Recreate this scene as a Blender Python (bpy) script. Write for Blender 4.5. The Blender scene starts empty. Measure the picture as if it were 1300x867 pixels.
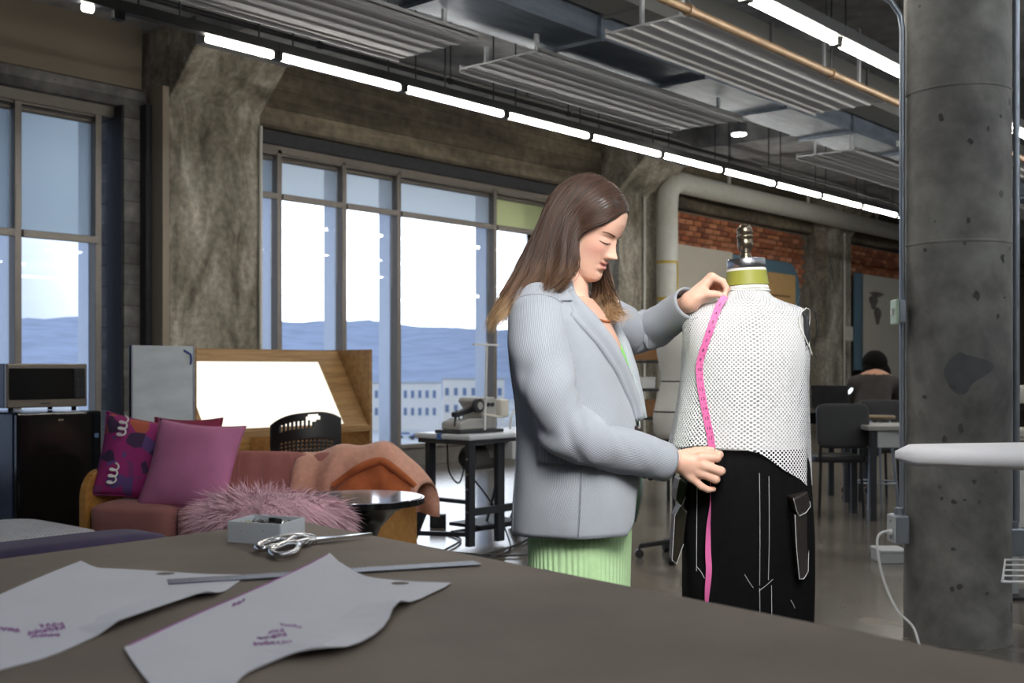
import bpy, bmesh, math, random
import numpy as np
from mathutils import Vector, Matrix
random.seed(7)
rng = np.random.default_rng(7)
SC = bpy.context.scene
COL = SC.collection
PI = math.pi
R_ = math.radians

# ------------------------------------------------------------------ camera, world, light, exposure
TH = R_(40.8)                      # view direction, measured from the window wall (world +X)
CT, ST = math.cos(TH), math.sin(TH)
F = 1444.0                         # focal length for a 1300 px wide frame
EYE = 1.2
cam_d = bpy.data.cameras.new('camera')
cam = bpy.data.objects.new('camera', cam_d)
COL.objects.link(cam)
cam.location = (0, 0, EYE)
cam.rotation_euler = (R_(90), 0, TH - R_(90))
cam_d.sensor_width = 36
cam_d.lens = 36 * F / 1300
cam_d.shift_y = 34.5 / 1300
cam_d.clip_end = 9000
cam_d.clip_start = 0.05
cam_d.dof.use_dof = True
cam_d.dof.focus_distance = 2.95
cam_d.dof.aperture_fstop = 6.3
SC.camera = cam

SC.view_settings.view_transform = 'Standard'
SC.view_settings.look = 'None'
SC.view_settings.gamma = 1
SC.view_settings.use_curve_mapping = False
SC.view_settings.exposure = 0.0


def make_world():
    w = bpy.data.worlds.new('overcast_sky')
    SC.world = w
    w.use_nodes = True
    nt = w.node_tree
    n = nt.nodes
    L = nt.links
    for x in list(n):
        n.remove(x)
    out = n.new('ShaderNodeOutputWorld')
    bg = n.new('ShaderNodeBackground')
    tc = n.new('ShaderNodeTexCoord')
    sep = n.new('ShaderNodeSeparateXYZ')
    L.new(tc.outputs['Generated'], sep.inputs[0])
    # height gradient: milky horizon, pale blue zenith
    ramp = n.new('ShaderNodeValToRGB')
    ramp.color_ramp.elements[0].position = 0.0
    ramp.color_ramp.elements[0].color = (0.58, 0.68, 0.87, 1)
    ramp.color_ramp.elements[1].position = 0.75
    ramp.color_ramp.elements[1].color = (0.44, 0.57, 0.80, 1)
    L.new(sep.outputs[2], ramp.inputs[0])
    # wide bright zone of thin cloud around the hidden sun
    dot = n.new('ShaderNodeVectorMath')
    dot.operation = 'DOT_PRODUCT'
    nrm = n.new('ShaderNodeVectorMath')
    nrm.operation = 'NORMALIZE'
    L.new(tc.outputs['Generated'], nrm.inputs[0])
    L.new(nrm.outputs[0], dot.inputs[0])
    sd = Vector((0.77, 0.63, 0.14)).normalized()
    dot.inputs[1].default_value = sd
    mr = n.new('ShaderNodeMapRange')
    mr.inputs['From Min'].default_value = 0.89
    mr.inputs['From Max'].default_value = 1.0
    mr.interpolation_type = 'SMOOTHSTEP'
    L.new(dot.outputs['Value'], mr.inputs['Value'])
    # streaky cloud
    mp = n.new('ShaderNodeMapping')
    mp.inputs['Scale'].default_value = (2.2, 2.2, 14)
    L.new(tc.outputs['Generated'], mp.inputs[0])
    no = n.new('ShaderNodeTexNoise')
    no.inputs['Scale'].default_value = 2.2
    no.inputs['Detail'].default_value = 6
    L.new(mp.outputs[0], no.inputs['Vector'])
    mc = n.new('ShaderNodeMapRange')
    mc.inputs['From Min'].default_value = 0.45
    mc.inputs['From Max'].default_value = 0.75
    L.new(no.outputs[0], mc.inputs['Value'])
    mul = n.new('ShaderNodeMath')
    mul.operation = 'MULTIPLY'
    mul.inputs[1].default_value = 0.55
    L.new(mc.outputs[0], mul.inputs[0])
    mx = n.new('ShaderNodeMix')
    mx.data_type = 'RGBA'
    L.new(mul.outputs[0], mx.inputs['Factor'])
    L.new(ramp.outputs[0], mx.inputs[6])
    mx.inputs[7].default_value = (0.92, 0.97, 1.05, 1)
    mx2 = n.new('ShaderNodeMix')
    mx2.data_type = 'RGBA'
    L.new(mr.outputs[0], mx2.inputs['Factor'])
    L.new(mx.outputs[2], mx2.inputs[6])
    mx2.inputs[7].default_value = (2.7, 2.75, 2.85, 1)
    L.new(mx2.outputs[2], bg.inputs[0])
    bg.inputs[1].default_value = 1.25
    L.new(bg.outputs[0], out.inputs[0])


make_world()


def W(r, d, z=0.0):
    """right / depth / height as seen by the photographer -> world"""
    return Vector((r * ST + d * CT, -r * CT + d * ST, z))


def PX(x, y, d):
    r = (x - 650) / F * d
    return W(r, d, EYE - (y - 468) / F * d)


def GR(x, y, h):
    """point on the horizontal plane z=h"""
    d = (EYE - h) * F / (y - 468)
    return W((x - 650) / F * d, d, h)


CAMROT = TH - R_(90)


def look(o, target):
    o.rotation_euler = (Vector(target) - o.location).to_track_quat('-Z', 'Y').to_euler()


def area(name, loc, target, size, power, color=(1, 1, 1), spread=180, size_y=None):
    l = bpy.data.lights.new(name, 'AREA')
    l.shape = 'RECTANGLE'
    l.size = size
    l.size_y = size_y or size
    l.energy = power
    l.color = color
    l.spread = R_(spread)
    o = bpy.data.objects.new(name, l)
    COL.objects.link(o)
    o.location = loc
    look(o, target)
    return o


# the photographer's softbox, high to the right of the camera, aimed at the two at work
area('softbox_lamp', W(0.55, 1.15, 2.45), W(0.33, 2.98, 1.18), 0.85, 10.5, (1.0, 0.975, 0.95), spread=58)


def portal(x0, x1, z0, z1, y):
    l = bpy.data.lights.new('window_portal', 'AREA')
    l.shape = 'RECTANGLE'
    l.size = x1 - x0
    l.size_y = z1 - z0
    l.cycles.is_portal = True
    o = bpy.data.objects.new('window_portal', l)
    COL.objects.link(o)
    o.location = ((x0 + x1) / 2, y, (z0 + z1) / 2)
    o.rotation_euler = (R_(-90), 0, 0)


portal(0.2, 5.8, 0.25, 3.6, 10.75)
portal(7.2, 13.4, 0.25, 3.6, 10.75)
portal(-7.4, -1.4, 0.25, 3.6, 10.75)


# ------------------------------------------------------------------ mesh helpers
class MB:
    def __init__(s):
        s.v, s.f, s.uv, s.mi, s.m = [], [], [], [], 0

    def add(s, verts, faces, uvs=None):
        b = len(s.v)
        s.v += [tuple(p) for p in verts]
        for i, f in enumerate(faces):
            s.f.append(tuple(b + k for k in f))
            s.uv.append(uvs[i] if uvs else None)
            s.mi.append(s.m)
        return s

    def box(s, c, size, M=None, taper=1.0):
        x, y, z = size[0] / 2, size[1] / 2, size[2] / 2
        c = Vector(c)
        vs = []
        for dz, t in ((-z, 1.0), (z, taper)):
            for dx, dy in ((-x, -y), (x, -y), (x, y), (-x, y)):
                p = Vector((dx * t, dy * t, dz))
                if M is not None:
                    p = M @ p
                vs.append(p + c)
        return s.add(vs, [(3, 2, 1, 0), (4, 5, 6, 7), (0, 1, 5, 4), (1, 2, 6, 5), (2, 3, 7, 6), (3, 0, 4, 7)])

    def span(s, a, b):
        a, b = Vector(a), Vector(b)
        return s.box((a + b) / 2, [abs(b[i] - a[i]) for i in range(3)])

    def beam(s, p0, p1, w, h, up=(0, 0, 1)):
        """rectangular bar from p0 to p1, w across, h along up"""
        p0, p1 = Vector(p0), Vector(p1)
        d = (p1 - p0).normalized()
        u = Vector(up)
        sx = d.cross(u)
        if sx.length < 1e-5:
            sx = d.cross(Vector((1, 0, 0)))
        sx.normalize()
        u = sx.cross(d)
        vs = []
        for p in (p0, p1):
            for a, b in ((-1, -1), (1, -1), (1, 1), (-1, 1)):
                vs.append(p + sx * a * w / 2 + u * b * h / 2)
        return s.add(vs, [(3, 2, 1, 0), (4, 5, 6, 7), (0, 1, 5, 4), (1, 2, 6, 5), (2, 3, 7, 6), (3, 0, 4, 7)])

    def loft(s, rings, closed=True, caps=True, us=1.0, vs=1.0):
        n = len(rings[0])
        verts = [p for r in rings for p in r]
        faces, uvs = [], []
        # arc lengths along the first column for uv
        vv = [0.0]
        for i in range(1, len(rings)):
            vv.append(vv[-1] + (Vector(rings[i][0]) - Vector(rings[i - 1][0])).length)
        m = n if closed else n - 1
        for i in range(len(rings) - 1):
            for j in range(m):
                k = (j + 1) % n
                faces.append((i * n + j, i * n + k, (i + 1) * n + k, (i + 1) * n + j))
                u0, u1 = j / m * us, (j + 1) / m * us
                uvs.append([(u0, vv[i] * vs), (u1, vv[i] * vs), (u1, vv[i + 1] * vs), (u0, vv[i + 1] * vs)])
        if caps and closed:
            faces.append(tuple(range(n - 1, -1, -1)))
            uvs.append(None)
            faces.append(tuple((len(rings) - 1) * n + j for j in range(n)))
            uvs.append(None)
        return s.add(verts, faces, uvs)

    def tube(s, path, rad, n=8, caps=True, flat=1.0, us=1.0, vs=1.0):
        pts = [Vector(p) for p in path]
        m = len(pts)
        rr = rad if isinstance(rad, (list, tuple)) else [rad] * m
        rings = []
        nrm = None
        for i in range(m):
            t = (pts[min(i + 1, m - 1)] - pts[max(i - 1, 0)]).normalized()
            if nrm is None:
                nrm = t.cross(Vector((0, 0, 1)))
                if nrm.length < 1e-3:
                    nrm = t.cross(Vector((1, 0, 0)))
            nrm = (nrm - t * nrm.dot(t)).normalized()
            b = t.cross(nrm)
            rings.append([pts[i] + nrm * math.cos(2 * PI * k / n) * rr[i] + b * math.sin(2 * PI * k / n) * rr[i] * flat
                          for k in range(n)])
        return s.loft(rings, True, caps, us, vs)

    def cyl(s, p0, p1, r0, r1=None, n=16):
        return s.tube([p0, p1], [r0, r0 if r1 is None else r1], n)

    def lathe(s, prof, n=32, c=(0, 0, 0), sx=1.0, sy=1.0, M=None):
        rings = []
        for r, z in prof:
            ring = []
            for k in range(n):
                a = 2 * PI * k / n
                p = Vector((r * sx * math.cos(a), r * sy * math.sin(a), z))
                if M is not None:
                    p = M @ p
                ring.append(p + Vector(c))
            rings.append(ring)
        return s.loft(rings)

    def prism(s, poly, ext):
        """poly: list of 3D points, ext: extrusion vector"""
        n = len(poly)
        e = Vector(ext)
        vs = [Vector(p) for p in poly] + [Vector(p) + e for p in poly]
        fs = [tuple(range(n - 1, -1, -1)), tuple(range(n, 2 * n))]
        for i in range(n):
            j = (i + 1) % n
            fs.append((i, j, n + j, n + i))
        return s.add(vs, fs)

    def ball(s, c, r, n=12, m=8, M=None):
        if not isinstance(r, (tuple, list)):
            r = (r, r, r)
        rings = []
        for i in range(1, m):
            t = PI * i / m
            ring = []
            for k in range(n):
                a = 2 * PI * k / n
                p = Vector((r[0] * math.sin(t) * math.cos(a), r[1] * math.sin(t) * math.sin(a), -r[2] * math.cos(t)))
                if M is not None:
                    p = M @ p
                ring.append(p + Vector(c))
            rings.append(ring)
        return s.loft(rings)

    def mesh(s, name):
        me = bpy.data.meshes.new(name)
        me.from_pydata(s.v, [], s.f)
        if any(u is not None for u in s.uv):
            ul = me.uv_layers.new(name='uv')
            k = 0
            flat = []
            for f, u in zip(s.f, s.uv):
                for j in range(len(f)):
                    flat += list(u[j]) if u else [0.0, 0.0]
            ul.data.foreach_set('uv', flat)
        return me

    def build(s, name, mats, parent=None, smooth=False, bevel=0.0, ang=40, fix=True, seg=2):
        me = s.mesh(name)
        mats = mats if isinstance(mats, (list, tuple)) else [mats]
        for m in mats:
            me.materials.append(m)
        if len(mats) > 1:
            me.polygons.foreach_set('material_index', s.mi)
        if fix:
            bm = bmesh.new()
            bm.from_mesh(me)
            bmesh.ops.recalc_face_normals(bm, faces=bm.faces)
            bm.to_mesh(me)
            bm.free()
        if smooth:
            me.polygons.foreach_set('use_smooth', [True] * len(me.polygons))
            me.set_sharp_from_angle(angle=R_(ang))
        o = bpy.data.objects.new(name, me)
        COL.objects.link(o)
        if parent is not None:
            o.parent = parent
        if bevel:
            b = o.modifiers.new('bevel', 'BEVEL')
            b.width = bevel
            b.segments = seg
            b.limit_method = 'ANGLE'
            b.angle_limit = R_(40)
            b.harden_normals = False
        return o


def tag(o, label=None, cat=None, group=None, kind=None):
    if label:
        o['label'] = label
    if cat:
        o['category'] = cat
    if group:
        o['group'] = group
    if kind:
        o['kind'] = kind
    return o


def thing(name, label, cat, loc=(0, 0, 0), rz=0.0, group=None):
    o = bpy.data.objects.new(name, None)
    COL.objects.link(o)
    o.empty_display_size = 0.1
    o.location = loc
    o.rotation_euler = (0, 0, rz)
    return tag(o, label, cat, group)


def struct(name, mb, m, **k):
    o = mb.build(name, m, **k)
    o['kind'] = 'structure'
    return o


def copy_tree(o, parent=None):
    c = o.copy()
    COL.objects.link(c)
    if parent is not None:
        c.parent = parent
    for ch in list(o.children):
        copy_tree(ch, c)
    return c


def rot(rx=0, ry=0, rz=0):
    return Matrix.Rotation(rz, 3, 'Z') @ Matrix.Rotation(ry, 3, 'Y') @ Matrix.Rotation(rx, 3, 'X')


def spline(pts, n=24):
    """Catmull-Rom through pts"""
    P = [np.array(p, float) for p in pts]
    P = [2 * P[0] - P[1]] + P + [2 * P[-1] - P[-2]]
    m = len(P) - 3
    out = []
    for i in range(n):
        t = i / (n - 1) * m
        k = min(int(t), m - 1)
        u = t - k
        a, b, c, d = P[k:k + 4]
        out.append(0.5 * ((2 * b) + (-a + c) * u + (2 * a - 5 * b + 4 * c - d) * u * u + (-a + 3 * b - 3 * c + d) * u ** 3))
    return out


# ------------------------------------------------------------------ materials
def principled(name):
    m = bpy.data.materials.new(name)
    m.use_nodes = True
    return m, m.node_tree, m.node_tree.nodes['Principled BSDF']


def srgb(r, g, b):
    f = lambda c: (c / 255 / 12.92) if c / 255 <= 0.04045 else ((c / 255 + 0.055) / 1.055) ** 2.4
    return (f(r), f(g), f(b))


def mat(name, col, rough=0.6, metal=0.0, var=0.08, scale=12.0, bump=0.0, bscale=None, spec=0.5, sheen=0.0,
        stretch=(1, 1, 1), coat=0.0, emit=0.0):
    m, nt, b = principled(name)
    L = nt.links
    b.inputs['Roughness'].default_value = rough
    b.inputs['Metallic'].default_value = metal
    b.inputs['Specular IOR Level'].default_value = spec
    b.inputs['Coat Weight'].default_value = coat
    if sheen:
        b.inputs['Sheen Weight'].default_value = sheen
        b.inputs['Sheen Roughness'].default_value = 0.4
    tc = nt.nodes.new('ShaderNodeTexCoord')
    mp = nt.nodes.new('ShaderNodeMapping')
    mp.inputs['Scale'].default_value = stretch
    L.new(tc.outputs['Object'], mp.inputs[0])
    no = nt.nodes.new('ShaderNodeTexNoise')
    no.inputs['Scale'].default_value = scale
    no.inputs['Detail'].default_value = 5
    L.new(mp.outputs[0], no.inputs['Vector'])
    mr = nt.nodes.new('ShaderNodeMapRange')
    mr.inputs['From Min'].default_value = 0.3
    mr.inputs['From Max'].default_value = 0.7
    L.new(no.outputs[0], mr.inputs['Value'])
    mx = nt.nodes.new('ShaderNodeMix')
    mx.data_type = 'RGBA'
    mx.inputs[6].default_value = (*[c * (1 - var) for c in col], 1)
    mx.inputs[7].default_value = (*[min(1, c * (1 + var)) for c in col], 1)
    L.new(mr.outputs[0], mx.inputs['Factor'])
    L.new(mx.outputs[2], b.inputs['Base Color'])
    if bump:
        n2 = nt.nodes.new('ShaderNodeTexNoise')
        n2.inputs['Scale'].default_value = bscale or scale * 4
        n2.inputs['Detail'].default_value = 4
        L.new(mp.outputs[0], n2.inputs['Vector'])
        bu = nt.nodes.new('ShaderNodeBump')
        bu.inputs['Strength'].default_value = bump
        bu.inputs['Distance'].default_value = 0.01
        L.new(n2.outputs[0], bu.inputs['Height'])
        L.new(bu.outputs[0], b.inputs['Normal'])
    return m


def glow(name, col, strength):
    m = bpy.data.materials.new(name)
    m.use_nodes = True
    nt = m.node_tree
    nt.nodes.remove(nt.nodes['Principled BSDF'])
    e = nt.nodes.new('ShaderNodeEmission')
    e.inputs[0].default_value = (*col, 1)
    e.inputs[1].default_value = strength
    nt.links.new(e.outputs[0], nt.nodes['Material Output'].inputs[0])
    return m


def concrete(name, base, dark, light, scale=1.0, boards=None, rough=0.75, pits=True, spec=0.35, bumps=0.25, stretch=None):
    """board-marked / stained concrete; boards = (axis, spacing) gives plank lines"""
    m, nt, b = principled(name)
    L = nt.links
    N = nt.nodes.new
    tc = N('ShaderNodeTexCoord')
    co = tc.outputs['Object']
    n1 = N('ShaderNodeTexNoise')
    n1.inputs['Scale'].default_value = 1.3 * scale
    n1.inputs['Detail'].default_value = 8
    n1.inputs['Roughness'].default_value = 0.62
    n1.inputs['Distortion'].default_value = 0.6
    mp = N('ShaderNodeMapping')
    if boards or stretch:
        mp.inputs['Scale'].default_value = stretch or boards[2]
    L.new(co, mp.inputs[0])
    L.new(mp.outputs[0], n1.inputs['Vector'])
    r = N('ShaderNodeValToRGB')
    e = r.color_ramp.elements
    e[0].position, e[0].color = 0.32, (*dark, 1)
    e[1].position, e[1].color = 0.68, (*light, 1)
    k = e.new(0.5)
    k.color = (*base, 1)
    L.new(n1.outputs[0], r.inputs[0])
    col = r.outputs[0]
    n2 = N('ShaderNodeTexNoise')
    n2.inputs['Scale'].default_value = 9 * scale
    n2.inputs['Detail'].default_value = 6
    L.new(co, n2.inputs['Vector'])
    mr2 = N('ShaderNodeMapRange')
    mr2.inputs['From Min'].default_value = 0.3
    mr2.inputs['From Max'].default_value = 0.7
    mr2.inputs['To Min'].default_value = 0.72
    mr2.inputs['To Max'].default_value = 1.22
    L.new(n2.outputs[0], mr2.inputs['Value'])
    mu = N('ShaderNodeMix')
    mu.data_type = 'RGBA'
    mu.blend_type = 'MULTIPLY'
    mu.inputs['Factor'].default_value = 1
    L.new(col, mu.inputs[6])
    L.new(mr2.outputs[0], mu.inputs[7])
    col = mu.outputs[2]
    height = n2.outputs[0]
    if boards:
        sep = N('ShaderNodeSeparateXYZ')
        L.new(co, sep.inputs[0])
        md = N('ShaderNodeMath')
        md.operation = 'DIVIDE'
        md.inputs[1].default_value = boards[1]
        L.new(sep.outputs[boards[0]], md.inputs[0])
        fl = N('ShaderNodeMath')
        fl.operation = 'FLOOR'
        L.new(md.outputs[0], fl.inputs[0])
        wn = N('ShaderNodeTexWhiteNoise')
        wn.noise_dimensions = '1D'
        L.new(fl.outputs[0], wn.inputs['W'])
        m3 = N('ShaderNodeMapRange')
        m3.inputs['To Min'].default_value = 0.7
        m3.inputs['To Max'].default_value = 1.25
        L.new(wn.outputs[0], m3.inputs['Value'])
        fr = N('ShaderNodeMath')
        fr.operation = 'FRACT'
        L.new(md.outputs[0], fr.inputs[0])
        lt = N('ShaderNodeMath')
        lt.operation = 'GREATER_THAN'
        lt.inputs[1].default_value = 0.06
        L.new(fr.outputs[0], lt.inputs[0])
        m4 = N('ShaderNodeMapRange')
        m4.inputs['To Min'].default_value = 0.6
        L.new(lt.outputs[0], m4.inputs['Value'])
        pr = N('ShaderNodeMath')
        pr.operation = 'MULTIPLY'
        L.new(m3.outputs[0], pr.inputs[0])
        L.new(m4.outputs[0], pr.inputs[1])
        mu2 = N('ShaderNodeMix')
        mu2.data_type = 'RGBA'
        mu2.blend_type = 'MULTIPLY'
        mu2.inputs['Factor'].default_value = 1
        L.new(col, mu2.inputs[6])
        L.new(pr.outputs[0], mu2.inputs[7])
        col = mu2.outputs[2]
    if pits:
        vo = N('ShaderNodeTexVoronoi')
        vo.inputs['Scale'].default_value = 11 * scale
        vo.inputs['Randomness'].default_value = 1
        L.new(co, vo.inputs['Vector'])
        n5 = N('ShaderNodeTexNoise')
        n5.inputs['Scale'].default_value = 3 * scale
        L.new(co, n5.inputs['Vector'])
        sub = N('ShaderNodeMapRange')
        sub.inputs['From Min'].default_value = 0.45
        sub.inputs['From Max'].default_value = 0.75
        sub.inputs['To Max'].default_value = 0.24
        L.new(n5.outputs[0], sub.inputs['Value'])
        lt2 = N('ShaderNodeMath')
        lt2.operation = 'LESS_THAN'
        L.new(vo.outputs['Distance'], lt2.inputs[0])
        L.new(sub.outputs[0], lt2.inputs[1])
        sc = N('ShaderNodeMath')
        sc.operation = 'MULTIPLY'
        sc.inputs[1].default_value = 0.6
        L.new(lt2.outputs[0], sc.inputs[0])
        mu3 = N('ShaderNodeMix')
        mu3.data_type = 'RGBA'
        L.new(sc.outputs[0], mu3.inputs['Factor'])
        L.new(col, mu3.inputs[6])
        mu3.inputs[7].default_value = (*[c * 0.6 for c in dark], 1)
        col = mu3.outputs[2]
    L.new(col, b.inputs['Base Color'])
    b.inputs['Roughness'].default_value = rough
    b.inputs['Specular IOR Level'].default_value = spec
    bu = N('ShaderNodeBump')
    bu.inputs['Strength'].default_value = bumps
    bu.inputs['Distance'].default_value = 0.02
    L.new(height, bu.inputs['Height'])
    L.new(bu.outputs[0], b.inputs['Normal'])
    return m


def wood(name, c0, c1, axis=(1, 12, 12), rough=0.5):
    m, nt, b = principled(name)
    L = nt.links
    N = nt.nodes.new
    tc = N('ShaderNodeTexCoord')
    mp = N('ShaderNodeMapping')
    mp.inputs['Scale'].default_value = axis
    L.new(tc.outputs['Object'], mp.inputs[0])
    no = N('ShaderNodeTexNoise')
    no.inputs['Scale'].default_value = 3
    no.inputs['Detail'].default_value = 6
    no.inputs['Distortion'].default_value = 0.8
    L.new(mp.outputs[0], no.inputs['Vector'])
    r = N('ShaderNodeValToRGB')
    r.color_ramp.elements[0].position, r.color_ramp.elements[0].color = 0.35, (*c0, 1)
    r.color_ramp.elements[1].position, r.color_ramp.elements[1].color = 0.68, (*c1, 1)
    L.new(no.outputs[0], r.inputs[0])
    L.new(r.outputs[0], b.inputs['Base Color'])
    b.inputs['Roughness'].default_value = rough
    return m


def glass_mat(name='window_glass', tint=(0.93, 0.96, 1.0)):
    m = bpy.data.materials.new(name)
    m.use_nodes = True
    nt = m.node_tree
    nt.nodes.remove(nt.nodes['Principled BSDF'])
    t = nt.nodes.new('ShaderNodeBsdfTransparent')
    t.inputs[0].default_value = (*tint, 1)
    g = nt.nodes.new('ShaderNodeBsdfGlossy')
    g.inputs['Roughness'].default_value = 0.0
    fr = nt.nodes.new('ShaderNodeFresnel')
    fr.inputs[0].default_value = 1.3
    mx = nt.nodes.new('ShaderNodeMixShader')
    nt.links.new(fr.outputs[0], mx.inputs[0])
    nt.links.new(t.outputs[0], mx.inputs[1])
    nt.links.new(g.outputs[0], mx.inputs[2])
    nt.links.new(mx.outputs[0], nt.nodes['Material Output'].inputs[0])
    return m


def blind_mat(name, trans, diff, see=0.45):
    m = bpy.data.materials.new(name)
    m.use_nodes = True
    nt = m.node_tree
    nt.nodes.remove(nt.nodes['Principled BSDF'])
    N = nt.nodes.new
    L = nt.links
    t = N('ShaderNodeBsdfTransparent')
    t.inputs[0].default_value = (*trans, 1)
    tl = N('ShaderNodeBsdfTranslucent')
    tl.inputs[0].default_value = (*trans, 1)
    d = N('ShaderNodeBsdfDiffuse')
    d.inputs[0].default_value = (*diff, 1)
    tc = N('ShaderNodeTexCoord')
    no = N('ShaderNodeTexNoise')
    no.inputs['Scale'].default_value = 3
    L.new(tc.outputs['Object'], no.inputs['Vector'])
    a = N('ShaderNodeMixShader')
    a.inputs[0].default_value = see
    b = N('ShaderNodeMixShader')
    b.inputs[0].default_value = 0.72
    L.new(tl.outputs[0], a.inputs[1])
    L.new(t.outputs[0], a.inputs[2])
    L.new(d.outputs[0], b.inputs[1])
    L.new(a.outputs[0], b.inputs[2])
    L.new(b.outputs[0], nt.nodes['Material Output'].inputs[0])
    return m


def ribbed(name, col, per_m_uv=None, depth=0.35, rough=0.85, dark=0.75, axis='u', freq=120, sheen=0.0, tweak=0.1):
    """stripes along a UV axis (corduroy wale, rib knit)"""
    m, nt, b = principled(name)
    N = nt.nodes.new
    L = nt.links
    tc = N('ShaderNodeTexCoord')
    sep = N('ShaderNodeSeparateXYZ')
    L.new(tc.outputs['UV'], sep.inputs[0])
    mul = N('ShaderNodeMath')
    mul.operation = 'MULTIPLY'
    mul.inputs[1].default_value = freq * 2 * PI
    L.new(sep.outputs[0 if axis == 'u' else 1], mul.inputs[0])
    sn = N('ShaderNodeMath')
    sn.operation = 'SINE'
    L.new(mul.outputs[0], sn.inputs[0])
    mr = N('ShaderNodeMapRange')
    mr.inputs['From Min'].default_value = -1
    L.new(sn.outputs[0], mr.inputs['Value'])
    no = N('ShaderNodeTexNoise')
    no.inputs['Scale'].default_value = 9
    no.inputs['Detail'].default_value = 5
    L.new(tc.outputs['Object'], no.inputs['Vector'])
    mv = N('ShaderNodeMapRange')
    mv.inputs['From Min'].default_value = 0.3
    mv.inputs['From Max'].default_value = 0.7
    mv.inputs['To Min'].default_value = 1 - tweak
    mv.inputs['To Max'].default_value = 1 + tweak
    L.new(no.outputs[0], mv.inputs['Value'])
    mx = N('ShaderNodeMix')
    mx.data_type = 'RGBA'
    mx.inputs[6].default_value = (*[c * dark for c in col], 1)
    mx.inputs[7].default_value = (*col, 1)
    L.new(mr.outputs[0], mx.inputs['Factor'])
    m2 = N('ShaderNodeMix')
    m2.data_type = 'RGBA'
    m2.blend_type = 'MULTIPLY'
    m2.inputs['Factor'].default_value = 1
    L.new(mx.outputs[2], m2.inputs[6])
    L.new(mv.outputs[0], m2.inputs[7])
    L.new(m2.outputs[2], b.inputs['Base Color'])
    bu = N('ShaderNodeBump')
    bu.inputs['Strength'].default_value = depth
    bu.inputs['Distance'].default_value = 0.002
    L.new(mr.outputs[0], bu.inputs['Height'])
    L.new(bu.outputs[0], b.inputs['Normal'])
    b.inputs['Roughness'].default_value = rough
    b.inputs['Specular IOR Level'].default_value = 0.25
    if sheen:
        b.inputs['Sheen Weight'].default_value = sheen
    return m


M = {}
M['conc_beam'] = concrete('board_marked_concrete', srgb(108, 99, 84), srgb(70, 64, 54), srgb(138, 128, 108), 1.0,
                          boards=(2, 0.2, (0.35, 1, 2.2)))
M['conc_pilaster'] = concrete('stained_concrete', srgb(146, 140, 127), srgb(92, 86, 74), srgb(190, 184, 170), 1.9, stretch=(1.2, 1, 0.5))
M['conc_column'] = concrete('pitted_grey_concrete', srgb(134, 133, 129), srgb(97, 96, 94), srgb(156, 155, 150), 0.9)
M['conc_slab'] = concrete('ceiling_concrete', srgb(160, 161, 162), srgb(128, 129, 131), srgb(184, 184, 184), 0.5, pits=False)
M['conc_block'] = concrete('grey_block_concrete', srgb(112, 110, 108), srgb(80, 78, 76), srgb(134, 132, 128), 0.9,
                           boards=(2, 0.2, (1, 1, 1)))
M['drywall'] = mat('taupe_painted_drywall', srgb(128, 118, 104), 0.85, var=0.04, scale=2, bump=0.05)
M['frame'] = mat('bronze_window_aluminium', srgb(128, 122, 116), 0.45, 0.4, var=0.05)
M['fin'] = mat('pale_window_aluminium', srgb(236, 241, 250), 0.5, 0.0, var=0.03)
M['dark_steel'] = mat('dark_steel', srgb(60, 62, 66), 0.5, 0.5, var=0.1)
M['black'] = mat('black_paint', (0.012, 0.012, 0.013), 0.45, var=0.1)
M['blackplastic'] = mat('black_plastic', (0.010, 0.010, 0.011), 0.38, var=0.05)
M['glass'] = glass_mat()
M['galv'] = mat('galvanised_steel', srgb(128, 138, 150), 0.5, 0.7, var=0.22, scale=3, stretch=(1, 4, 4))
M['panel'] = mat('grey_painted_steel', srgb(186, 189, 192), 0.8, 0.0, var=0.03, spec=0.15)
M['duct_paint'] = mat('painted_duct', srgb(118, 118, 116), 0.55, 0.2, var=0.06, scale=2)
M['white_pipe'] = mat('white_pipe_wrap', srgb(205, 205, 198), 0.6, var=0.05, bump=0.05)
M['rust_pipe'] = mat('brown_iron_pipe', srgb(104, 84, 62), 0.5, 0.3, var=0.2, scale=8)
M['conduit'] = mat('galvanised_conduit', srgb(160, 168, 178), 0.35, 0.7, var=0.08)
M['tube'] = glow('lamp_tube', (1.0, 0.95, 0.86), 46.0)
M['cool_tube'] = glow('cool_fill_lamp', (0.90, 0.95, 1.0), 44.0)  # tint chosen for bluish fill from the added unseen rows
M['chrome'] = mat('chrome', srgb(215, 216, 218), 0.14, 1.0, var=0.02)
M['steel'] = mat('brushed_steel', srgb(170, 172, 176), 0.3, 1.0, var=0.06, scale=6, stretch=(1, 30, 30))
M['white_plastic'] = mat('white_plastic', srgb(226, 228, 228), 0.4, var=0.02)
M['plywood'] = wood('birch_plywood', srgb(142, 108, 66), srgb(172, 136, 90), (1, 9, 9))
M['sofa_wood'] = wood('honey_plywood', srgb(160, 112, 52), srgb(190, 140, 72), (1, 8, 8), 0.4)

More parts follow.
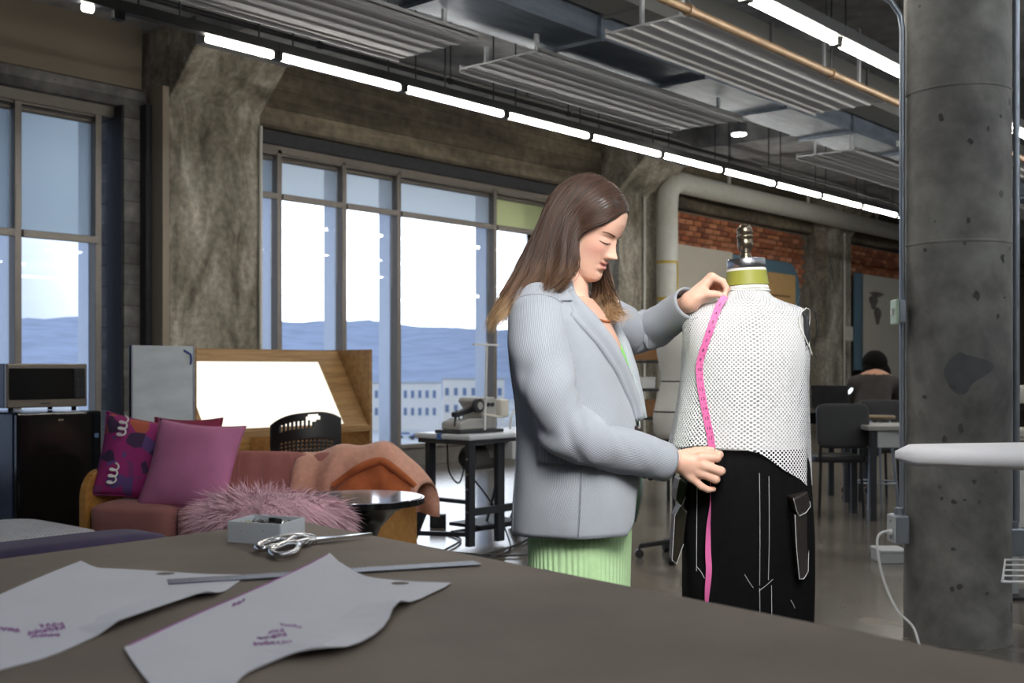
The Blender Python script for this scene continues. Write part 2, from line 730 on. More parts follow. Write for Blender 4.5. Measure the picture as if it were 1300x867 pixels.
# ================================================================== SETTING
CEIL = 4.5
mf = concrete('polished_concrete_floor', srgb(112, 106, 98), srgb(88, 84, 78), srgb(130, 124, 116), 0.5, pits=False, rough=0.16, spec=0.6, bumps=0.015)
struct('floor', MB().span((-8, -9, -0.2), (42, 10.6, 0)), mf)
struct('ceiling', MB().span((-8, -9, CEIL), (42, 10.9, CEIL + 0.25)), M['conc_slab'])
PILX = [(-1.3, -0.23), (6.1, 7.16), (13.5, 14.57), (20.3, 21.37), (27.4, 28.47), (34.6, 35.67)]
for a, b in PILX:
    # cross beam over each pilaster
    struct('trim_1', MB().span((a, -9, 4.22), (b, 9.16, CEIL)), M['conc_slab'])
wl = MB().span((-8.2, -9, 0), (-8, 10.6, CEIL))
struct('wall_left', wl, M['drywall'])
struct('wall_right', MB().span((42, -9, 0), (42.2, 10.6, CEIL)), M['drywall'])
struct('wall_front', MB().span((-8, -9.2, 0), (42, -9, CEIL)), M['drywall'])
# window wall: curb, concrete spandrel, drywall strip
struct('trim_2', MB().span((-8, 10.14, 0), (13.5, 10.6, 0.22)), mat('bronze_curb', srgb(112, 108, 104), 0.5, 0.2), bevel=0.004)
struct('wall_back', MB().span((7.16, 9.92, 3.78), (42, 10.9, CEIL)), M['conc_beam'])
struct('wall_back', MB().span((-8, 9.92, 3.9), (6.0, 10.9, CEIL)), M['drywall'])
struct('trim_3', MB().span((-8, 9.97, 3.72), (6.08, 10.9, 3.9)), M['conc_block'])
struct('trim_3', MB().span((7.16, 10.02, 3.64), (13.5, 10.9, 3.78)), M['dark_steel'])
struct('trim_3', MB().span((-8, 10.06, 3.62), (5.86, 10.3, 3.72)), M['frame'])
struct('trim_3', MB().span((7.16, 10.08, 3.56), (13.5, 10.3, 3.64)), M['frame'])
struct('wall_back', MB().span((5.80, 9.9, 0), (6.1, 10.6, 3.72)).span((-1.3, 10.05, 0), (0.2, 10.6, 3.72)).span((-8, 10.05, 0), (-7.5, 10.6, 3.72)), M['conc_block'])
struct('trim_4', MB().span((6.03, 9.6, 0), (6.1, 9.8, 3.9)), mat('tan_corner_trim', srgb(140, 128, 112), 0.6, var=0.03))
struct('trim_4', MB().span((5.97, 9.79, 0), (6.06, 9.9, 3.74)).span((5.788, 9.92, 0), (5.80, 10.19, 3.72)), M['dark_steel'])

# pilasters with haunches
for i, (a, b) in enumerate(PILX[1:]):
    p = MB()
    prof = [(10.4, 0), (9.6, 0), (9.6, 3.8), (9.16, 4.22), (9.16, CEIL), (10.4, CEIL)]
    p.prism([(a, y, z) for y, z in prof], (b - a, 0, 0))
    struct('wall_pilaster', p, M['conc_pilaster'], bevel=0.012)
# thin conduits on pilasters
for (x, y0, y1, Yp, lab) in ((818, 250, 470, 9.56, 'thin pale conduit running down the concrete pilaster beside the white pipe'),
                             (1072, 296, 520, 9.56, 'thin pale conduit running down the far dark pilaster'),
                             (331, 160, 470, 9.57, 'thin pale conduit along the right edge of the left pilaster')):
    rr = (x - 650) / F
    d = Yp / (ST - CT * rr)
    q0 = PX(x, y0, d)
    c = MB().cyl((q0.x, q0.y, 0.0), (q0.x, q0.y, q0.z), 0.02, n=10)
    tag(c.build('conduit', M['white_pipe'], smooth=True), lab, 'conduit')


def onY(x, y, Y):
    rr = (x - 650) / F
    d = Y / (ST - CT * rr)
    return PX(x, y, d)


# ------------------------------------------------------------------ windows
def window(name, x0, x1, bars, z0, z1, rail, label_mats=None):
    root = thing(name, None, None, (0, 0, 0))
    root['kind'] = 'structure'
    fr = MB()
    fr.span((x0, 10.1, z0), (x1, 10.22, z0 + 0.05)).span((x0, 10.1, z1 - 0.06), (x1, 10.22, z1))
    fr.build('window_frame', M['frame'], root, bevel=0.004)
    xs = [x0] + list(bars) + [x1]
    for b in [x0 + 0.03] + list(bars) + [x1 - 0.03]:
        m = MB().span((b - 0.032, 10.08, z0), (b + 0.032, 10.2, z1)).build('mullion', M['frame'], root, bevel=0.004)
        MB().span((b - 0.025, 10.225, z0), (b + 0.025, 10.42, z1)).build('mullion_fin', M['fin'], m)
    for i in range(len(xs) - 1):
        MB().span((xs[i] + 0.025, 10.205, z0 + 0.03), (xs[i + 1] - 0.025, 10.217, z1 - 0.03)).build('pane', M['glass'], root)
    return root


BARS1 = [0.9, 2.2, 3.5, 4.86]
BARS2 = [7.78, 8.71, 9.58, 11.34, 12.5]
window('window_1', 0.2, 5.67, BARS1, 0.22, 3.66, 2.41)
window('window_2', 7.2, 13.45, BARS2, 0.22, 3.6, 3.08)
window('window_3', -7.5, -1.3, [-6.2, -5.0, -3.8, -2.5], 0.22, 3.66, 2.41)
# sun-bleached side light at the right jamb of window 1
struct('window_1', MB().span((5.67, 10.205, 0.22), (5.80, 10.217, 3.66)), M['glass'])

bl_blue = blind_mat('blue_grey_blind', (0.80, 0.87, 0.90), (0.6, 0.64, 0.68), 0.6)
bl_pale = blind_mat('pale_grey_blind', (0.88, 0.92, 0.94), (0.6, 0.64, 0.68), 0.45)
bl_green = blind_mat('lime_blind', (0.86, 0.86, 0.58), (0.6, 0.62, 0.38), 0.35)


def blind(x0, x1, zb, zt, m, label):
    root = thing('roller_blind', label, 'blind', ((x0 + x1) / 2, 10.17, zb), 0, 'roller blinds along the windows')
    w = x1 - x0
    MB().span((-w / 2 + 0.01, -0.002, 0), (w / 2 - 0.01, 0.002, zt - zb)).build('blind_fabric', m, root)
    MB().span((-w / 2 + 0.005, -0.11, -0.05), (w / 2 - 0.005, -0.07, 0.02)).build('bottom_bar', M['frame'], root, bevel=0.006)
    MB().cyl((-w / 2 + 0.01, 0, zt - zb - 0.03), (w / 2 - 0.01, 0, zt - zb - 0.03), 0.028, n=12).build('roller', M['frame'], root, smooth=True)
    MB().cyl((w / 2 - 0.03, -0.02, -0.9), (w / 2 - 0.03, -0.02, zt - zb - 0.03), 0.002, n=5).build('pull_cord', M['white_plastic'], root)
    return root


e1 = [0.2] + BARS1 + [5.67]
ll = ['grey-blue blind half lowered in the left window, hidden pane farthest left', 'grey-blue blind half lowered in the left window, second bay',
      'grey-blue blind half lowered in the left window, third bay', 'narrow sliver of blue-grey blind at the left picture edge',
      'wide blue-grey roller blind half lowered above the fridge']
for i in range(3, 5):
    blind(e1[i] + 0.03, e1[i + 1] - 0.03, 2.44, 3.6, bl_blue, ll[i])
blind(0.93, 3.47, 2.44, 3.6, bl_blue, 'blue-grey roller blind of the left window bays outside the picture')
e2 = [7.2] + BARS2 + [13.45]
l2 = ['narrow blue-grey blind sliver at the left jamb of the middle window', 'pale blind with a bright cloud glow, above the light table',
      'pale blind in the third bay, right of the cloud-lit blind', 'widest pale grey blind above the brightest pane',
      'lime green short blind just left of the standing woman', 'pale blind behind the head of the standing woman']
mm = [bl_blue, bl_pale, bl_pale, bl_pale, bl_green, bl_blue]
for i in range(6):
    blind(e2[i] + 0.03, e2[i + 1] - 0.03, 3.1, 3.54, mm[i], l2[i])

# ------------------------------------------------------------------ brick infill bays
brick_cols = [srgb(196, 126, 88), srgb(178, 106, 74), srgb(208, 142, 106), srgb(156, 98, 74)]
brick_m = [mat('fired_brick', c, 0.85, var=0.18, scale=20, bump=0.3) for c in brick_cols]
bmesh_list = []
for m in brick_m:
    b = MB().box((0, 0, 0), (0.235, 0.06, 0.078))
    me = b.mesh('brick')
    me.materials.append(m)
    bmesh_list.append(me)
mortar = mat('mortar', srgb(122, 112, 100), 0.9, var=0.1, scale=14)


def brick_bay(x0, x1, zlow):
    w = struct('wall_brick', MB().span((x0, 10.06, 0), (x1, 10.6, 3.78)), mortar)
    n = 0
    z = 3.70
    row = 0
    while z > zlow:
        x = x0 + 0.125 + (0.125 if row % 2 else 0)
        while x < x1 - 0.12:
            o = bpy.data.objects.new('brick', random.choice(bmesh_list))
            COL.objects.link(o)
            o.parent = w
            o.location = (x, 10.045 + random.uniform(-0.006, 0.004), z)
            x += 0.25
            n += 1
        z -= 0.092
        row += 1
    return n


brick_bay(14.57, 20.3, 2.75)
brick_bay(21.37, 27.4, 2.75)
struct('wall_back', MB().span((28.47, 10.06, 0), (42, 10.6, 3.8)), M['drywall'])

# ------------------------------------------------------------------ round column, its conduits and boxes
cc = W(1.988, 5.08)
col = thing('round_column', 'round pitted grey concrete column with a dark stain, in the right foreground', 'column', cc)
MB().lathe([(0.228, 0), (0.226, 0.3), (0.225, 2.0), (0.225, CEIL)], 48).build('shaft', M['conc_column'], col, smooth=True)


def on_col(px_, y, rad=0.24):
    """point on the column's surface seen at pixel column px_"""
    # silhouette side: offset along the camera right axis
    return None


Rv = Vector((ST, -CT, 0))
Vv = Vector((CT, ST, 0))
# blotches of darker stain: thin patches following the shaft
def col_patch(name, ang0, z0, pts, m, parent, off=0.0012):
    """pts (arc metres, dz) polygon wrapped on the shaft"""
    fs, vs = [], []
    cxp = sum(p[0] for p in pts) / len(pts)
    czp = sum(p[1] for p in pts) / len(pts)
    NR = 7
    n = len(pts)
    for j in range(1, NR + 1):
        for sx, sz in pts:
            s_, dz = cxp + (sx - cxp) * j / NR, czp + (sz - czp) * j / NR
            a = ang0 + s_ / 0.226
            q = Rv * math.sin(a) * (0.2262 + off) - Vv * math.cos(a) * (0.2262 + off)
            vs.append((q.x, q.y, z0 + dz))
    fs.append(tuple(range(n)))
    for j in range(NR - 1):
        for i in range(n):
            k = (i + 1) % n
            fs.append((j * n + i, j * n + k, (j + 1) * n + k, (j + 1) * n + i))
    return MB().add(vs, fs).build(name, m, parent, smooth=True, ang=180)


stain = mat('damp_stain', srgb(94, 95, 97), 0.8, var=0.12, scale=14)
pts = [((0.068 + 0.02 * math.sin(2 * a + 0.6) + 0.012 * math.sin(3 * a)+ 0.045 * max(0, math.cos(a - 0.25)) ** 8) * math.cos(a), (0.088 + 0.01 * math.sin(3 * a + 1)) * math.sin(a)) for a in [2 * PI * k / 28 for k in range(28)]]
col_patch('stain', -0.26, EYE + (468 - 473) / F * 4.86, pts, stain, col)
stain2 = mat('pit_shade', srgb(82, 81, 79), 0.85, var=0.25, scale=30)
for k in range(30):
    a0 = random.uniform(-1.1, 1.1)
    z0 = random.choice([random.uniform(0.1, 1.2), random.uniform(1.2, 2.9)])
    s = random.uniform(0.006, 0.015)
    el = random.uniform(0.4, 1.8)
    pp = [(s * (1 + 0.4 * random.uniform(-1, 1)) * math.cos(t), s * el * (1 + 0.4 * random.uniform(-1, 1)) * math.sin(t)) for t in [2 * PI * j / 9 for j in range(9)]]
    o = col_patch('pit', a0, z0, pp, stain2, col)
for k in range(2):
    z0 = (1.75, 2.42)[k]
    pp = []
    # a formwork seam ring around the shaft
    MB().lathe([(0.2252, -0.006), (0.2282, -0.004), (0.2282, 0.004), (0.2252, 0.006)], 48, (0, 0, z0)).build('form_seam', M['conc_column'], col, smooth=True)


def conduit_run(name, path, rad, label, group=None):
    return tag(MB().tube(path, rad, 10).build(name, M['conduit'], smooth=True), label, 'conduit', group)


cl = cc + Rv * (-0.245) - Vv * 0.0
cr = cc + Rv * 0.242 - Vv * 0.05
top = CEIL
conduit_run('conduit', [cl + Vector((0, 0, 0.55)), cl + Vector((0, 0, 2.72)), cl + Vector((0, 0, 2.78)) - Rv * 0.01, cl + Vector((0, 0, 2.84)) - Rv * 0.05, cl - Rv * 0.3 + Vector((0, 0, 3.0))], 0.013,
            'galvanised conduit down the left side of the round column')
conduit_run('conduit', [cr + Vector((0, 0, 0.52)), cr + Vector((0, 0, 2.0)), cr + Vector((0, 0, top - 0.02))], 0.015,
            'galvanised conduit down the right side of the round column')
conduit_run('conduit', [cr + Rv * 0.05 + Vector((0, 0, 1.2)), cr + Rv * 0.05 + Vector((0, 0, 3.0)), cr + Rv * 0.05 + Vector((0, 0, top - 0.02))], 0.010,
            'thinner conduit beside the one on the right of the column')


def jbox(p, size, label, face):
    b = thing('outlet_box', label, 'outlet box', p, CAMROT)
    MB().box((0, 0, 0), size).build('box', M['conduit'], b, bevel=0.006)
    MB().box((face * (size[0] / 2 + 0.003), 0, 0), (0.006, size[1] * 0.95, size[2] * 0.95)).build('cover_plate', M['panel'], b, bevel=0.002)
    MB().cyl((0, 0, size[2] / 2), (0, 0, size[2] / 2 + 0.03), 0.02, n=12).build('connector', M['conduit'], b, smooth=True)
    for k in (-1, 1):
        MB().cyl((face * (size[0] / 2 + 0.004), -0.0, k * size[2] * 0.3), (face * (size[0] / 2 + 0.012), 0, k * size[2] * 0.3), 0.008, n=8).build('screw', M['steel'], b)
    return b


def cam_z(y, d):
    return EYE - (y - 468) / F * d


p = PX(1141, 671, 5.06)
jbox(p, (0.06, 0.11, 0.125), 'galvanised outlet box low on the left of the column, cord plugged in', -1)
p = PX(1287, 688, 5.0)
jbox(p, (0.085, 0.06, 0.12), 'galvanised outlet box low on the right of the column', 1)
p = PX(1140, 396, 5.06)
b = thing('wall_switch', 'small pale green switch box high on the left conduit of the column', 'switch', p, CAMROT)
MB().box((0.008, 0, 0), (0.03, 0.08, 0.1)).build('box', M['conduit'], b, bevel=0.004)
MB().box((-0.014, 0, 0), (0.014, 0.085, 0.11)).build('cover_plate', mat('pale_green_plastic', srgb(180, 200, 180), 0.4), b, bevel=0.005)
MB().box((-0.026, 0, 0), (0.012, 0.014, 0.03)).build('toggle', M['white_plastic'], b, bevel=0.002)
# white cord to the floor
cord = [PX(1133, 676, 5.05), PX(1122, 675, 5.0), PX(1114, 684, 4.98), PX(1116, 712, 4.97), PX(1125, 745, 4.95), PX(1140, 776, 4.9), PX(1160, 797, 4.82),
        W((1172 - 650) / F * 4.70, 4.70, 0.016), W((1192 - 650) / F * 4.62, 4.62, 0.007), W((1215 - 650) / F * 4.55, 4.55, 0.007), W((1240 - 650) / F * 4.5, 4.50, 0.007), W((1268 - 650) / F * 4.44, 4.44, 0.007)]
cd = thing('extension_cord', 'white extension cord hanging from the outlet box to the floor by the column', 'cord', (0, 0, 0))
MB().tube(spline(cord, 50), 0.0055, 8).build('cable', M['white_plastic'], cd, smooth=True)
MB().tube([PX(1136, 676, 5.06), PX(1127, 675, 5.03)], [0.017, 0.011], 10).build('plug', M['white_plastic'], cd, smooth=True)

# ------------------------------------------------------------------ ceiling services
def lamp(x0, x1, Y, z, hous, label, group, rods=(0.12, 0.88), hw=0.07, hh=0.07, lit=(0, 1), tm_='tube'):
    r = thing('linear_lamp', label, 'lamp', ((x0 + x1) / 2, Y, z), 0, group)
    L = x1 - x0
    MB().box((0, 0, 0.02 + hh / 2), (L, hw, hh)).build('housing', hous, r, bevel=0.004)
    a, b = -L / 2 + 0.045 + lit[0] * L, -L / 2 - 0.045 + lit[1] * L
    t = MB().tube([(a, 0, -0.003), (b, 0, -0.003)], 0.026, 12).build('tube', M[tm_], r, smooth=True)
    for e in (-L / 2 + 0.02, L / 2 - 0.02):
        MB().box((e, 0, 0.0), (0.038, 0.062, 0.064)).build('end_cap', hous, r, bevel=0.003)
    for q in rods:
        MB().cyl((-L / 2 + q * L, 0, 0.02 + hh), (-L / 2 + q * L, 0, CEIL - z if abs(z - 3.4) < 1 else 0.5), 0.006, n=6).build('hanger_rod', M['dark_steel'], r)
    return r


XA = 4.97
ordn = ['first', 'second', 'third', 'fourth', 'fifth', 'sixth', 'seventh', 'eighth', 'ninth', 'tenth', 'eleventh', 'twelfth', 'thirteenth', 'fourteenth']
for k in range(-2, 11):
    x0 = XA + 1.22 * k
    if k == -2:
        lab = 'dark end of the window side tube lamp row, at the upper left'
        lit = (0.78, 0.9)
    elif k == -1:
        lab = 'half lit tube lamp at the left start of the window side row'
        lit = (0.5, 1)
    else:
        lab = 'tube lamp in the window side row, %s full one from the left' % ordn[k]
        lit = (0, 1)
    lamp(x0, x0 + 1.22, 6.48, 3.4, M['black'], lab, 'tube lamps in the window side row', lit=lit)
for k in range(-3, 9):
    x0 = 6.0 + 1.22 * k
    lab = 'grey housed tube lamp in the nearer row, %s from the camera end' % ordn[k + 3]
    lamp(x0, x0 + 1.22, 3.35, 3.4, M['duct_paint'], lab, 'tube lamps in the nearer row', hw=0.13, hh=0.08)


for yr in (0.22, -2.9, -6.0):  # unseen rows added as fill; cool tint brings bluish light to the table
    for k in range(0, 12):
        x0 = -2 + 2.44 * k
        lamp(x0, x0 + 1.22, yr, 3.4, M['duct_paint'], 'added grey housed fill lamp outside the picture, %s along the row %s' % (ordn[k], {0.22: 'over the column', -2.9: 'behind the column', -6.0: 'at the rear wall'}[yr]), 'added fill lamps outside the picture', hw=0.13, hh=0.08, tm_='cool_tube')


def rad_panel(x0, x1, y0, y1, z, nrib, label, posts):
    r = thing('ceiling_panel', label, 'ceiling panel', ((x0 + x1) / 2, (y0 + y1) / 2, z), 0, 'ribbed metal ceiling panels')
    L, B = x1 - x0, y1 - y0
    MB().box((0, 0, 0.02), (L, B, 0.012)).build('sheet', M['panel'], r)
    for s in (-1, 1):
        MB().box((0, s * (B / 2 - 0.006), 0.02), (L, 0.012, 0.06)).build('edge_flange', M['panel'], r)
    for k in range(nrib):
        y = -B / 2 + (k + 0.5) * B / nrib
        prof = []
        w = B / nrib * 0.17
        rib = MB().prism([(-L / 2, y - w, 0.014), (-L / 2, y - w * 0.4, 0.005), (-L / 2, y + w * 0.4, 0.005), (-L / 2, y + w, 0.014)], (L, 0, 0))
        rib.build('rib', M['panel'], r)
    for fx in (0.06, 0.94):
        for fy in posts:
            hs = 0.62 if y0 < 5 else 0.19
            MB().box((-L / 2 + fx * L, -B / 2 + fy * B, 0.02 + hs / 2), (0.035, 0.02, hs)).build('hanger_strap', M['panel'], r)
    return r


rad_panel(6.38, 9.6, 3.94, 4.66, 3.5, 5, 'large ribbed grey ceiling panel at the top, above the dress form', (0.3, 0.75))
rad_panel(6.4, 9.4, 5.28, 6.06, 3.5, 6, 'ribbed grey ceiling panel above the standing woman', (0.2, 0.85))
rad_panel(2.85, 5.88, 5.38, 6.2, 3.5, 6, 'ribbed grey ceiling panel nearest the left, above the pilaster', (0.2, 0.8))
rad_panel(11.46, 14.5, 5.1, 5.78, 3.5, 6, 'far ribbed ceiling panel beside the round column', (0.2, 0.8))
rad_panel(11.46, 14.5, 3.94, 4.66, 3.5, 5, 'ribbed ceiling panel hidden behind the round column', (0.2, 0.8))
rad_panel(15.6, 18.6, 5.1, 5.78, 3.5, 6, 'farthest ribbed ceiling panel in the window side line', (0.2, 0.8))

d = thing('air_duct', 'shiny galvanised rectangular air duct between the ribbed ceiling panels', 'duct', (0, 0, 0))
for k in range(16):
    x0 = 1.0 + 1.5 * k
    MB().span((x0 + 0.01, 5.16, 3.72), (x0 + 1.49, 5.74, 4.14)).build('duct_section', M['galv'], d)
    MB().span((x0 - 0.02, 5.13, 3.69), (x0 + 0.02, 5.77, 4.17)).build('joint_flange', M['galv'], d)
d = thing('air_duct', 'matt grey painted air duct beside the shiny one', 'duct', (0, 0, 0))
for k in range(12):
    x0 = 1.0 + 2.0 * k
    MB().span((x0, 4.78, 3.88), (x0 + 1.99, 5.1, 4.2)).build('duct_section', M['duct_paint'], d)
    MB().span((x0 - 0.02, 4.76, 3.86), (x0 + 0.02, 5.12, 4.22)).build('joint_flange', M['duct_paint'], d)
d = thing('air_duct', 'grey duct running above the nearer lamp row', 'duct', (0, 0, 0))
for k in range(12):
    x0 = 1.0 + 2.0 * k
    MB().span((x0, 2.2, 3.9), (x0 + 1.99, 2.75, 4.2)).build('duct_section', M['duct_paint'], d)


def pipe(path, rad, m, label, clamps=(), name='pipe'):
    r = thing(name, label, 'pipe', (0, 0, 0))
    MB().tube(path, rad, 14).build('pipe_run', m, r, smooth=True, ang=60)
    a, b = Vector(path[0]), Vector(path[-1])
    for t in clamps:
        q = a.lerp(b, t)
        u = (b - a).normalized()
        MB().cyl(q - u * 0.02, q + u * 0.02, rad * 1.35, n=14).build('clamp', m, r, smooth=True)
        MB().cyl((q.x, q.y, q.z + rad), (q.x, q.y, CEIL - 0.02), 0.007, n=6).build('hanger_rod', M['dark_steel'], r)
    return r


# brown sprinkler pipe (passes the near end of the large ribbed panel)
q0 = onY(845, 0, 3.72)
pipe([(2.0, 3.72, q0.z), (24, 3.72, q0.z)], 0.028, M['rust_pipe'], 'brown iron pipe crossing under the ceiling at the top right', (0.18, 0.27, 0.45, 0.7))
q0 = onY(320, 34, 7.1)
pipe([(0.5, 7.1, q0.z), (22, 7.1, q0.z)], 0.022, M['black'], 'thin black pipe along the ceiling above the window side lamps', (0.1, 0.25, 0.32, 0.4, 0.55))
q0 = onY(75, 0, 6.75)
pipe([(0.5, 6.75, 3.55), (13.4, 6.75, 3.55)], 0.03, M['black'], 'black pipe just behind the window side lamps at the upper left', (0.16, 0.3, 0.5), name='pipe')
pipe([(2, 8.4, 4.3), (22, 8.4, 4.3)], 0.03, M['duct_paint'], 'grey pipe under the ceiling near the windows', (0.2, 0.4, 0.6))
# fat white pipe: up beside the pilaster, elbow, then along the wall
pr = 0.16
pw = onY(847, 380, 9.35)
zt = 4.02
path = [(pw.x, pw.y, 0), (pw.x, pw.y, zt - 0.38), (pw.x + 0.03, pw.y, zt - 0.2), (pw.x + 0.14, pw.y, zt - 0.06), (pw.x + 0.36, pw.y, zt), (26.5, pw.y, zt)]
wp = thing('white_pipe', 'fat white wrapped pipe rising beside the woman and bending along the brick wall', 'pipe', (0, 0, 0))
MB().tube(path, pr, 20).build('pipe_run', M['white_pipe'], wp, smooth=True, ang=60)
for x in (16.2, 19.0, 22.0, 25.0):
    MB().cyl((x, pw.y, zt + pr), (x, pw.y, CEIL - 0.02), 0.03, n=8).build('hanger_rod', M['white_pipe'], wp)
ty = mat('yellow_tape', srgb(196, 168, 60), 0.5)
tf = onY(847, 380, 9.35)
zz0, zz1 = onY(847, 378, 9.19).z, onY(847, 331, 9.19).z
tape = MB()
for z in (zz0, zz1):
    tape.lathe([(pr + 0.001, z - 0.02), (pr + 0.004, z - 0.02), (pr + 0.004, z + 0.02), (pr + 0.001, z + 0.02)], 20, (tf.x, tf.y, 0))
tape.build('yellow_band', ty, wp)
a = R_(-75)
MB().box((tf.x + (pr + 0.001) * math.cos(a), tf.y + (pr + 0.001) * math.sin(a), (zz0 + zz1) / 2), (0.05, 0.01, zz1 - zz0), rot(0, 0, a + R_(90))).build('yellow_band', ty, wp)
# little lit spot on the ceiling
p = onY(938, 170, 5.9)
s = thing('ceiling_spot', 'small lit round spot lamp under the ceiling above the dress form', 'lamp', (p.x, p.y, p.z))
MB().cyl((0, 0, 0), (0, 0, 0.1), 0.09, n=18).build('housing', M['dark_steel'], s, smooth=True)
MB().cyl((0, 0, -0.012), (0, 0, 0.0), 0.07, n=18).build('lens', M['tube'], s, smooth=True)
MB().cyl((0, 0, 0.1), (0, 0, CEIL - p.z - 0.02), 0.012, n=8).build('hanger_rod', M['dark_steel'], s)

# ------------------------------------------------------------------ outside
snow = mat('snowy_parking_ground', srgb(226, 220, 210), 0.9, var=0.2, scale=0.03)
g = MB()
g.add([W(-900, 12, -16), W(700, 12, -16), W(700, 900, -16), W(-900, 900, -16)], [(0, 1, 2, 3)])
struct('ground', g, snow)


def hills():
    nr, nd = 150, 46
    vs, fs = [], []
    pr_ = rng.uniform(0, 6.28, 12)
    for j in range(nd):
        d = 620 + (3300 - 620) * (j / (nd - 1)) ** 1.1
        for i in range(nr):
            r = -2600 + 4200 * i / (nr - 1)
            t = (d - 620) / (2500 - 620)
            h = -17 + 122 * min(1, t) ** 1.25
            if t > 1:
                h -= (t - 1) * 90
            h *= 1.0 + 0.10 * math.sin(r / 430 + pr_[0]) + 0.05 * math.sin(r / 170 + pr_[1]) + 0.05 * math.sin(r / 90 + d / 200 + pr_[2])
            h += 2.5 * math.sin(r / 38 + d / 90 + pr_[3]) + 2 * math.sin(r / 21 + d / 47) + random.uniform(-2, 2)
            if r > -300:
                h *= 0.97
            if j == 0:
                h = -18
            vs.append(W(r, d, h))
    for j in range(nd - 1):
        for i in range(nr - 1):
            k = j * nr + i
            fs.append((k, k + 1, k + nr + 1, k + nr))
    m = mat('hazed_winter_woodland', srgb(190, 196, 210), 0.95, var=0.14, scale=0.02, spec=0.0)  # winter woods paled and blued, distance haze put into the base colour
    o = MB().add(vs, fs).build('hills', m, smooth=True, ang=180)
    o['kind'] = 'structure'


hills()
bw = mat('pale_render', srgb(248, 240, 228), 0.8, var=0.03, scale=0.2)
bwin = mat('dark_window', srgb(120, 136, 165), 0.3)


def building(x0, x1, ytop, ybot, d, rows, ncol, label, depth=16):
    c = PX((x0 + x1) / 2, ybot, d)
    r0, r1 = (x0 - 650) / F * d, (x1 - 650) / F * d
    w = r1 - r0
    h = (ybot - ytop) / F * d
    r = thing('building', label, 'building', (c.x, c.y, -16.0), CAMROT)
    z0 = c.z + 16
    MB().span((-w / 2, 0, 0), (w / 2, depth, z0 + h)).build('wall', bw, r)
    MB().span((-w / 2 - 0.3, -0.3, z0 + h), (w / 2 + 0.3, depth + 0.3, z0 + h + 0.5)).build('roof', M['panel'], r)
    for ry in rows:
        for k in range(ncol):
            x = -w / 2 + w * (k + 0.5) / ncol
            z = z0 + h * ry
            f = MB().span((x - w / ncol * 0.26, -0.12, z - h * 0.09), (x + w / ncol * 0.26, 0.05, z + h * 0.09)).build('window', M['white_plastic'], r)
            MB().span((x - w / ncol * 0.2, -0.2, z - h * 0.075), (x + w / ncol * 0.2, -0.1, z + h * 0.075)).build('pane', bwin, f)


building(455, 556, 487, 548, 320, (0.78, 0.42), 11, 'long white office building with two window rows beyond the windows')
building(562, 640, 482, 543, 345, (0.75, 0.4), 7, 'second white building right of the long one outside')
# parked cars
for k, (x, y, c) in enumerate(((516, 556, 0), (530, 558, 1), (546, 556, 0), (566, 557, 2), (585, 556, 0))):
    p = GR(x, y, -16)
    r = thing('car', 'far parked car on the snowy lot, %s from the left of five' % ordn[k], 'car', p, CAMROT + 0.25, 'parked cars far below')
    m = mat('car_paint', [srgb(225, 228, 232), srgb(60, 70, 90), srgb(150, 155, 165)][c], 0.25)
    MB().prism([(-2.1, -0.85, 0.35), (2.1, -0.85, 0.35), (2.1, -0.85, 0.8), (1.2, -0.85, 0.95), (-2.0, -0.85, 0.95)], (0, 1.7, 0)).build('car_body', m, r)
    MB().prism([(-1.6, -0.75, 0.95), (1.0, -0.75, 0.95), (0.4, -0.75, 1.45), (-1.1, -0.75, 1.45)], (0, 1.5, 0)).build('cabin', bwin, r)
    for wx in (-1.3, 1.3):
        for wy in (-0.85, 0.7):
            MB().cyl((wx, wy, 0.33), (wx, wy + 0.18, 0.33), 0.33, n=12).build('wheel', M['black'], r)

# ================================================================== FURNITURE IN THE LOUNGE AND STUDIO
M['salmon'] = ribbed('salmon_upholstery', srgb(176, 118, 112), freq=70, depth=0.25, dark=0.86, rough=0.9)
M['salmon_plain'] = mat('salmon_cloth', srgb(152, 100, 96), 0.9, var=0.08, scale=10, bump=0.1, sheen=0.2)
M['violet'] = mat('violet_velvet', srgb(62, 52, 84), 0.8, var=0.14, scale=8, sheen=0.08)
M['pinkvel'] = mat('pink_velvet', srgb(184, 112, 152), 0.75, var=0.12, scale=6, sheen=0.1)
M['navy_side'] = mat('blue_black_enamel', srgb(40, 56, 84), 0.25, 0.2, var=0.05)
M['black_gloss'] = mat('black_gloss', (0.008, 0.008, 0.009), 0.12, var=0.02)
M['stainless'] = mat('warm_stainless', srgb(150, 142, 132), 0.3, 0.8, var=0.04)


def smooth_box(mb, c, size, r=0.06, n=5, M_=None, puff=0.0):
    """cushion-like rounded block built as a superellipsoid"""
    c = Vector(c)
    e = 0.28
    def sp(v, p):
        return math.copysign(abs(v) ** p, v)
    rings = []
    NU, NV = 40, 22
    for i in range(1, NV):
        t = -PI / 2 + PI * i / NV
        ring = []
        for k in range(NU):
            a = 2 * PI * k / NU
            x = sp(math.cos(t), e) * sp(math.cos(a), e) * size[0] / 2
            y = sp(math.cos(t), e) * sp(math.sin(a), e) * size[1] / 2
            z = sp(math.sin(t), e) * size[2] / 2
            if puff:
                z += puff * (1 - (2 * x / size[0]) ** 2) * (1 - (2 * y / size[1]) ** 2) * (1 if z > 0 else 0)
            p = Vector((x, y, z))
            if M_ is not None:
                p = M_ @ p
            ring.append(p + c)
        rings.append(ring)
    return mb.loft(rings, us=size[0] + size[1], vs=1)


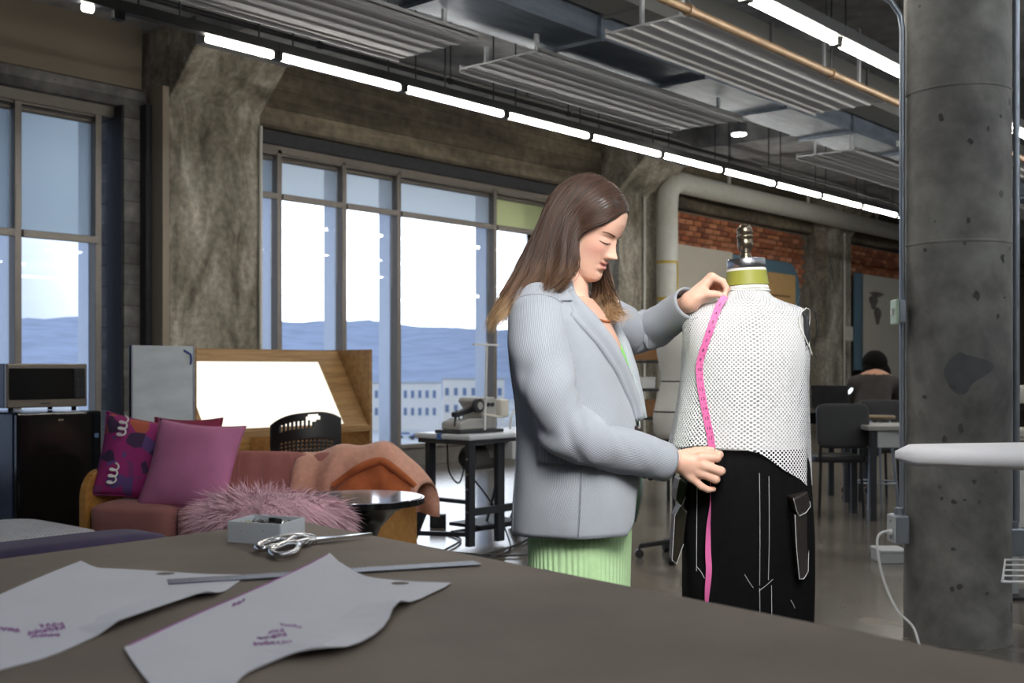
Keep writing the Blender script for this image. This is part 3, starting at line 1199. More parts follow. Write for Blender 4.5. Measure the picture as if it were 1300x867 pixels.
# ---- salmon sofa with plywood ends
sofa = thing('sofa', 'salmon pink sofa with curved plywood ends, behind the purple couch', 'sofa', W(-2.13, 5.67), CAMROT - R_(12))
SL, SD = 1.47, 0.78
for k, x in enumerate((0.0, SL)):
    prof = []
    r = 0.14
    pts = [(-0.02, 0.04)]
    for a in range(0, 91, 15):
        hh = 0.69 if k == 0 else 0.50
        pts.append((-0.02 + r - r * math.cos(R_(a)), hh - r + r * math.sin(R_(a))))
    for a in range(0, 91, 15):
        pts.append((SD - r * 0.6 + r * 0.6 * math.sin(R_(a)), (0.69 if k == 0 else 0.50) - r * 0.6 + r * 0.6 * math.cos(R_(a))))
    pts.append((SD, 0.04))
    MB().prism([(x - 0.02, y, z) for y, z in pts], (0.04, 0, 0)).build('end_panel', M['sofa_wood'], sofa, bevel=0.006)
MB().span((0.02, 0.04, 0.14), (SL - 0.02, SD - 0.02, 0.36)).build('base', M['salmon_plain'], sofa, bevel=0.02)
MB().span((0.02, SD - 0.14, 0.3), (SL - 0.02, SD - 0.03, 0.68)).build('back_frame', M['salmon_plain'], sofa, bevel=0.03)
sw = (SL - 0.04) / 3
for k in range(3):
    x = 0.02 + sw * (k + 0.5)
    smooth_box(MB(), (x, 0.26 - (0.012 if k == 1 else 0), 0.44), (sw - 0.004, 0.6, 0.17), puff=0.025).build('seat_cushion', M['salmon_plain'], sofa, smooth=True, ang=80)
    smooth_box(MB(), (x, 0.58, 0.605), (sw - 0.004, 0.17, 0.30), M_=rot(R_(-10), 0, 0)).build('back_cushion', M['salmon'], sofa, smooth=True, ang=80)
for x in (0.1, SL - 0.1):
    for y in (0.1, SD - 0.1):
        MB().cyl((x, y, 0), (x, y, 0.15), 0.02, 0.025, 10).build('leg', M['black'], sofa, smooth=True)


def pillow(name, label, loc, s, T, mtx, m, cat='cushion', wrinkle=0.004):
    r = thing(name, label, cat, loc)
    r.rotation_euler = mtx.to_euler()
    mb = MB()
    n = 26
    vs, fs, uv = [], [], []
    for side in (1, -1):
        for j in range(n + 1):
            for i in range(n + 1):
                u, v = 2 * i / n - 1, 2 * j / n - 1
                k = 1 - 0.09 * (1 - v * v) * abs(u) ** 3 
                kk = 1 - 0.09 * (1 - u * u) * abs(v) ** 3
                t = T / 2 * (max(0, 1 - u ** 4) ** 0.6) * (max(0, 1 - v ** 4) ** 0.6)
                t *= 0.55 + 0.45 * math.cos(u * 1.2) * math.cos(v * 1.2)
                wv = wrinkle * math.sin(9 * u + 5 * v + side) * (u * u + v * v) * 0.5
                vs.append((s / 2 * u * k, side * -(t + (wv if t > 0.004 else 0)), s / 2 * v * kk))
    m1 = (n + 1) ** 2
    for sidx in range(2):
        for j in range(n):
            for i in range(n):
                a = sidx * m1 + j * (n + 1) + i
                fs.append((a, a + 1, a + n + 2, a + n + 1))
                uv.append([(i / n, j / n), ((i + 1) / n, j / n), ((i + 1) / n, (j + 1) / n), (i / n, (j + 1) / n)])
    mb.add(vs, fs, uv)
    o = mb.build('cover', m, r, smooth=True, ang=80)
    bm = bmesh.new()
    bm.from_mesh(o.data)
    bmesh.ops.remove_doubles(bm, verts=bm.verts, dist=0.0005)
    bmesh.ops.recalc_face_normals(bm, faces=bm.faces)
    bm.to_mesh(o.data)
    bm.free()
    # piped edge
    edge = []
    for t in range(0, 104):
        q = t / 26
        if q < 1: u, v = -1 + 2 * q, -1
        elif q < 2: u, v = 1, -1 + 2 * (q - 1)
        elif q < 3: u, v = 1 - 2 * (q - 2), 1
        else: u, v = -1, 1 - 2 * (q - 3)
        k = 1 - 0.09 * (1 - v * v) * abs(u) ** 3
        kk = 1 - 0.09 * (1 - u * u) * abs(v) ** 3
        edge.append((s / 2 * u * k, 0, s / 2 * v * kk))
    MB().tube(edge + [edge[0]], 0.004, 6).build('piping', m, r, smooth=True)
    return r


def pattern_mat():
    m, nt, b = principled('patterned_magenta_cloth')
    N = nt.nodes.new
    L = nt.links
    tc = N('ShaderNodeTexCoord')
    vo = N('ShaderNodeTexVoronoi')
    vo.inputs['Scale'].default_value = 7
    L.new(tc.outputs['UV'], vo.inputs['Vector'])
    r = N('ShaderNodeValToRGB')
    r.color_ramp.interpolation = 'CONSTANT'
    e = r.color_ramp.elements
    e[0].position, e[0].color = 0, (*srgb(150, 40, 110), 1)
    e[1].position, e[1].color = 0.42, (*srgb(122, 52, 108), 1)
    for p, c in ((0.6, srgb(168, 84, 62)), (0.72, srgb(62, 40, 74)), (0.86, srgb(96, 70, 128))):
        k = e.new(p)
        k.color = (*c, 1)
    sp = N('ShaderNodeSeparateColor')
    L.new(vo.outputs['Color'], sp.inputs[0])
    L.new(sp.outputs[0], r.inputs[0])
    L.new(r.outputs[0], b.inputs['Base Color'])
    b.inputs['Roughness'].default_value = 0.85
    return m


pc = PX(243, 592, 5.70)
pillow('cushion', 'plain pink velvet square cushion leaning on the salmon sofa', pc, 0.47, 0.17,
       rot(0, 0, CAMROT - R_(8)) @ rot(R_(-22), 0, 0) @ rot(0, R_(5), 0), M['pinkvel'])
pc2 = PX(181, 583, 5.84)
pat = pillow('cushion', 'magenta patterned cushion with white script, left on the salmon sofa', pc2, 0.44, 0.15,
             rot(0, 0, CAMROT + R_(20)) @ rot(R_(-18), 0, 0) @ rot(0, R_(11), 0), pattern_mat())
white_ink = mat('white_stitching', srgb(232, 228, 230), 0.8)
for zc in (0.13, -0.12):
    sq = MB()
    pts = []
    for i in range(34):
        t = i / 33
        pts.append((-0.125 + 0.02 * math.sin(t * 19), -0.072 - 0.004, zc + 0.05 - 0.10 * t + 0.012 * math.cos(t * 19)))
    sq.tube(pts, 0.0045, 5)
    sq.build('white_script', white_ink, pat)
pc3 = PX(255, 548, 6.05)
pillow('cushion', 'dark pink cushion edge peeking over the plain pink cushion', PX(236, 578, 6.0), 0.40, 0.10,
       rot(0, 0, CAMROT - R_(14)) @ rot(R_(-8), 0, 0), mat('dusky_pink', srgb(150, 52, 84), 0.85))

# ---- blanket thrown over the right end of the sofa back
orange = mat('orange_wool', srgb(180, 98, 56), 0.95, var=0.1, scale=30, bump=0.25, sheen=0.2)
peach = mat('peach_wool', srgb(208, 156, 136), 0.95, var=0.1, scale=40, bump=0.3, sheen=0.3)
bl = thing('blanket', 'peach and orange wool blanket thrown over the right end of the salmon sofa', 'blanket', W(-2.13, 5.67), CAMROT - R_(12))
mb = MB()
rings = []
NX = 46
for i in range(NX + 1):
    t = i / NX
    x = 0.93 + 0.66 * t
    top = 0.755 + 0.055 * math.sin(min(1, t * 1.25) * PI * 0.62) - 0.21 * max(0, (t - 0.66) / 0.34) ** 1.8
    half = 0.145 - 0.02 * t
    ring = []
    for k in range(31):
        a = PI * k / 30
        y = 0.62 - half * math.cos(a) * 1.12
        prof = math.sin(a) ** 0.55
        bot = 0.5 if k < 15 else 0.42
        z = bot + (top - bot) * prof
        fold = 0.016 * math.sin(24 * t + 3.0 * math.cos(a) + 0.8) * (0.35 + abs(math.cos(a)))
        y -= fold * math.cos(a) * -1.0
        z += 0.010 * math.sin(17 * t + 2 * a)
        ring.append((x + 0.05 * math.cos(a) * -0.6, y, z))
    rings.append(ring)
mb.loft(rings, closed=False, caps=False)
o = mb.build('outer_cloth', peach, bl, smooth=True, ang=180)
sd = o.modifiers.new('thickness', 'SOLIDIFY')
sd.thickness = 0.012
mb = MB()
rings = []
for i in range(25):
    t = i / 24
    x = 1.17 + 0.40 * t
    top = 0.60 + 0.125 * math.sin(min(1, t * 1.5) * PI / 2) - 0.12 * max(0, (t - 0.55) / 0.45) ** 1.6
    ring = []
    for k in range(9):
        q = k / 8
        ring.append((x, 0.40 + 0.035 * math.sin(q * PI) * -1 + 0.012 * math.sin(14 * t + 2 * q) + 0.02 * q, 0.50 + (top - 0.50) * q))
    rings.append(ring)
mb.loft(rings, closed=False, caps=False)
o = tag(mb.build('turned_underside', orange, bl, smooth=True, ang=180), 'orange underside of the blanket')
sd = o.modifiers.new('thickness', 'SOLIDIFY')
sd.thickness = 0.012
# rolled hem along the fold
hem = []
for i in range(25):
    t = i / 24
    x = 1.15 + 0.44 * t
    top = 0.60 + 0.135 * math.sin(min(1, t * 1.5) * PI / 2) - 0.13 * max(0, (t - 0.55) / 0.45) ** 1.6
    hem.append((x, 0.405 + 0.012 * math.sin(14 * t), top))
MB().tube(hem, [0.014 + 0.008 * math.sin(PI * i / 24) for i in range(25)], 10).build('rolled_hem', orange, bl, smooth=True)

# ---- violet couch, its back towards the camera
pv = thing('couch', 'purple velvet couch seen from behind, just beyond the work table', 'sofa', (0, 0, 0))
MB().span((0.2, 3.30, 0.10), (2.85, 4.25, 0.36)).build('base', M['violet'], pv, bevel=0.02)
MB().span((0.2, 3.30, 0.3), (2.85, 3.46, 0.55)).build('back_frame', M['violet'], pv, bevel=0.03)
for (a, b, h) in ((0.22, 1.18, 0.660), (1.18, 2.14, 0.660), (2.14, 2.82, 0.60)):
    smooth_box(MB(), ((a + b) / 2, 3.42, h - 0.12), (b - a - 0.004, 0.22, 0.25)).build('back_cushion', M['violet'], pv, smooth=True, ang=80)
for (a, b) in ((0.22, 1.08), (1.08, 1.95), (1.95, 2.82)):
    smooth_box(MB(), ((a + b) / 2, 3.88, 0.42), (b - a - 0.004, 0.68, 0.15)).build('seat_cushion', M['violet'], pv, smooth=True, ang=80)
for x in (0.3, 2.75):
    for y in (3.4, 4.15):
        MB().cyl((x, y, 0), (x, y, 0.11), 0.02, n=10).build('leg', M['black'], pv, smooth=True)

# ---- shaggy pink cushion on the couch
furm = mat('pink_long_fur', srgb(214, 178, 190), 0.8, var=0.2, scale=9, sheen=0.2)
fcen = PX(352, 656, 4.08)
fc = thing('fur_cushion', 'shaggy pink long-haired cushion lying on the purple couch end', 'cushion', fcen, CAMROT)
fa, fb, fh = 0.24, 0.15, 0.085
MB().ball((0, 0, 0), (fa, fb, fh), 32, 18).build('cushion_body', furm, fc, smooth=True)
mb = MB()
for k in range(5200):
    th = random.uniform(0, 2 * PI)
    z = random.uniform(-0.9, 1)
    q = math.sqrt(1 - z * z)
    n0 = Vector((q * math.cos(th), q * math.sin(th), z))
    p = Vector((n0.x * fa, n0.y * fb, n0.z * fh))
    left = max(0, -n0.x)
    ln = random.uniform(0.045, 0.085) * (1 + 0.55 * left)
    comb = Vector((0.75 - 1.6 * left, -0.25, -0.55 + 0.7 * left))
    d0 = (n0 * 0.55 + comb * 0.55 + Vector((random.gauss(0, .25), random.gauss(0, .25), random.gauss(0, .2)))).normalized()
    side = d0.cross(n0 + Vector((0.01, 0.02, 0.03))).normalized() * random.uniform(0.0011, 0.0022)
    q1 = p + d0 * ln * 0.5 + Vector((0, 0, -0.004))
    q2 = p + d0 * ln + Vector((random.gauss(0, .008), random.gauss(0, .008), -0.022 + random.gauss(0, .006)))
    mb.add([p - side, p + side, q1 + side * 0.8, q1 - side * 0.8, q2], [(0, 1, 2, 3), (3, 2, 4)])
o = mb.build('fur', furm, fc, fix=False)
o['kind'] = 'stuff'

# ---- tulip side table
tt = thing('side_table', 'round black tulip side table with a glossy rimmed top', 'table', W(-0.63, 4.72), CAMROT)
MB().lathe([(0.0, 0.645), (0.255, 0.645), (0.262, 0.650), (0.262, 0.664), (0.256, 0.670), (0.0, 0.670)], 56).build('table_top', mat('smoky_glossy_top', srgb(120, 124, 136), 0.08, 0.3, var=0.5, scale=7), tt, smooth=True)
MB().lathe([(0.264, 0.643), (0.266, 0.643), (0.266, 0.667), (0.262, 0.667)], 56).build('rim', M['black_gloss'], tt, smooth=True)
MB().lathe([(0.0, 0), (0.2, 0.0), (0.19, 0.012), (0.10, 0.03), (0.05, 0.08), (0.036, 0.18), (0.036, 0.32), (0.05, 0.45), (0.085, 0.54), (0.15, 0.61), (0.22, 0.64), (0.0, 0.644)], 48).build('pedestal', M['black_gloss'], tt, smooth=True)

# ---- woven ottoman
def weave_mat():
    m, nt, b = principled('woven_white_cloth')
    N = nt.nodes.new
    L = nt.links
    tc = N('ShaderNodeTexCoord')
    mp = N('ShaderNodeMapping')
    mp.inputs['Rotation'].default_value = (0, 0, 0.6)
    mp.inputs['Scale'].default_value = (1, 1, 1)
    L.new(tc.outputs['Object'], mp.inputs[0])
    br = N('ShaderNodeTexBrick')
    br.inputs['Scale'].default_value = 14
    br.inputs['Color1'].default_value = (*srgb(206, 208, 212), 1)
    br.inputs['Color2'].default_value = (*srgb(186, 190, 198), 1)
    br.inputs['Mortar'].default_value = (*srgb(140, 140, 150), 1)
    br.inputs['Mortar Size'].default_value = 0.03
    L.new(mp.outputs[0], br.inputs['Vector'])
    L.new(br.outputs[0], b.inputs['Base Color'])
    b.inputs['Roughness'].default_value = 0.9
    return m


ot = thing('ottoman', 'low ottoman with a white woven top in front of the fridge', 'ottoman', (2.12, 5.3, 0))
smooth_box(MB(), (0, 0, 0.40), (1.36, 0.80, 0.10)).build('top_cushion', weave_mat(), ot, smooth=True, ang=60)
MB().span((-0.66, -0.38, 0.08), (0.66, 0.38, 0.36)).build('base', M['violet'], ot, bevel=0.015)
for x in (-0.6, 0.6):
    for y in (-0.33, 0.33):
        MB().cyl((x, y, 0), (x, y, 0.09), 0.022, n=10).build('foot', M['black'], ot, smooth=True)

# ---- fridge and microwave
fr = thing('mini_fridge', 'black mini fridge at the left edge under the microwave', 'fridge', (2.96, 6.15, 0))
MB().span((0, 0.05, 0.03), (0.5, 0.52, 0.955)).build('cabinet', M['navy_side'], fr, bevel=0.012)
MB().span((0, 0, 0.07), (0.5, 0.048, 0.955)).build('door', M['black_gloss'], fr, bevel=0.012)
MB().span((0.0, 0.02, 0.02), (0.5, 0.05, 0.07)).build('kick_plate', M['black'], fr)
MB().span((0.235, -0.002, 0.905), (0.265, 0.001, 0.915)).build('badge', M['stainless'], fr)
MB().span((0.455, -0.002, 0.80), (0.48, 0.001, 0.825)).build('sticker', mat('blue_sticker', srgb(110, 140, 180), 0.5), fr)
mw = thing('microwave', 'steel framed black microwave on top of the mini fridge', 'microwave', (2.9, 6.15, 0.958))
MB().span((0, 0.03, 0.025), (0.47, 0.38, 0.27)).build('cabinet', M['navy_side'], mw, bevel=0.006)
MB().span((0, 0, 0.025), (0.47, 0.032, 0.27)).build('front_frame', M['stainless'], mw, bevel=0.006)
MB().span((0.012, -0.008, 0.07), (0.385, 0.001, 0.245)).build('door', M['black_gloss'], mw, bevel=0.006)
MB().span((0.387, -0.008, 0.07), (0.455, 0.001, 0.245)).build('control_panel', M['black'], mw, bevel=0.006)
MB().span((0.19, -0.003, 0.043), (0.25, 0.001, 0.05)).build('badge', M['dark_steel'], mw)
for k in range(8):
    MB().span((0.395 + (k % 2) * 0.028, -0.011, 0.085 + (k // 2) * 0.028), (0.418 + (k % 2) * 0.028, -0.007, 0.105 + (k // 2) * 0.028)).build('button', M['dark_steel'], mw)
for x in (0.05, 0.42):
    for y in (0.06, 0.34):
        MB().cyl((x, y, 0), (x, y, 0.03), 0.014, n=10).build('foot', M['black'], mw)

# ---- pale board leaning behind the sofa
wb = thing('whiteboard', 'pale grey blank board standing left of the light table', 'board', (3.52, 5.93, 0))
MB().span((0, 0, 0.0), (0.42, 0.022, 1.335)).build('board', mat('scuffed_whiteboard', srgb(188, 198, 204), 0.5, var=0.12, scale=4, stretch=(1, 1, 3)), wb)
for x in (0, 0.41):
    MB().span((x, -0.003, 0), (x + 0.01, 0.025, 1.337)).build('edge_strip', M['conduit'], wb)
ink = mat('blue_marker', srgb(50, 70, 150), 0.6)
MB().tube([(0.345, -0.004, 1.31), (0.375, -0.004, 1.295), (0.392, -0.004, 1.285), (0.396, -0.004, 1.25), (0.39, -0.004, 1.225)], 0.006, 6).build('marker_stroke', ink, wb)

# ---- plywood light table
lt = thing('light_table', 'plywood light table with a glowing slanted screen, behind the sofa', 'light table', (0, 0, 0))
x0, x1, y0, y1 = 3.97, 5.40, 5.97, 6.50
for x in (x0, x1):
    MB().span((x - 0.012, y0, 0), (x + 0.012, y1, 1.335)).build('side_panel', M['plywood'], lt)
MB().span((x0, y1 - 0.02, 0.3), (x1, y1, 1.335)).build('back_panel', M['plywood'], lt)
# slanted plywood face with the screen let in
zf, zb_, yb_ = 0.80, 1.325, 6.32
def SLP(x, t, off=0.0):
    nrm = Vector((0, -(zb_ - zf), (yb_ - y0 - 0.012))).normalized()
    return Vector((x, y0 + 0.012 + t * (yb_ - y0 - 0.012), zf + t * (zb_ - zf))) + nrm * off
lx0, lx1, t0, t1 = 4.06, 5.18, 0.04, 0.86
mb = MB()
def slab(mb, xa, xb, ta, tb, o0, o1):
    vs = [SLP(xa, ta, o0), SLP(xb, ta, o0), SLP(xb, tb, o0), SLP(xa, tb, o0), SLP(xa, ta, o1), SLP(xb, ta, o1), SLP(xb, tb, o1), SLP(xa, tb, o1)]
    mb.add(vs, [(3, 2, 1, 0), (4, 5, 6, 7), (0, 1, 5, 4), (1, 2, 6, 5), (2, 3, 7, 6), (3, 0, 4, 7)])
for a in ((x0, lx0, 0, 1), (lx1, x1, 0, 1), (lx0, lx1, 0, t0), (lx0, lx1, t1, 1)):
    slab(mb, *a, -0.02, 0)
mb.build('sloping_face', M['plywood'], lt)
mb = MB()
slab(mb, lx0, lx1, t0, t1, -0.018, -0.008)
mb.build('glowing_screen', glow('light_table_screen', (1.0, 0.96, 0.84), 1.25), lt)
MB().span((x0, y0 - 0.01, 0.765), (x1, y0 + 0.02, 0.805)).build('front_ledge', M['plywood'], lt)
MB().span((x0, y0 + 0.05, 0.55), (x1, y1 - 0.02, 0.57)).build('shelf', M['plywood'], lt)
MB().span((4.75, y0 + 0.02, 0.0), (4.78, y1 - 0.03, 0.77)).build('upright', M['plywood'], lt)

# ---- task chair with perforated back
ch = thing('office_chair', 'black task chair with a slotted plastic back, before the light table', 'chair', W(-1.20, 6.62), CAMROT + R_(10))
bm = bmesh.new()
nu, nv = 34, 40
grid = {}
for j in range(nv + 1):
    for i in range(nu + 1):
        u, v = 2 * i / nu - 1, j / nv
        wd = 0.205 * (0.80 + 0.2 * math.sin(min(1, v * 1.4) * PI / 2))
        x = u * wd
        zt = 0.50 + 0.445 * v - 0.055 * (abs(u) ** 3) * v + 0.02 * u * v
        y = -0.03 + 0.05 * u * u - 0.05 * v + 0.06 * v * v
        grid[i, j] = bm.verts.new((x, y, zt))
for j in range(nv):
    for i in range(nu):
        u, v = 2 * (i + .5) / nu - 1, (j + .5) / nv
        if ((u - 0.2) / 0.2) ** 2 + ((v - 0.93) / 0.045) ** 2 < 1:
            continue
        if i % 2 == 1 and 3 < i < nu - 4 and ((0.80 < v < 0.90 and u < 0.25) or (0.42 < v < 0.68 and j % 2) or (0.15 < v < 0.38 and j % 2)):
            continue
        bm.faces.new((grid[i, j], grid[i + 1, j], grid[i + 1, j + 1], grid[i, j + 1]))
me = bpy.data.meshes.new('backrest')
bmesh.ops.recalc_face_normals(bm, faces=bm.faces)
bm.to_mesh(me)
bm.free()
me.materials.append(M['blackplastic'])
me.polygons.foreach_set('use_smooth', [True] * len(me.polygons))
o = bpy.data.objects.new('backrest', me)
COL.objects.link(o)
o.parent = ch
sd = o.modifiers.new('thickness', 'SOLIDIFY')
sd.thickness = 0.012
smooth_box(MB(), (0, 0.25, 0.47), (0.46, 0.44, 0.07)).build('seat', M['black'], ch, smooth=True, ang=80)
MB().tube([(0, 0.0, 0.56), (0, -0.04, 0.48), (0, 0.08, 0.42), (0, 0.22, 0.42)], 0.022, 8).build('back_bracket', M['blackplastic'], ch, smooth=True)
MB().cyl((0, 0.24, 0.09), (0, 0.24, 0.44), 0.025, n=12).build('gas_column', M['dark_steel'], ch, smooth=True)


def star_base(parent, c, r, h=0.09):
    for k in range(5):
        a = 2 * PI * k / 5 + 0.3
        e = (c[0] + r * math.cos(a), c[1] + r * math.sin(a), 0.075)
        l = MB().beam((c[0], c[1], h), e, 0.035, 0.03).build('star_leg', M['blackplastic'], parent, bevel=0.004)
        MB().cyl((e[0] - 0.018 * math.sin(a), e[1] + 0.018 * math.cos(a), 0.028), (e[0] + 0.018 * math.sin(a), e[1] - 0.018 * math.cos(a), 0.028), 0.028, n=14).build('caster', M['black'], l, smooth=True)
        MB().cyl((e[0], e[1], 0.03), (e[0], e[1], 0.075), 0.008, n=8).build('caster_stem', M['dark_steel'], l)


star_base(ch, (0, 0.24), 0.28)
for s in (-1, 1):
    MB().tube([(s * 0.18, 0.2, 0.43), (s * 0.27, 0.2, 0.45), (s * 0.28, 0.2, 0.62)], 0.015, 8).build('arm_post', M['blackplastic'], ch, smooth=True)
    MB().span((s * 0.28 - 0.035, 0.08, 0.62), (s * 0.28 + 0.035, 0.32, 0.645)).build('arm_pad', M['blackplastic'], ch, bevel=0.01)

# ---- industrial sewing table and machine
tx, ty_ = 5.47, 5.09
st = thing('sewing_table', 'white topped sewing table on black steel legs, left of the woman', 'table', (tx, ty_, 0))
MB().span((0, 0, 0.725), (1.2, 0.52, 0.762)).build('table_top', mat('white_laminate', srgb(206, 212, 220), 0.3, var=0.03), st, bevel=0.012)
MB().span((0.02, 0.02, 0.695), (1.18, 0.50, 0.725)).build('under_rail', M['dark_steel'], st)
MB().span((-0.002, 0.26, 0.722), (0.03, 0.30, 0.764)).build('blue_tape', mat('blue_tape', srgb(70, 110, 170), 0.5), st)
blk = mat('charcoal_powder_coat', srgb(44, 48, 54), 0.45, 0.2, var=0.06)
for fx in (0.06, 1.12):
    MB().span((fx - 0.03, 0.03, 0.02), (fx + 0.03, 0.07, 0.70)).build('leg', blk, st, bevel=0.003)
    MB().beam((fx, 0.42, 0.70), (fx, 0.42, 0.34), 0.06, 0.04, (0, 1, 0)).beam((fx, 0.42, 0.36), (fx, 0.60, 0.02), 0.06, 0.04, (0, 1, 0)).build('bent_leg', blk, st)
    MB().span((fx - 0.02, 0.06, 0.30), (fx + 0.02, 0.42, 0.325)).build('side_brace', blk, st)
    MB().beam((fx, 0.05, 0.10), (fx, 0.58, 0.06), 0.03, 0.03).build('side_brace', blk, st)
    for z in (0.25, 0.4, 0.5, 0.6):
        MB().cyl((fx - 0.034, 0.05, z), (fx + 0.034, 0.05, z), 0.009, n=10).build('bolt', M['steel'], st)
MB().span((0.34, 0.05, 0.02), (0.41, 0.09, 0.70)).build('leg', blk, st, bevel=0.003)
MB().span((0.06, 0.04, 0.22), (1.12, 0.07, 0.27)).build('cross_bar', blk, st)
MB().span((0.06, 0.20, 0.08), (1.12, 0.23, 0.11)).build('cross_bar', blk, st)
MB().span((0.28, 0.16, 0.10), (0.75, 0.46, 0.125)).build('treadle', blk, st, bevel=0.006)
MB().beam((0.5, 0.3, 0.12), (0.62, 0.25, 0.58), 0.014, 0.014).build('treadle_rod', blk, st)
MB().span((0.42, -0.01, 0.58), (0.85, 0.25, 0.70)).build('drawer_box', M['panel'], st, bevel=0.006)
mo = MB().cyl((0.28, 0.28, 0.58), (0.52, 0.28, 0.58), 0.085, n=20).build('motor', M['duct_paint'], st, smooth=True)
MB().cyl((0.24, 0.28, 0.58), (0.275, 0.28, 0.58), 0.05, n=16).build('pulley', M['dark_steel'], mo, smooth=True)
for k, pth in enumerate(([(0.15, 0.15, 0.70), (0.17, 0.15, 0.5), (0.3, 0.14, 0.35), (0.42, 0.12, 0.2), (0.4, 0.0, 0.02), (0.1, -0.25, 0.012), (-0.15, -0.3, 0.012)],
                         [(0.1, 0.3, 0.69), (0.12, 0.3, 0.5), (0.2, 0.28, 0.42), (0.25, 0.26, 0.6)],
                         [(0.5, -0.1, 0.012), (0.2, -0.42, 0.012), (-0.05, -0.3, 0.012), (-0.2, 0.2, 0.012)])):
    MB().tube(spline(pth, 30), 0.006, 6).build('cable', M['black'], st, smooth=True)

sm = thing('sewing_machine', 'white and grey overlock sewing machine on the white topped table', 'sewing machine', (tx + 0.04, ty_ + 0.12, 0.763))
cream = mat('cream_enamel', srgb(214, 210, 200), 0.35, var=0.03)
grey_e = mat('grey_enamel', srgb(168, 168, 166), 0.35, var=0.04)
MB().span((0, 0, 0), (0.44, 0.24, 0.022)).build('base_plate', M['dark_steel'], sm, bevel=0.004)
MB().prism([(0.02, 0.02, 0.022), (0.26, 0.02, 0.022), (0.26, 0.02, 0.10), (0.10, 0.02, 0.10), (0.02, 0.02, 0.075)], (0, 0.18, 0)).build('lower_housing', grey_e, sm, bevel=0.012)
MB().prism([(0.24, 0.03, 0.022), (0.40, 0.03, 0.022), (0.40, 0.03, 0.225), (0.38, 0.03, 0.24), (0.20, 0.03, 0.24), (0.18, 0.03, 0.215), (0.24, 0.03, 0.15)], (0, 0.17, 0)).build('column_housing', grey_e, sm, bevel=0.012)
MB().beam((0.22, 0.08, 0.165), (0.02, 0.08, 0.125), 0.05, 0.035).build('needle_arm', M['dark_steel'], sm, bevel=0.006)
MB().cyl((0.19, 0.0, 0.185), (0.19, 0.03, 0.185), 0.048, n=24).build('hand_wheel', M['dark_steel'], sm, smooth=True)
MB().cyl((0.19, -0.008, 0.185), (0.19, 0.0, 0.185), 0.026, n=20).build('wheel_hub', grey_e, sm, smooth=True)
for x in (0.03, 0.06, 0.10):
    MB().cyl((x, 0.07, 0.07), (x, 0.07, 0.155), 0.006, n=8).build('needle_bar', M['chrome'], sm, smooth=True)
MB().beam((0.02, 0.06, 0.14), (0.0, 0.05, 0.05), 0.012, 0.02).build('presser_foot', M['chrome'], sm)
for k in range(3):
    MB().cyl((0.27 + 0.04 * k, 0.02, 0.19), (0.27 + 0.04 * k, 0.035, 0.19), 0.014, n=14).build('tension_dial', M['dark_steel'], sm, smooth=True)
MB().cyl((0.22, -0.02, 0.02), (0.24, -0.02, 0.62), 0.008, n=8).build('thread_pole', M['white_plastic'], sm, smooth=True)
MB().beam((0.20, -0.02, 0.13), (0.42, 0.0, 0.10), 0.016, 0.016).build('bracket_arm', cream, sm, bevel=0.004)
MB().beam((0.10, -0.02, 0.60), (0.36, -0.02, 0.60), 0.012, 0.012).build('thread_guide', M['white_plastic'], sm)
mb = MB()
smooth_box(mb, (0.48, 0.07, 0.16), (0.085, 0.10, 0.13))
mb.build('lamp_head', cream, sm, smooth=True, ang=80)
MB().tube(spline([(0.56, 0.05, 0.012), (0.58, 0.05, 0.10), (0.66, 0.06, 0.17), (0.72, 0.07, 0.16)], 14), 0.009, 8).build('lamp_neck', M['white_plastic'], sm, smooth=True)
# floor cables
tag(MB().tube(spline([PX(560, 676, 8.3), *[W((x - 650) / F * d, d, 0.012) for x, d in ((585, 7.9), (560, 7.3), (600, 7.2), (650, 7.6), (675, 8.0))]], 40), 0.008, 6).build('floor_cable', M['black'], smooth=True),
    'black cable looping over the bright floor under the sewing table', 'cable')
sk = W((556 - 650) / F * 8.6, 8.6)
s_ = thing('power_strip', 'small black power block on the floor left of the sewing table', 'power strip', sk, CAMROT)
MB().span((-0.06, -0.04, 0), (0.06, 0.04, 0.10)).build('block', M['black'], s_, bevel=0.005)
MB().span((-0.04, -0.043, 0.03), (0.0, -0.039, 0.07)).build('socket', M['dark_steel'], s_)

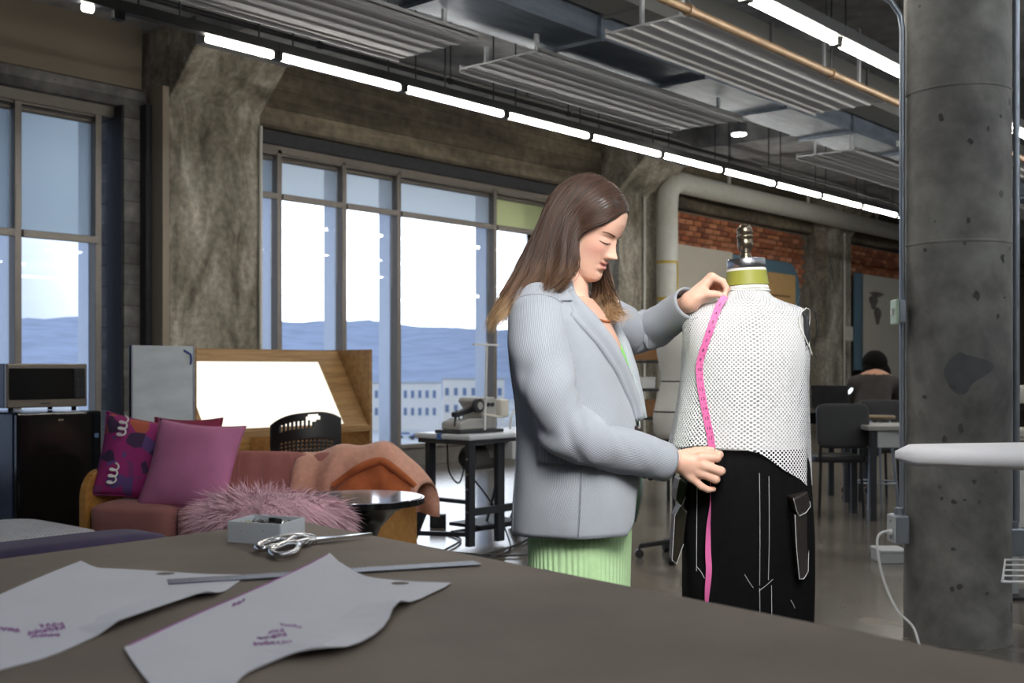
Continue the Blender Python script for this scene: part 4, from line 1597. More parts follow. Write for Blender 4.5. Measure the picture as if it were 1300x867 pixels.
# ---- second (bare) dress form behind the two
def bare_form(loc, rz, label, scale=1.0):
    f = thing('dress_form', label, 'dress form', loc, rz)
    body = [(0.155, 0.135, 0.76), (0.185, 0.145, 0.80), (0.190, 0.145, 0.90), (0.170, 0.125, 1.00), (0.135, 0.10, 1.12), (0.140, 0.105, 1.18), (0.165, 0.125, 1.30),
            (0.170, 0.115, 1.38), (0.180, 0.095, 1.44), (0.150, 0.075, 1.49), (0.075, 0.06, 1.52), (0.058, 0.055, 1.54), (0.056, 0.053, 1.568)]
    rings = []
    for a, b, z in body:
        rings.append([(a * math.cos(2 * PI * k / 40), b * math.sin(2 * PI * k / 40), z) for k in range(40)])
    MB().loft(rings).build('torso', mat('white_linen', srgb(222, 222, 216), 0.85, var=0.04, scale=8, bump=0.05), f, smooth=True, ang=60)
    for z, a, b in ((1.12, 0.136, 0.101), (0.93, 0.186, 0.140)):
        MB().lathe([(1.0, z - 0.004), (1.012, z - 0.003), (1.012, z + 0.003), (1.0, z + 0.004)], 40, sx=a, sy=b).build('style_tape', M['black'], f, smooth=True)
    MB().lathe([(0.0, 1.565), (0.055, 1.565), (0.055, 1.59), (0.0, 1.592)], 24).build('neck_cap', M['steel'], f, smooth=True)
    MB().cyl((0, 0, 0.1), (0, 0, 0.77), 0.018, n=12).build('pole', M['black'], f, smooth=True)
    MB().lathe([(0.0, 0.74), (0.15, 0.74), (0.15, 0.765), (0.0, 0.765)], 32).build('base_ring', M['black'], f, smooth=True)
    star_base(f, (0, 0), 0.27, 0.12)
    return f


bare_form(W((866 - 650) / F * 7.2, 7.2), CAMROT + R_(15), 'bare white dress form standing behind the woman and the dressed form')

# shelf rack glimpsed between jacket and form
rk = thing('shelf_rack', 'dark shelving rack glimpsed between the jacket and the dressed form', 'shelf', W((812 - 650) / F * 10.0, 10.0), CAMROT)
for x in (-0.3, 0.3):
    for y in (0, 0.35):
        MB().span((x - 0.015, y - 0.015, 0), (x + 0.015, y + 0.015, 1.55)).build('upright', M['black'], rk)
for z in (0.3, 0.75, 1.0, 1.25, 1.53):
    MB().span((-0.3, 0, z), (0.3, 0.35, z + 0.02)).build('shelf', M['dark_steel'], rk)
cardb = mat('brown_cardboard', srgb(150, 110, 74), 0.8)
def carton(loc, size, label, m=cardb, g=None):
    b = thing('box', label, 'box', loc, CAMROT, g)
    MB().span((-size[0] / 2, 0, 0), (size[0] / 2, size[1], size[2] * 0.8)).build('box_body', m, b, bevel=0.004)
    MB().span((-size[0] / 2 - 0.004, -0.004, size[2] * 0.8), (size[0] / 2 + 0.004, size[1] + 0.004, size[2])).build('lid', m, b, bevel=0.004)
    return b
b0 = W((812 - 650) / F * 10.0, 10.0)
carton(b0 + Rv * 0.05 + Vv * 0.05 + Vector((0, 0, 1.275)), (0.3, 0.2, 0.17), 'brown carton on the top filled shelf of the dark rack')
carton(b0 + Rv * 0.02 + Vv * 0.05 + Vector((0, 0, 1.025)), (0.25, 0.2, 0.1), 'white carton on the middle shelf of the dark rack', M['white_plastic'])
carton(b0 + Rv * 0.1 + Vv * 0.05 + Vector((0, 0, 0.775)), (0.3, 0.2, 0.15), 'brown carton on the lower shelf of the dark rack')

# ---- pin-up boards on the far wall
def board(px0, px1, y0_, y1_, Y, m, name, label, thick=0.03):
    a, b = onY(px0, y0_, Y), onY(px1, y0_, Y)
    lo = onY(px0, y1_, Y)
    r = thing(name, label, 'board', (a.x, Y, lo.z))
    MB().span((0, 0, 0), (b.x - a.x, thick, a.z - lo.z)).build('board_panel', m, r, bevel=0.004)
    return r, b.x - a.x, a.z - lo.z


grey_board = mat('warm_white_board', srgb(196, 190, 176), 0.8, var=0.03, scale=2)
teal = mat('slate_blue_felt', srgb(92, 122, 138), 0.9, var=0.05)
r, w, h = board(857, 930, 309, 560, 9.70, grey_board, 'pinup_board', 'tall warm white pin-up board behind the woman\'s raised hand')
MB().span((0.25, -0.006, h * 0.62), (w - 0.05, 0.0, h * 0.62 + 0.045)).build('caption_line', mat('grey_print', srgb(120, 118, 112), 0.8), r)
MB().span((0.02, -0.008, h * 0.30), (w - 0.1, 0.0, h * 0.31)).build('shelf_line', M['panel'], r)
# slate board with rounded corner
a, b = onY(926, 322, 9.75), onY(1015, 330, 9.75)
lo = onY(926, 560, 9.75)
r = thing('pinup_board', 'slate blue pin-up board with a rounded corner behind the dress form neck', 'board', (a.x, 9.75, lo.z))
w, h = b.x - a.x, a.z - lo.z
rc = 0.45
pts = [(0, 0, 0), (w, 0, 0)] + [(w - rc + rc * math.cos(t), 0, h - rc + rc * math.sin(t)) for t in [PI / 2 * k / 6 for k in range(7)]] + [(0, 0, h)]
MB().prism(pts, (0, 0.03, 0)).build('board_panel', teal, r)
r, w, h = board(975, 1010, 345, 400, 9.66, mat('kraft_paper', srgb(196, 158, 104), 0.85, var=0.05), 'kraft_sheet', 'tan kraft sheet pinned on the slate board right of the form neck', 0.012)
for k in range(2):
    MB().span((0.12, -0.005, h * 0.45 - 0.12 * k), (w * (0.8 - 0.2 * k), 0, h * 0.45 - 0.12 * k + 0.035)).build('print_line', mat('brown_print', srgb(140, 104, 70), 0.8), r)
r, w, h = board(1085, 1097, 346, 470, 9.75, teal, 'pinup_board', 'narrow slate blue board strip left of the drawing board far right')
r, w, h = board(1097, 1148, 348, 520, 9.70, grey_board, 'pinup_board', 'warm white board with a dark figure drawing, beside the column')
dk = mat('charcoal_drawing', srgb(110, 104, 98), 0.9, var=0.3, scale=6)
for (cx, cz, sx, sz) in ((0.22, 0.80, 0.12, 0.25), (0.32, 0.70, 0.10, 0.3), (0.30, 0.86, 0.2, 0.09)):
    pts = [(w * cx + sx * w * (1 + 0.3 * math.sin(3 * t)) * math.cos(t) * 0.8, -0.004, h * cz + sz * 0.45 * h * 0.5 * math.sin(t)) for t in [2 * PI * k / 16 for k in range(16)]]
    MB().prism(pts, (0, 0.005, 0)).build('drawing', dk, r)
r, w, h = board(1072, 1083, 414, 432, 9.58, mat('paper_note', srgb(200, 196, 184), 0.8), 'paper_note', 'small pale paper note pinned on the far pilaster', 0.006)

# ---- dark work area at the right: desks, stool, seated person
dm = mat('dark_desk_top', srgb(120, 116, 112), 0.5, var=0.05)
def desk(loc, w, dpt, h, label, m=dm, rz=CAMROT, leg=M['dark_steel']):
    r = thing('desk', label, 'desk', loc, rz)
    MB().span((-w / 2, 0, h - 0.035), (w / 2, dpt, h)).build('desk_top', m, r, bevel=0.005)
    for x in (-w / 2 + 0.05, w / 2 - 0.05):
        for y in (0.05, dpt - 0.05):
            MB().span((x - 0.025, y - 0.025, 0), (x + 0.025, y + 0.025, h - 0.035)).build('leg', leg, r, bevel=0.004)
    MB().span((-w / 2 + 0.05, dpt - 0.06, h - 0.16), (w / 2 - 0.05, dpt - 0.04, h - 0.035)).build('apron', leg, r)
    return r


desk(W((1040 - 650) / F * 10.2, 10.2), 0.62, 0.6, 0.84, 'dim desk with open laptops, behind the dressed form shoulder')
desk(W((1190 - 650) / F * 11.2, 11.2), 1.5, 0.7, 0.76, 'desk the seated dark haired person leans over')
d9 = desk(W((1148 - 650) / F * 8.9, 8.9), 0.56, 0.6, 0.75, 'pale topped work desk beside the stool, cut by the column', mat('pale_desk_top', srgb(150, 150, 148), 0.5))
MB().span((-0.2, 0.03, 0.58), (0.1, 0.4, 0.71)).build('drawer', M['panel'], d9, bevel=0.006)


def laptop(loc, rz, label):
    r = thing('laptop', label, 'laptop', loc, rz)
    MB().span((-0.16, 0, 0), (0.16, 0.23, 0.014)).build('keyboard_base', M['dark_steel'], r, bevel=0.004)
    MB().box((0, 0.25, 0.11), (0.32, 0.008, 0.21), rot(R_(-15), 0, 0)).build('lid', M['dark_steel'], r, bevel=0.003)
    return r


laptop(W((1058 - 650) / F * 10.3, 10.35, 0.841), CAMROT + R_(160), 'dark laptop with a light patch on its lid, on the dim desk')
laptop(W((1024 - 650) / F * 10.3, 10.42, 0.841), CAMROT + R_(10), 'dark laptop at the left end of the dim desk')
lg = thing('desk_lamp', 'small glowing oval clip lamp on the dim desk', 'lamp', W((1078 - 650) / F * 10.2, 10.23, 0.841), CAMROT)
MB().ball((0.02, 0, 0.16), (0.016, 0.016, 0.035), 14, 10, rot(0, R_(35), 0)).build('lamp_head', glow('clip_lamp', (0.85, 0.92, 1), 1.6), lg, smooth=True)
MB().cyl((0, 0, 0), (0.02, 0, 0.14), 0.006, n=8).build('stem', M['black'], lg)
MB().cyl((0, 0, 0), (0, 0, 0.012), 0.04, n=16).build('foot', M['black'], lg)
for k, (x, hgt, c) in enumerate(((1048, 0.12, srgb(120, 92, 80)), (1060, 0.10, srgb(60, 60, 66)), (1068, 0.13, srgb(190, 186, 178)))):
    jr = thing('jar', ['brown jar at the back of the dim desk', 'dark tub on the dim desk beside the brown jar', 'pale cup at the right end of the dim desk'][k], 'jar', W((x - 650) / F * 10.55, 10.72, 0.841))
    MB().lathe([(0, 0), (0.04, 0), (0.045, hgt * 0.5), (0.042, hgt * 0.85), (0, hgt * 0.85)], 18).build('jar_body', mat('glazed', c, 0.4), jr, smooth=True)
    MB().lathe([(0, hgt * 0.85), (0.046, hgt * 0.85), (0.046, hgt), (0, hgt)], 18).build('lid', M['dark_steel'], jr, smooth=True)


def stool(loc, rz, label):
    r = thing('stool', label, 'stool', loc, rz)
    MB().lathe([(0, 0.765), (0.16, 0.765), (0.168, 0.775), (0.168, 0.788), (0.16, 0.795), (0, 0.795)], 30).build('seat', wood('stool_seat', srgb(120, 104, 84), srgb(142, 124, 100)), r, smooth=True)
    for k in range(4):
        a = PI / 4 + k * PI / 2
        MB().cyl((0.12 * math.cos(a), 0.12 * math.sin(a), 0.765), (0.20 * math.cos(a), 0.20 * math.sin(a), 0.0), 0.012, n=8).build('leg', M['conduit'], r, smooth=True)
    MB().tube([(0.178 * math.cos(2 * PI * k / 24), 0.178 * math.sin(2 * PI * k / 24), 0.22) for k in range(25)], 0.008, 6).build('foot_ring', M['conduit'], r, smooth=True)
    return r


stool(W((1111 - 650) / F * 9.85, 9.85), CAMROT + 0.2, 'tall metal stool with round wooden seat near the column')


def back_chair(loc, rz, label):
    r = thing('studio_chair', label, 'chair', loc, rz)
    smooth_box(MB(), (0, 0, 0.47), (0.44, 0.42, 0.06)).build('seat', M['black'], r, smooth=True, ang=80)
    smooth_box(MB(), (0, -0.22, 0.74), (0.42, 0.05, 0.36), M_=rot(R_(-8), 0, 0)).build('backrest', M['black'], r, smooth=True, ang=80)
    for x in (-0.18, 0.18):
        for y in (-0.18, 0.18):
            MB().cyl((x, y, 0), (x * 0.9, y * 0.9, 0.45), 0.013, n=8).build('leg', M['black'], r, smooth=True)
        MB().cyl((x, -0.2, 0.45), (x, -0.235, 0.66), 0.013, n=8).build('back_post', M['black'], r, smooth=True)
    return r


back_chair(W((1058 - 650) / F * 9.4, 9.35), CAMROT, 'black studio chair pushed up to the dim desk')
carton(W((1136 - 650) / F * 7.0, 7.0), (0.17, 0.2, 0.08), 'small grey box on the floor left of the column', M['panel'])

# far right sliver beyond the column
dr = desk(W((1318 - 650) / F * 7.2, 7.2), 0.7, 0.6, 0.75, 'dark desk at the right edge beyond the column')
sm2 = thing('sewing_machine', 'white sewing machine on the desk at the right picture edge', 'sewing machine', W((1305 - 650) / F * 7.3, 7.4, 0.751), CAMROT)
MB().span((-0.12, 0, 0), (0.3, 0.18, 0.06)).build('base', cream, sm2, bevel=0.015)
MB().span((-0.11, 0.03, 0.06), (-0.01, 0.15, 0.34)).build('column', cream, sm2, bevel=0.02)
MB().span((-0.11, 0.03, 0.22), (0.29, 0.15, 0.34)).build('arm', cream, sm2, bevel=0.02)
MB().cyl((-0.13, 0.09, 0.27), (-0.105, 0.09, 0.27), 0.05, n=20).build('hand_wheel', M['dark_steel'], sm2, smooth=True)
carton(W((1292 - 650) / F * 8.6, 8.6), (0.3, 0.3, 0.5), 'white carton on the floor at the right edge', M['white_plastic'])
po = thing('sign_post', 'grey steel flat post beside the conduit right of the column', 'post', W((1287 - 650) / F * 6.0, 6.0), CAMROT)
MB().span((-0.02, -0.01, 0), (0.02, 0.01, 1.75)).span((-0.02, -0.012, 1.75), (0.02, 0.012, 2.1)).build('post_bar', M['panel'], po)
MB().span((-0.12, -0.12, 0), (0.12, 0.12, 0.015)).build('foot_plate', M['dark_steel'], po)

# ---- ironing board with wire rack
ib = thing('ironing_board', 'white padded ironing board entering from the right edge', 'ironing board', W((1157 - 650) / F * 3.05, 3.05), CAMROT - R_(6))
rings = []
for i in range(30):
    t = i / 29
    x = 1.35 * t
    hw = 0.19 * min(1.0, math.sqrt(max(0.0, 1 - (1 - min(1, t / 0.55)) ** 2.2))) + 0.002
    thick = 0.028 + 0.010 * min(1, t * 2)
    if i == 0:
        thick *= 0.4
    z0_ = 0.955
    ring = []
    for k in range(20):
        a = 2 * PI * k / 20
        ring.append((x + 0.0, 0.19 + hw * math.copysign(abs(math.cos(a)) ** 0.6, math.cos(a)), z0_ + thick * math.copysign(abs(math.sin(a)) ** 0.7, math.sin(a)) - 0.012 * (1 if math.sin(a) < 0 else 0) * t))
    rings.append(ring)
MB().loft(rings).build('padded_board', mat('white_padded_cotton', srgb(226, 226, 230), 0.85, var=0.04, scale=7, bump=0.12), ib, smooth=True, ang=70)
for y in (0.08, 0.30):
    MB().beam((0.5, y, 0.915), (1.25, y, 0.02), 0.025, 0.025).build('leg', M['panel'], ib)
    MB().beam((1.25, y, 0.915), (0.5, y, 0.02), 0.025, 0.025).build('leg', M['panel'], ib)
    MB().beam((0.45 if y < 0.2 else 1.2, 0.0, 0.02), (0.45 if y < 0.2 else 1.2, 0.38, 0.02), 0.025, 0.025).build('foot_bar', M['panel'], ib)
ww = mat('white_wire', srgb(214, 216, 220), 0.4)
outline = [(0, 0, 0), (0.9, 0, 0), (0.9, 0.36, 0), (0.12, 0.36, 0), (0, 0, 0)]
wo = Vector((0.305 - 0.0, -0.02, EYE - (750 - 468) / F * 2.9))
outline = [(x + 0.235, y + 0.0, wo.z) for x, y, z in outline]
wr = MB().tube(outline, 0.004, 6).build('wire_shelf', ww, ib, smooth=True)
def wq(x, y, z=0.0):
    return (x + 0.235, y, wo.z + z)
for k in range(1, 4):
    q = k / 4
    MB().cyl(wq(0.12 * q, 0.36 * q), wq(0.9, 0.36 * q), 0.003, n=6).build('wire', ww, wr, smooth=True)
for x in (0.35, 0.6):
    MB().cyl(wq(x, 0, -0.003), wq(x, 0.36, -0.003), 0.003, n=6).build('wire', ww, wr, smooth=True)
for x, y in ((0.85, 0.0), (0.85, 0.36)):
    MB().cyl(wq(x, y), wq(x, y, 0.285), 0.004, n=6).build('hanging_wire', ww, wr, smooth=True)

# ================================================================== WORK TABLE AND WHAT LIES ON IT
TZ = 0.9
tm = mat('worn_brown_table_board', srgb(124, 112, 102), 0.62, var=0.14, scale=5, bump=0.04, spec=0.3)
wt = thing('work_table', 'large brown topped cutting table in the foreground', 'table', (0, 0, 0))
C0 = (-0.43, 2.256)
A0 = (C0[0] - 0.632 * 2.25, C0[1] - 0.774 * 2.25)
B0 = (C0[0] + 0.653 * 2.5, C0[1] - 0.757 * 2.5)
D0 = (A0[0] + B0[0] - C0[0], A0[1] + B0[1] - C0[1])
quad = [W(p[0], p[1], TZ - 0.004) for p in (C0, A0, D0, B0)]
MB().prism(quad, (0, 0, -0.034)).build('table_top', tm, wt, bevel=0.006)
MB().prism([W(p[0], p[1], TZ - 0.004) + (W(-0.4, 0.4, 0) - W(p[0], p[1], 0)) * 0.0018 for p in (C0, A0, D0, B0)], (0, 0, 0.0042)).build('paper_cover', mat('brown_kraft_cover', srgb(130, 117, 106), 0.7, var=0.16, scale=4, spec=0.25, bump=0.03), wt)
edge = mat('white_edge_strip', srgb(210, 212, 216), 0.4)
e0, e1 = W(*C0, TZ - 0.012), W(*A0, TZ - 0.012)
MB().beam(e0, e1, 0.004, 0.02).build('edge_strip', edge, wt)
MB().beam(W(C0[0] - 0.01, C0[1] - 0.02, TZ - 0.07), W(A0[0] + 0.03, A0[1] + 0.02, TZ - 0.07), 0.02, 0.06).build('apron', M['dark_steel'], wt)
cen = (np.array(C0) + np.array(D0)) / 2
for p in (C0, A0, D0, B0):
    q = np.array(p) + (cen - np.array(p)) * 0.07
    MB().span((0, 0, 0), (0.07, 0.07, TZ - 0.04)).build('leg', M['dark_steel'], wt).location = W(q[0], q[1]) - Vector((0.035, 0.035, 0))


def TP(x, y, z=TZ):
    return GR(x, y, z)


paper_m = mat('white_pattern_card', srgb(228, 228, 236), 0.7, var=0.02, scale=6)
pen = mat('purple_ink', srgb(168, 100, 176), 0.7)
pen2 = mat('magenta_ink_edge', srgb(176, 90, 176), 0.7)


def card(name, label, outline, hole, zbase, lift, thick=0.0007):
    """flat card cut to outline with a punched hole; lift(p) bends it off the table"""
    r = thing(name, label, 'paper', (0, 0, 0))
    bm = bmesh.new()
    def loop(pts):
        vs = [bm.verts.new((p.x, p.y, 0)) for p in pts]
        return [bm.edges.new((vs[i], vs[(i + 1) % len(vs)])) for i in range(len(vs))]
    def dense(pts, step=0.03):
        out = []
        for i in range(len(pts)):
            a, b = pts[i], pts[(i + 1) % len(pts)]
            n = max(1, int((b - a).length / step))
            out += [a.lerp(b, k / n) for k in range(n)]
        return out
    es = loop(dense(outline)) + loop(hole)
    bmesh.ops.triangle_fill(bm, edges=es, use_beauty=True, use_dissolve=False)
    for _ in range(2):
        bmesh.ops.subdivide_edges(bm, edges=[e for e in bm.edges if e.calc_length() > 0.05], cuts=1, use_grid_fill=False)
        bmesh.ops.triangulate(bm, faces=bm.faces)
    for v in bm.verts:
        v.co.z = zbase + lift(v.co)
    bmesh.ops.recalc_face_normals(bm, faces=bm.faces)
    if sum(f.normal.z for f in bm.faces) < 0:
        bmesh.ops.reverse_faces(bm, faces=bm.faces)
    me = bpy.data.meshes.new('sheet')
    bm.to_mesh(me)
    bm.free()
    me.materials.append(paper_m)
    o = bpy.data.objects.new('sheet', me)
    COL.objects.link(o)
    o.parent = r
    s = o.modifiers.new('thickness', 'SOLIDIFY')
    s.thickness = thick
    s.offset = 1
    return r


def ellipse(c, ra, rb, ang, n=20):
    out = []
    for k in range(n):
        a = -2 * PI * k / n
        p = Rv * (ra * math.cos(a)) + Vv * (rb * math.sin(a))
        out.append(Vector((c.x + p.x, c.y + p.y, 0)))
    return out


def curve_px(pts, n):
    return [TP(*p) for p in spline(pts, n)]


def seg_lift(a, b, width, amount):
    """rise towards the edge a-b"""
    a, b = Vector((a.x, a.y)), Vector((b.x, b.y))
    ab = b - a
    def f(co):
        p = Vector((co.x, co.y))
        t = max(0, min(1, (p - a).dot(ab) / ab.length_squared))
        d = (p - a - ab * t).length
        return amount * max(0, 1 - d / width) ** 2
    return f


o1 = curve_px([(-60, 784), (0, 756), (60, 730), (103, 713)], 8) + curve_px([(113, 718), (125, 722), (145, 723), (200, 726), (260, 730), (312, 731)], 12) + \
    curve_px([(309, 735), (290, 749), (274, 759)], 6) + curve_px([(262, 761), (235, 767), (170, 792), (110, 815), (60, 836), (0, 852), (-70, 872)], 14)
l1 = seg_lift(TP(262, 761), TP(150, 800), 0.06, 0.010)
p1 = card('pattern_piece', 'white paper pattern piece with a round hole, on the left of the table', o1, ellipse(TP(210, 729.5), 0.0135, 0.0125, 0), TZ + 0.001, l1)
o2 = curve_px([(158, 826), (200, 806), (250, 783), (330, 748), (419, 708)], 10) + curve_px([(430, 718), (450, 730), (470, 737), (520, 741), (573, 743)], 10) + \
    curve_px([(565, 748), (540, 760), (508, 776)], 6) + curve_px([(499, 784), (490, 800), (470, 816), (440, 830), (405, 836), (372, 838), (345, 845), (318, 856), (303, 868), (285, 895)], 16) + \
    curve_px([(240, 905), (205, 888), (182, 862), (166, 840)], 8)
ruler_l = lambda co: 0.0
l2a = seg_lift(TP(508, 776), TP(400, 838), 0.06, 0.010)
l2b = seg_lift(TP(419, 708), TP(470, 730), 0.10, 0.004)
p2 = card('pattern_piece', 'white curved paper pattern piece with a round hole, nearest the camera', o2, ellipse(TP(508, 743.5), 0.0125, 0.012, 0), TZ + 0.003, lambda co: l2a(co) + l2b(co))


def scribble(parent, lines, m, z):
    """handwriting-like strokes: lines of (x0,y0,x1,y1,height,count)"""
    for (xa, ya, xb, yb, h, cnt) in lines:
        mb = MB()
        for k in range(cnt):
            t0, t1 = k / cnt, (k + 0.8) / cnt
            pts = []
            ph = random.uniform(0, 6)
            for i in range(7):
                t = t0 + (t1 - t0) * i / 6
                x = xa + (xb - xa) * t + random.uniform(-1, 1)
                y = ya + (yb - ya) * t + h * math.sin(ph + i * 1.9) * random.uniform(0.4, 1)
                q = TP(x, y)
                pts.append((q.x, q.y, z))
            mb.tube(pts, 0.0007, 4)
        mb.build('handwriting', m, parent)


scribble(p1, [(0, 800, 26, 803, 3, 4), (36, 806, 84, 798, 4, 6), (50, 797, 82, 794, 3, 4), (40, 810, 78, 808, 3, 5)], pen, TZ + 0.0022)
scribble(p2, [(356, 797, 384, 801, 2, 4), (340, 808, 362, 804, 3, 3), (345, 812, 366, 810, 3, 3), (322, 822, 372, 820, 3, 7), (328, 815, 352, 813, 2, 3), (295, 773, 312, 765, 2.5, 3)], pen, TZ + 0.0042)
ed = curve_px([(164, 824), (250, 784), (330, 749), (415, 710)], 14)
MB().tube([(p.x, p.y, TZ + 0.0042 + l2b(p)) for p in ed], 0.0008, 4).build('ink_edge', pen2, p2)

# steel ruler lying over the first piece and under the second
rl = thing('ruler', 'long steel ruler lying between the two paper pattern pieces', 'ruler', (0, 0, 0))
qs = [TP(213, 746), TP(213, 736), TP(400, 724.5), TP(575, 711.5), TP(607, 717.5)]
low = [TP(607, 719.5), TP(460, 730), TP(340, 739)]
a, b = TP(213, 741), TP(606, 716.5)
ax = Vector((b.x - a.x, b.y - a.y, 0)).normalized()
MB().beam((a.x, a.y, TZ + 0.0026), (b.x, b.y, TZ + 0.0026), 0.036, 0.0012).build('blade', mat('blue_grey_steel', srgb(116, 124, 144), 0.45, 0.7, var=0.08, scale=5), rl)
nx = Vector((-ax.y, ax.x, 0))
mb = MB()
L_ = (Vector((b.x, b.y, 0)) - Vector((a.x, a.y, 0))).length
for k in range(int(L_ / 0.00635)):
    p = Vector((a.x, a.y, TZ + 0.0033)) + ax * (0.004 + 0.00635 * k)
    ln = 0.011 if k % 4 == 0 else 0.005
    for s in (1, -1):
        mb.beam(p + nx * s * 0.0178, p + nx * s * (0.0178 - ln), 0.0006, 0.0002)
mb.build('graduation', M['black'], rl)

# white pin box
pb = thing('pin_box', 'open white cardboard box full of pins beside the scissors', 'box', (0, 0, 0))
fl, frr, br_ = TP(290, 688), TP(356, 692.5), TP(386, 682.5)
bl_ = fl + br_ - frr
H_ = 0.036
white_card = mat('white_card', srgb(222, 228, 234), 0.6, var=0.02)
for (u, v) in ((fl, frr), (frr, br_), (br_, bl_), (bl_, fl)):
    MB().beam(u + Vector((0, 0, H_ / 2)), v + Vector((0, 0, H_ / 2)), 0.003, H_).build('box_wall', white_card, pb)
MB().prism([fl, frr, br_, bl_], (0, 0, 0.003)).build('box_floor', white_card, pb)
pinmat = [M['chrome'], mat('yellow_pin_head', srgb(210, 214, 60), 0.4), M['dark_steel'], mat('grey_pin', srgb(150, 150, 146), 0.4, 0.6)]
mbs = [MB() for _ in pinmat]
for k in range(340):
    u, v = random.uniform(0.08, 0.92), random.uniform(0.08, 0.92)
    p = fl + (frr - fl) * u + (bl_ - fl) * v
    z = TZ + 0.018 + 0.010 * random.random()
    a = random.uniform(0, PI)
    d = Vector((math.cos(a), math.sin(a), random.uniform(-0.3, 0.5))) * 0.011
    i = random.choices(range(4), [4, 0.25, 1.2, 4])[0]
    mbs[i].beam(Vector((p.x, p.y, z)) - d, Vector((p.x, p.y, z)) + d, 0.0016, 0.0016)
mb = MB()
fill = [fl + (br_ - fl) * 0.05, frr + (bl_ - frr) * 0.05, br_ + (fl - br_) * 0.05, bl_ + (frr - bl_) * 0.05]
mb.prism([Vector((p.x, p.y, TZ + 0.004)) for p in fill], (0, 0, 0.014))
mb.build('pin_layer', pinmat[3], pb)
for i, m_ in enumerate(mbs):
    o = m_.build('pins', pinmat[i], pb)
    o['kind'] = 'stuff'
q = fl + (frr - fl) * 0.55 + (bl_ - fl) * 0.75
MB().box((q.x, q.y, TZ + 0.031), (0.03, 0.012, 0.008), rot(0, 0.2, 0.5)).build('black_clip', M['black'], pb)

# tailor's shears
sc_ = thing('scissors', 'large chrome tailor scissors lying on the brown table', 'scissors', (0, 0, 0))
def sp3(pts, z):
    return [Vector((TP(x, y).x, TP(x, y).y, TZ + zz)) for (x, y), zz in zip(pts, z)]
pv_ = TP(397, 691)
tip = TP(473, 683.5)
dirv = Vector((tip.x - pv_.x, tip.y - pv_.y, 0))
nv_ = Vector((-dirv.y, dirv.x, 0)).normalized()
for s, zz in ((1, 0.006), (-1, 0.009)):
    base = Vector((pv_.x, pv_.y, TZ + zz))
    t_ = Vector((tip.x, tip.y, TZ + 0.004)) + nv_ * s * 0.001
    poly = [base + nv_ * s * 0.012 - dirv * 0.05, base - nv_ * s * 0.006 - dirv * 0.05, t_ - nv_ * s * 0.001, t_, base + dirv * 0.7 + nv_ * s * 0.007 - Vector((0, 0, 0.001)), base + dirv * 0.3 + nv_ * s * 0.011]
    MB().prism([Vector((p.x, p.y, base.z - 0.0015)) for p in poly], (0, 0, 0.003)).build('blade', M['chrome'], sc_, bevel=0.0006)
MB().cyl((pv_.x, pv_.y, TZ + 0.002), (pv_.x, pv_.y, TZ + 0.014), 0.0065, n=16).build('pivot_screw', M['steel'], sc_, smooth=True)
h1 = spline(sp3([(398, 690), (385, 690), (370, 692.5), (352, 694.5), (333, 698.5), (327, 702), (333, 704), (348, 702), (362, 698), (372, 693)], [.010, .012, .013, .012, .010, .009, .009, .010, .011, .012]), 50)
MB().tube(h1, [0.0055 + 0.0022 * math.sin(PI * min(1, i / 30)) for i in range(50)], 10).build('handle', M['chrome'], sc_, smooth=True)
h2 = spline(sp3([(398, 692), (388, 694), (378, 698), (366, 699.5), (352, 703), (345, 707), (349, 710.5), (362, 711), (374, 708), (379, 702.5), (377, 698.5)], [.008, .009, .010, .011, .010, .009, .008, .008, .009, .010, .011]), 50)
MB().tube(h2, [0.0055 + 0.0020 * math.sin(PI * min(1, i / 30)) for i in range(50)], 10).build('handle', M['chrome'], sc_, smooth=True)
q = TP(392, 695.5)
MB().tube([(pv_.x, pv_.y, TZ + 0.006), (q.x, q.y, TZ + 0.004)], [0.005, 0.003], 8).build('stop', M['chrome'], sc_, smooth=True)

# ================================================================== THE DRESSED FORM
FR, FD = (948 - 650) / F * 3.1, 3.1
def LF(x, y, dy=0.0):
    d = FD + dy
    return np.array([(x - 650) / F * d - FR, dy, EYE - (y - 468) / F * d])


form = thing('dress_form', 'dress form wearing a white mesh top and black trousers, right of the woman', 'dress form', W(FR, FD), CAMROT)


def sring(cx, cy, a, b, z, n=64, e=2.3, zf=None):
    out = []
    for k in range(n):
        t = 2 * PI * k / n
        c, s = math.cos(t), math.sin(t)
        x = cx + a * math.copysign(abs(c) ** (2 / e), c)
        y = cy + b * math.copysign(abs(s) ** (2 / e), s)
        out.append((x, y, z))
    return out


linen = mat('white_form_linen', srgb(232, 231, 226), 0.85, var=0.03, scale=30, bump=0.04)
tors = [(0.0, 0.160, 0.118, 0.72), (0.0, 0.168, 0.124, 0.82), (0, 0.160, 0.118, 0.92), (0, 0.135, 0.10, 1.04), (0, 0.138, 0.104, 1.12), (0, 0.155, 0.118, 1.22), (0, 0.158, 0.112, 1.29),
        (0, 0.156, 0.088, 1.335), (0, 0.140, 0.07, 1.36), (0.0, 0.105, 0.062, 1.376), (0.001, 0.072, 0.058, 1.390), (0.001, 0.0600, 0.055, 1.405), (0.001, 0.0575, 0.054, 1.42)]
MB().loft([sring(cx, 0, a, b, z) for cx, a, b, z in tors]).build('torso', mat('shaded_form_linen', srgb(200, 199, 195), 0.9, var=0.04, scale=20), form, smooth=True, ang=70)  # linen greyed so the mesh holes read shaded; shade put into the colour
tilt = rot(0, R_(-2.5), 0)
def lat(prof, name, m, n=44, base=(0.001, 0, 1.42)):
    return MB().lathe(prof, n, base, M=tilt).build(name, m, form, smooth=True, ang=45)
lat([(0.0575, -0.004), (0.0585, 0.0), (0.0555, 0.004), (0.053, 0.052), (0, 0.052)], 'neck', linen)
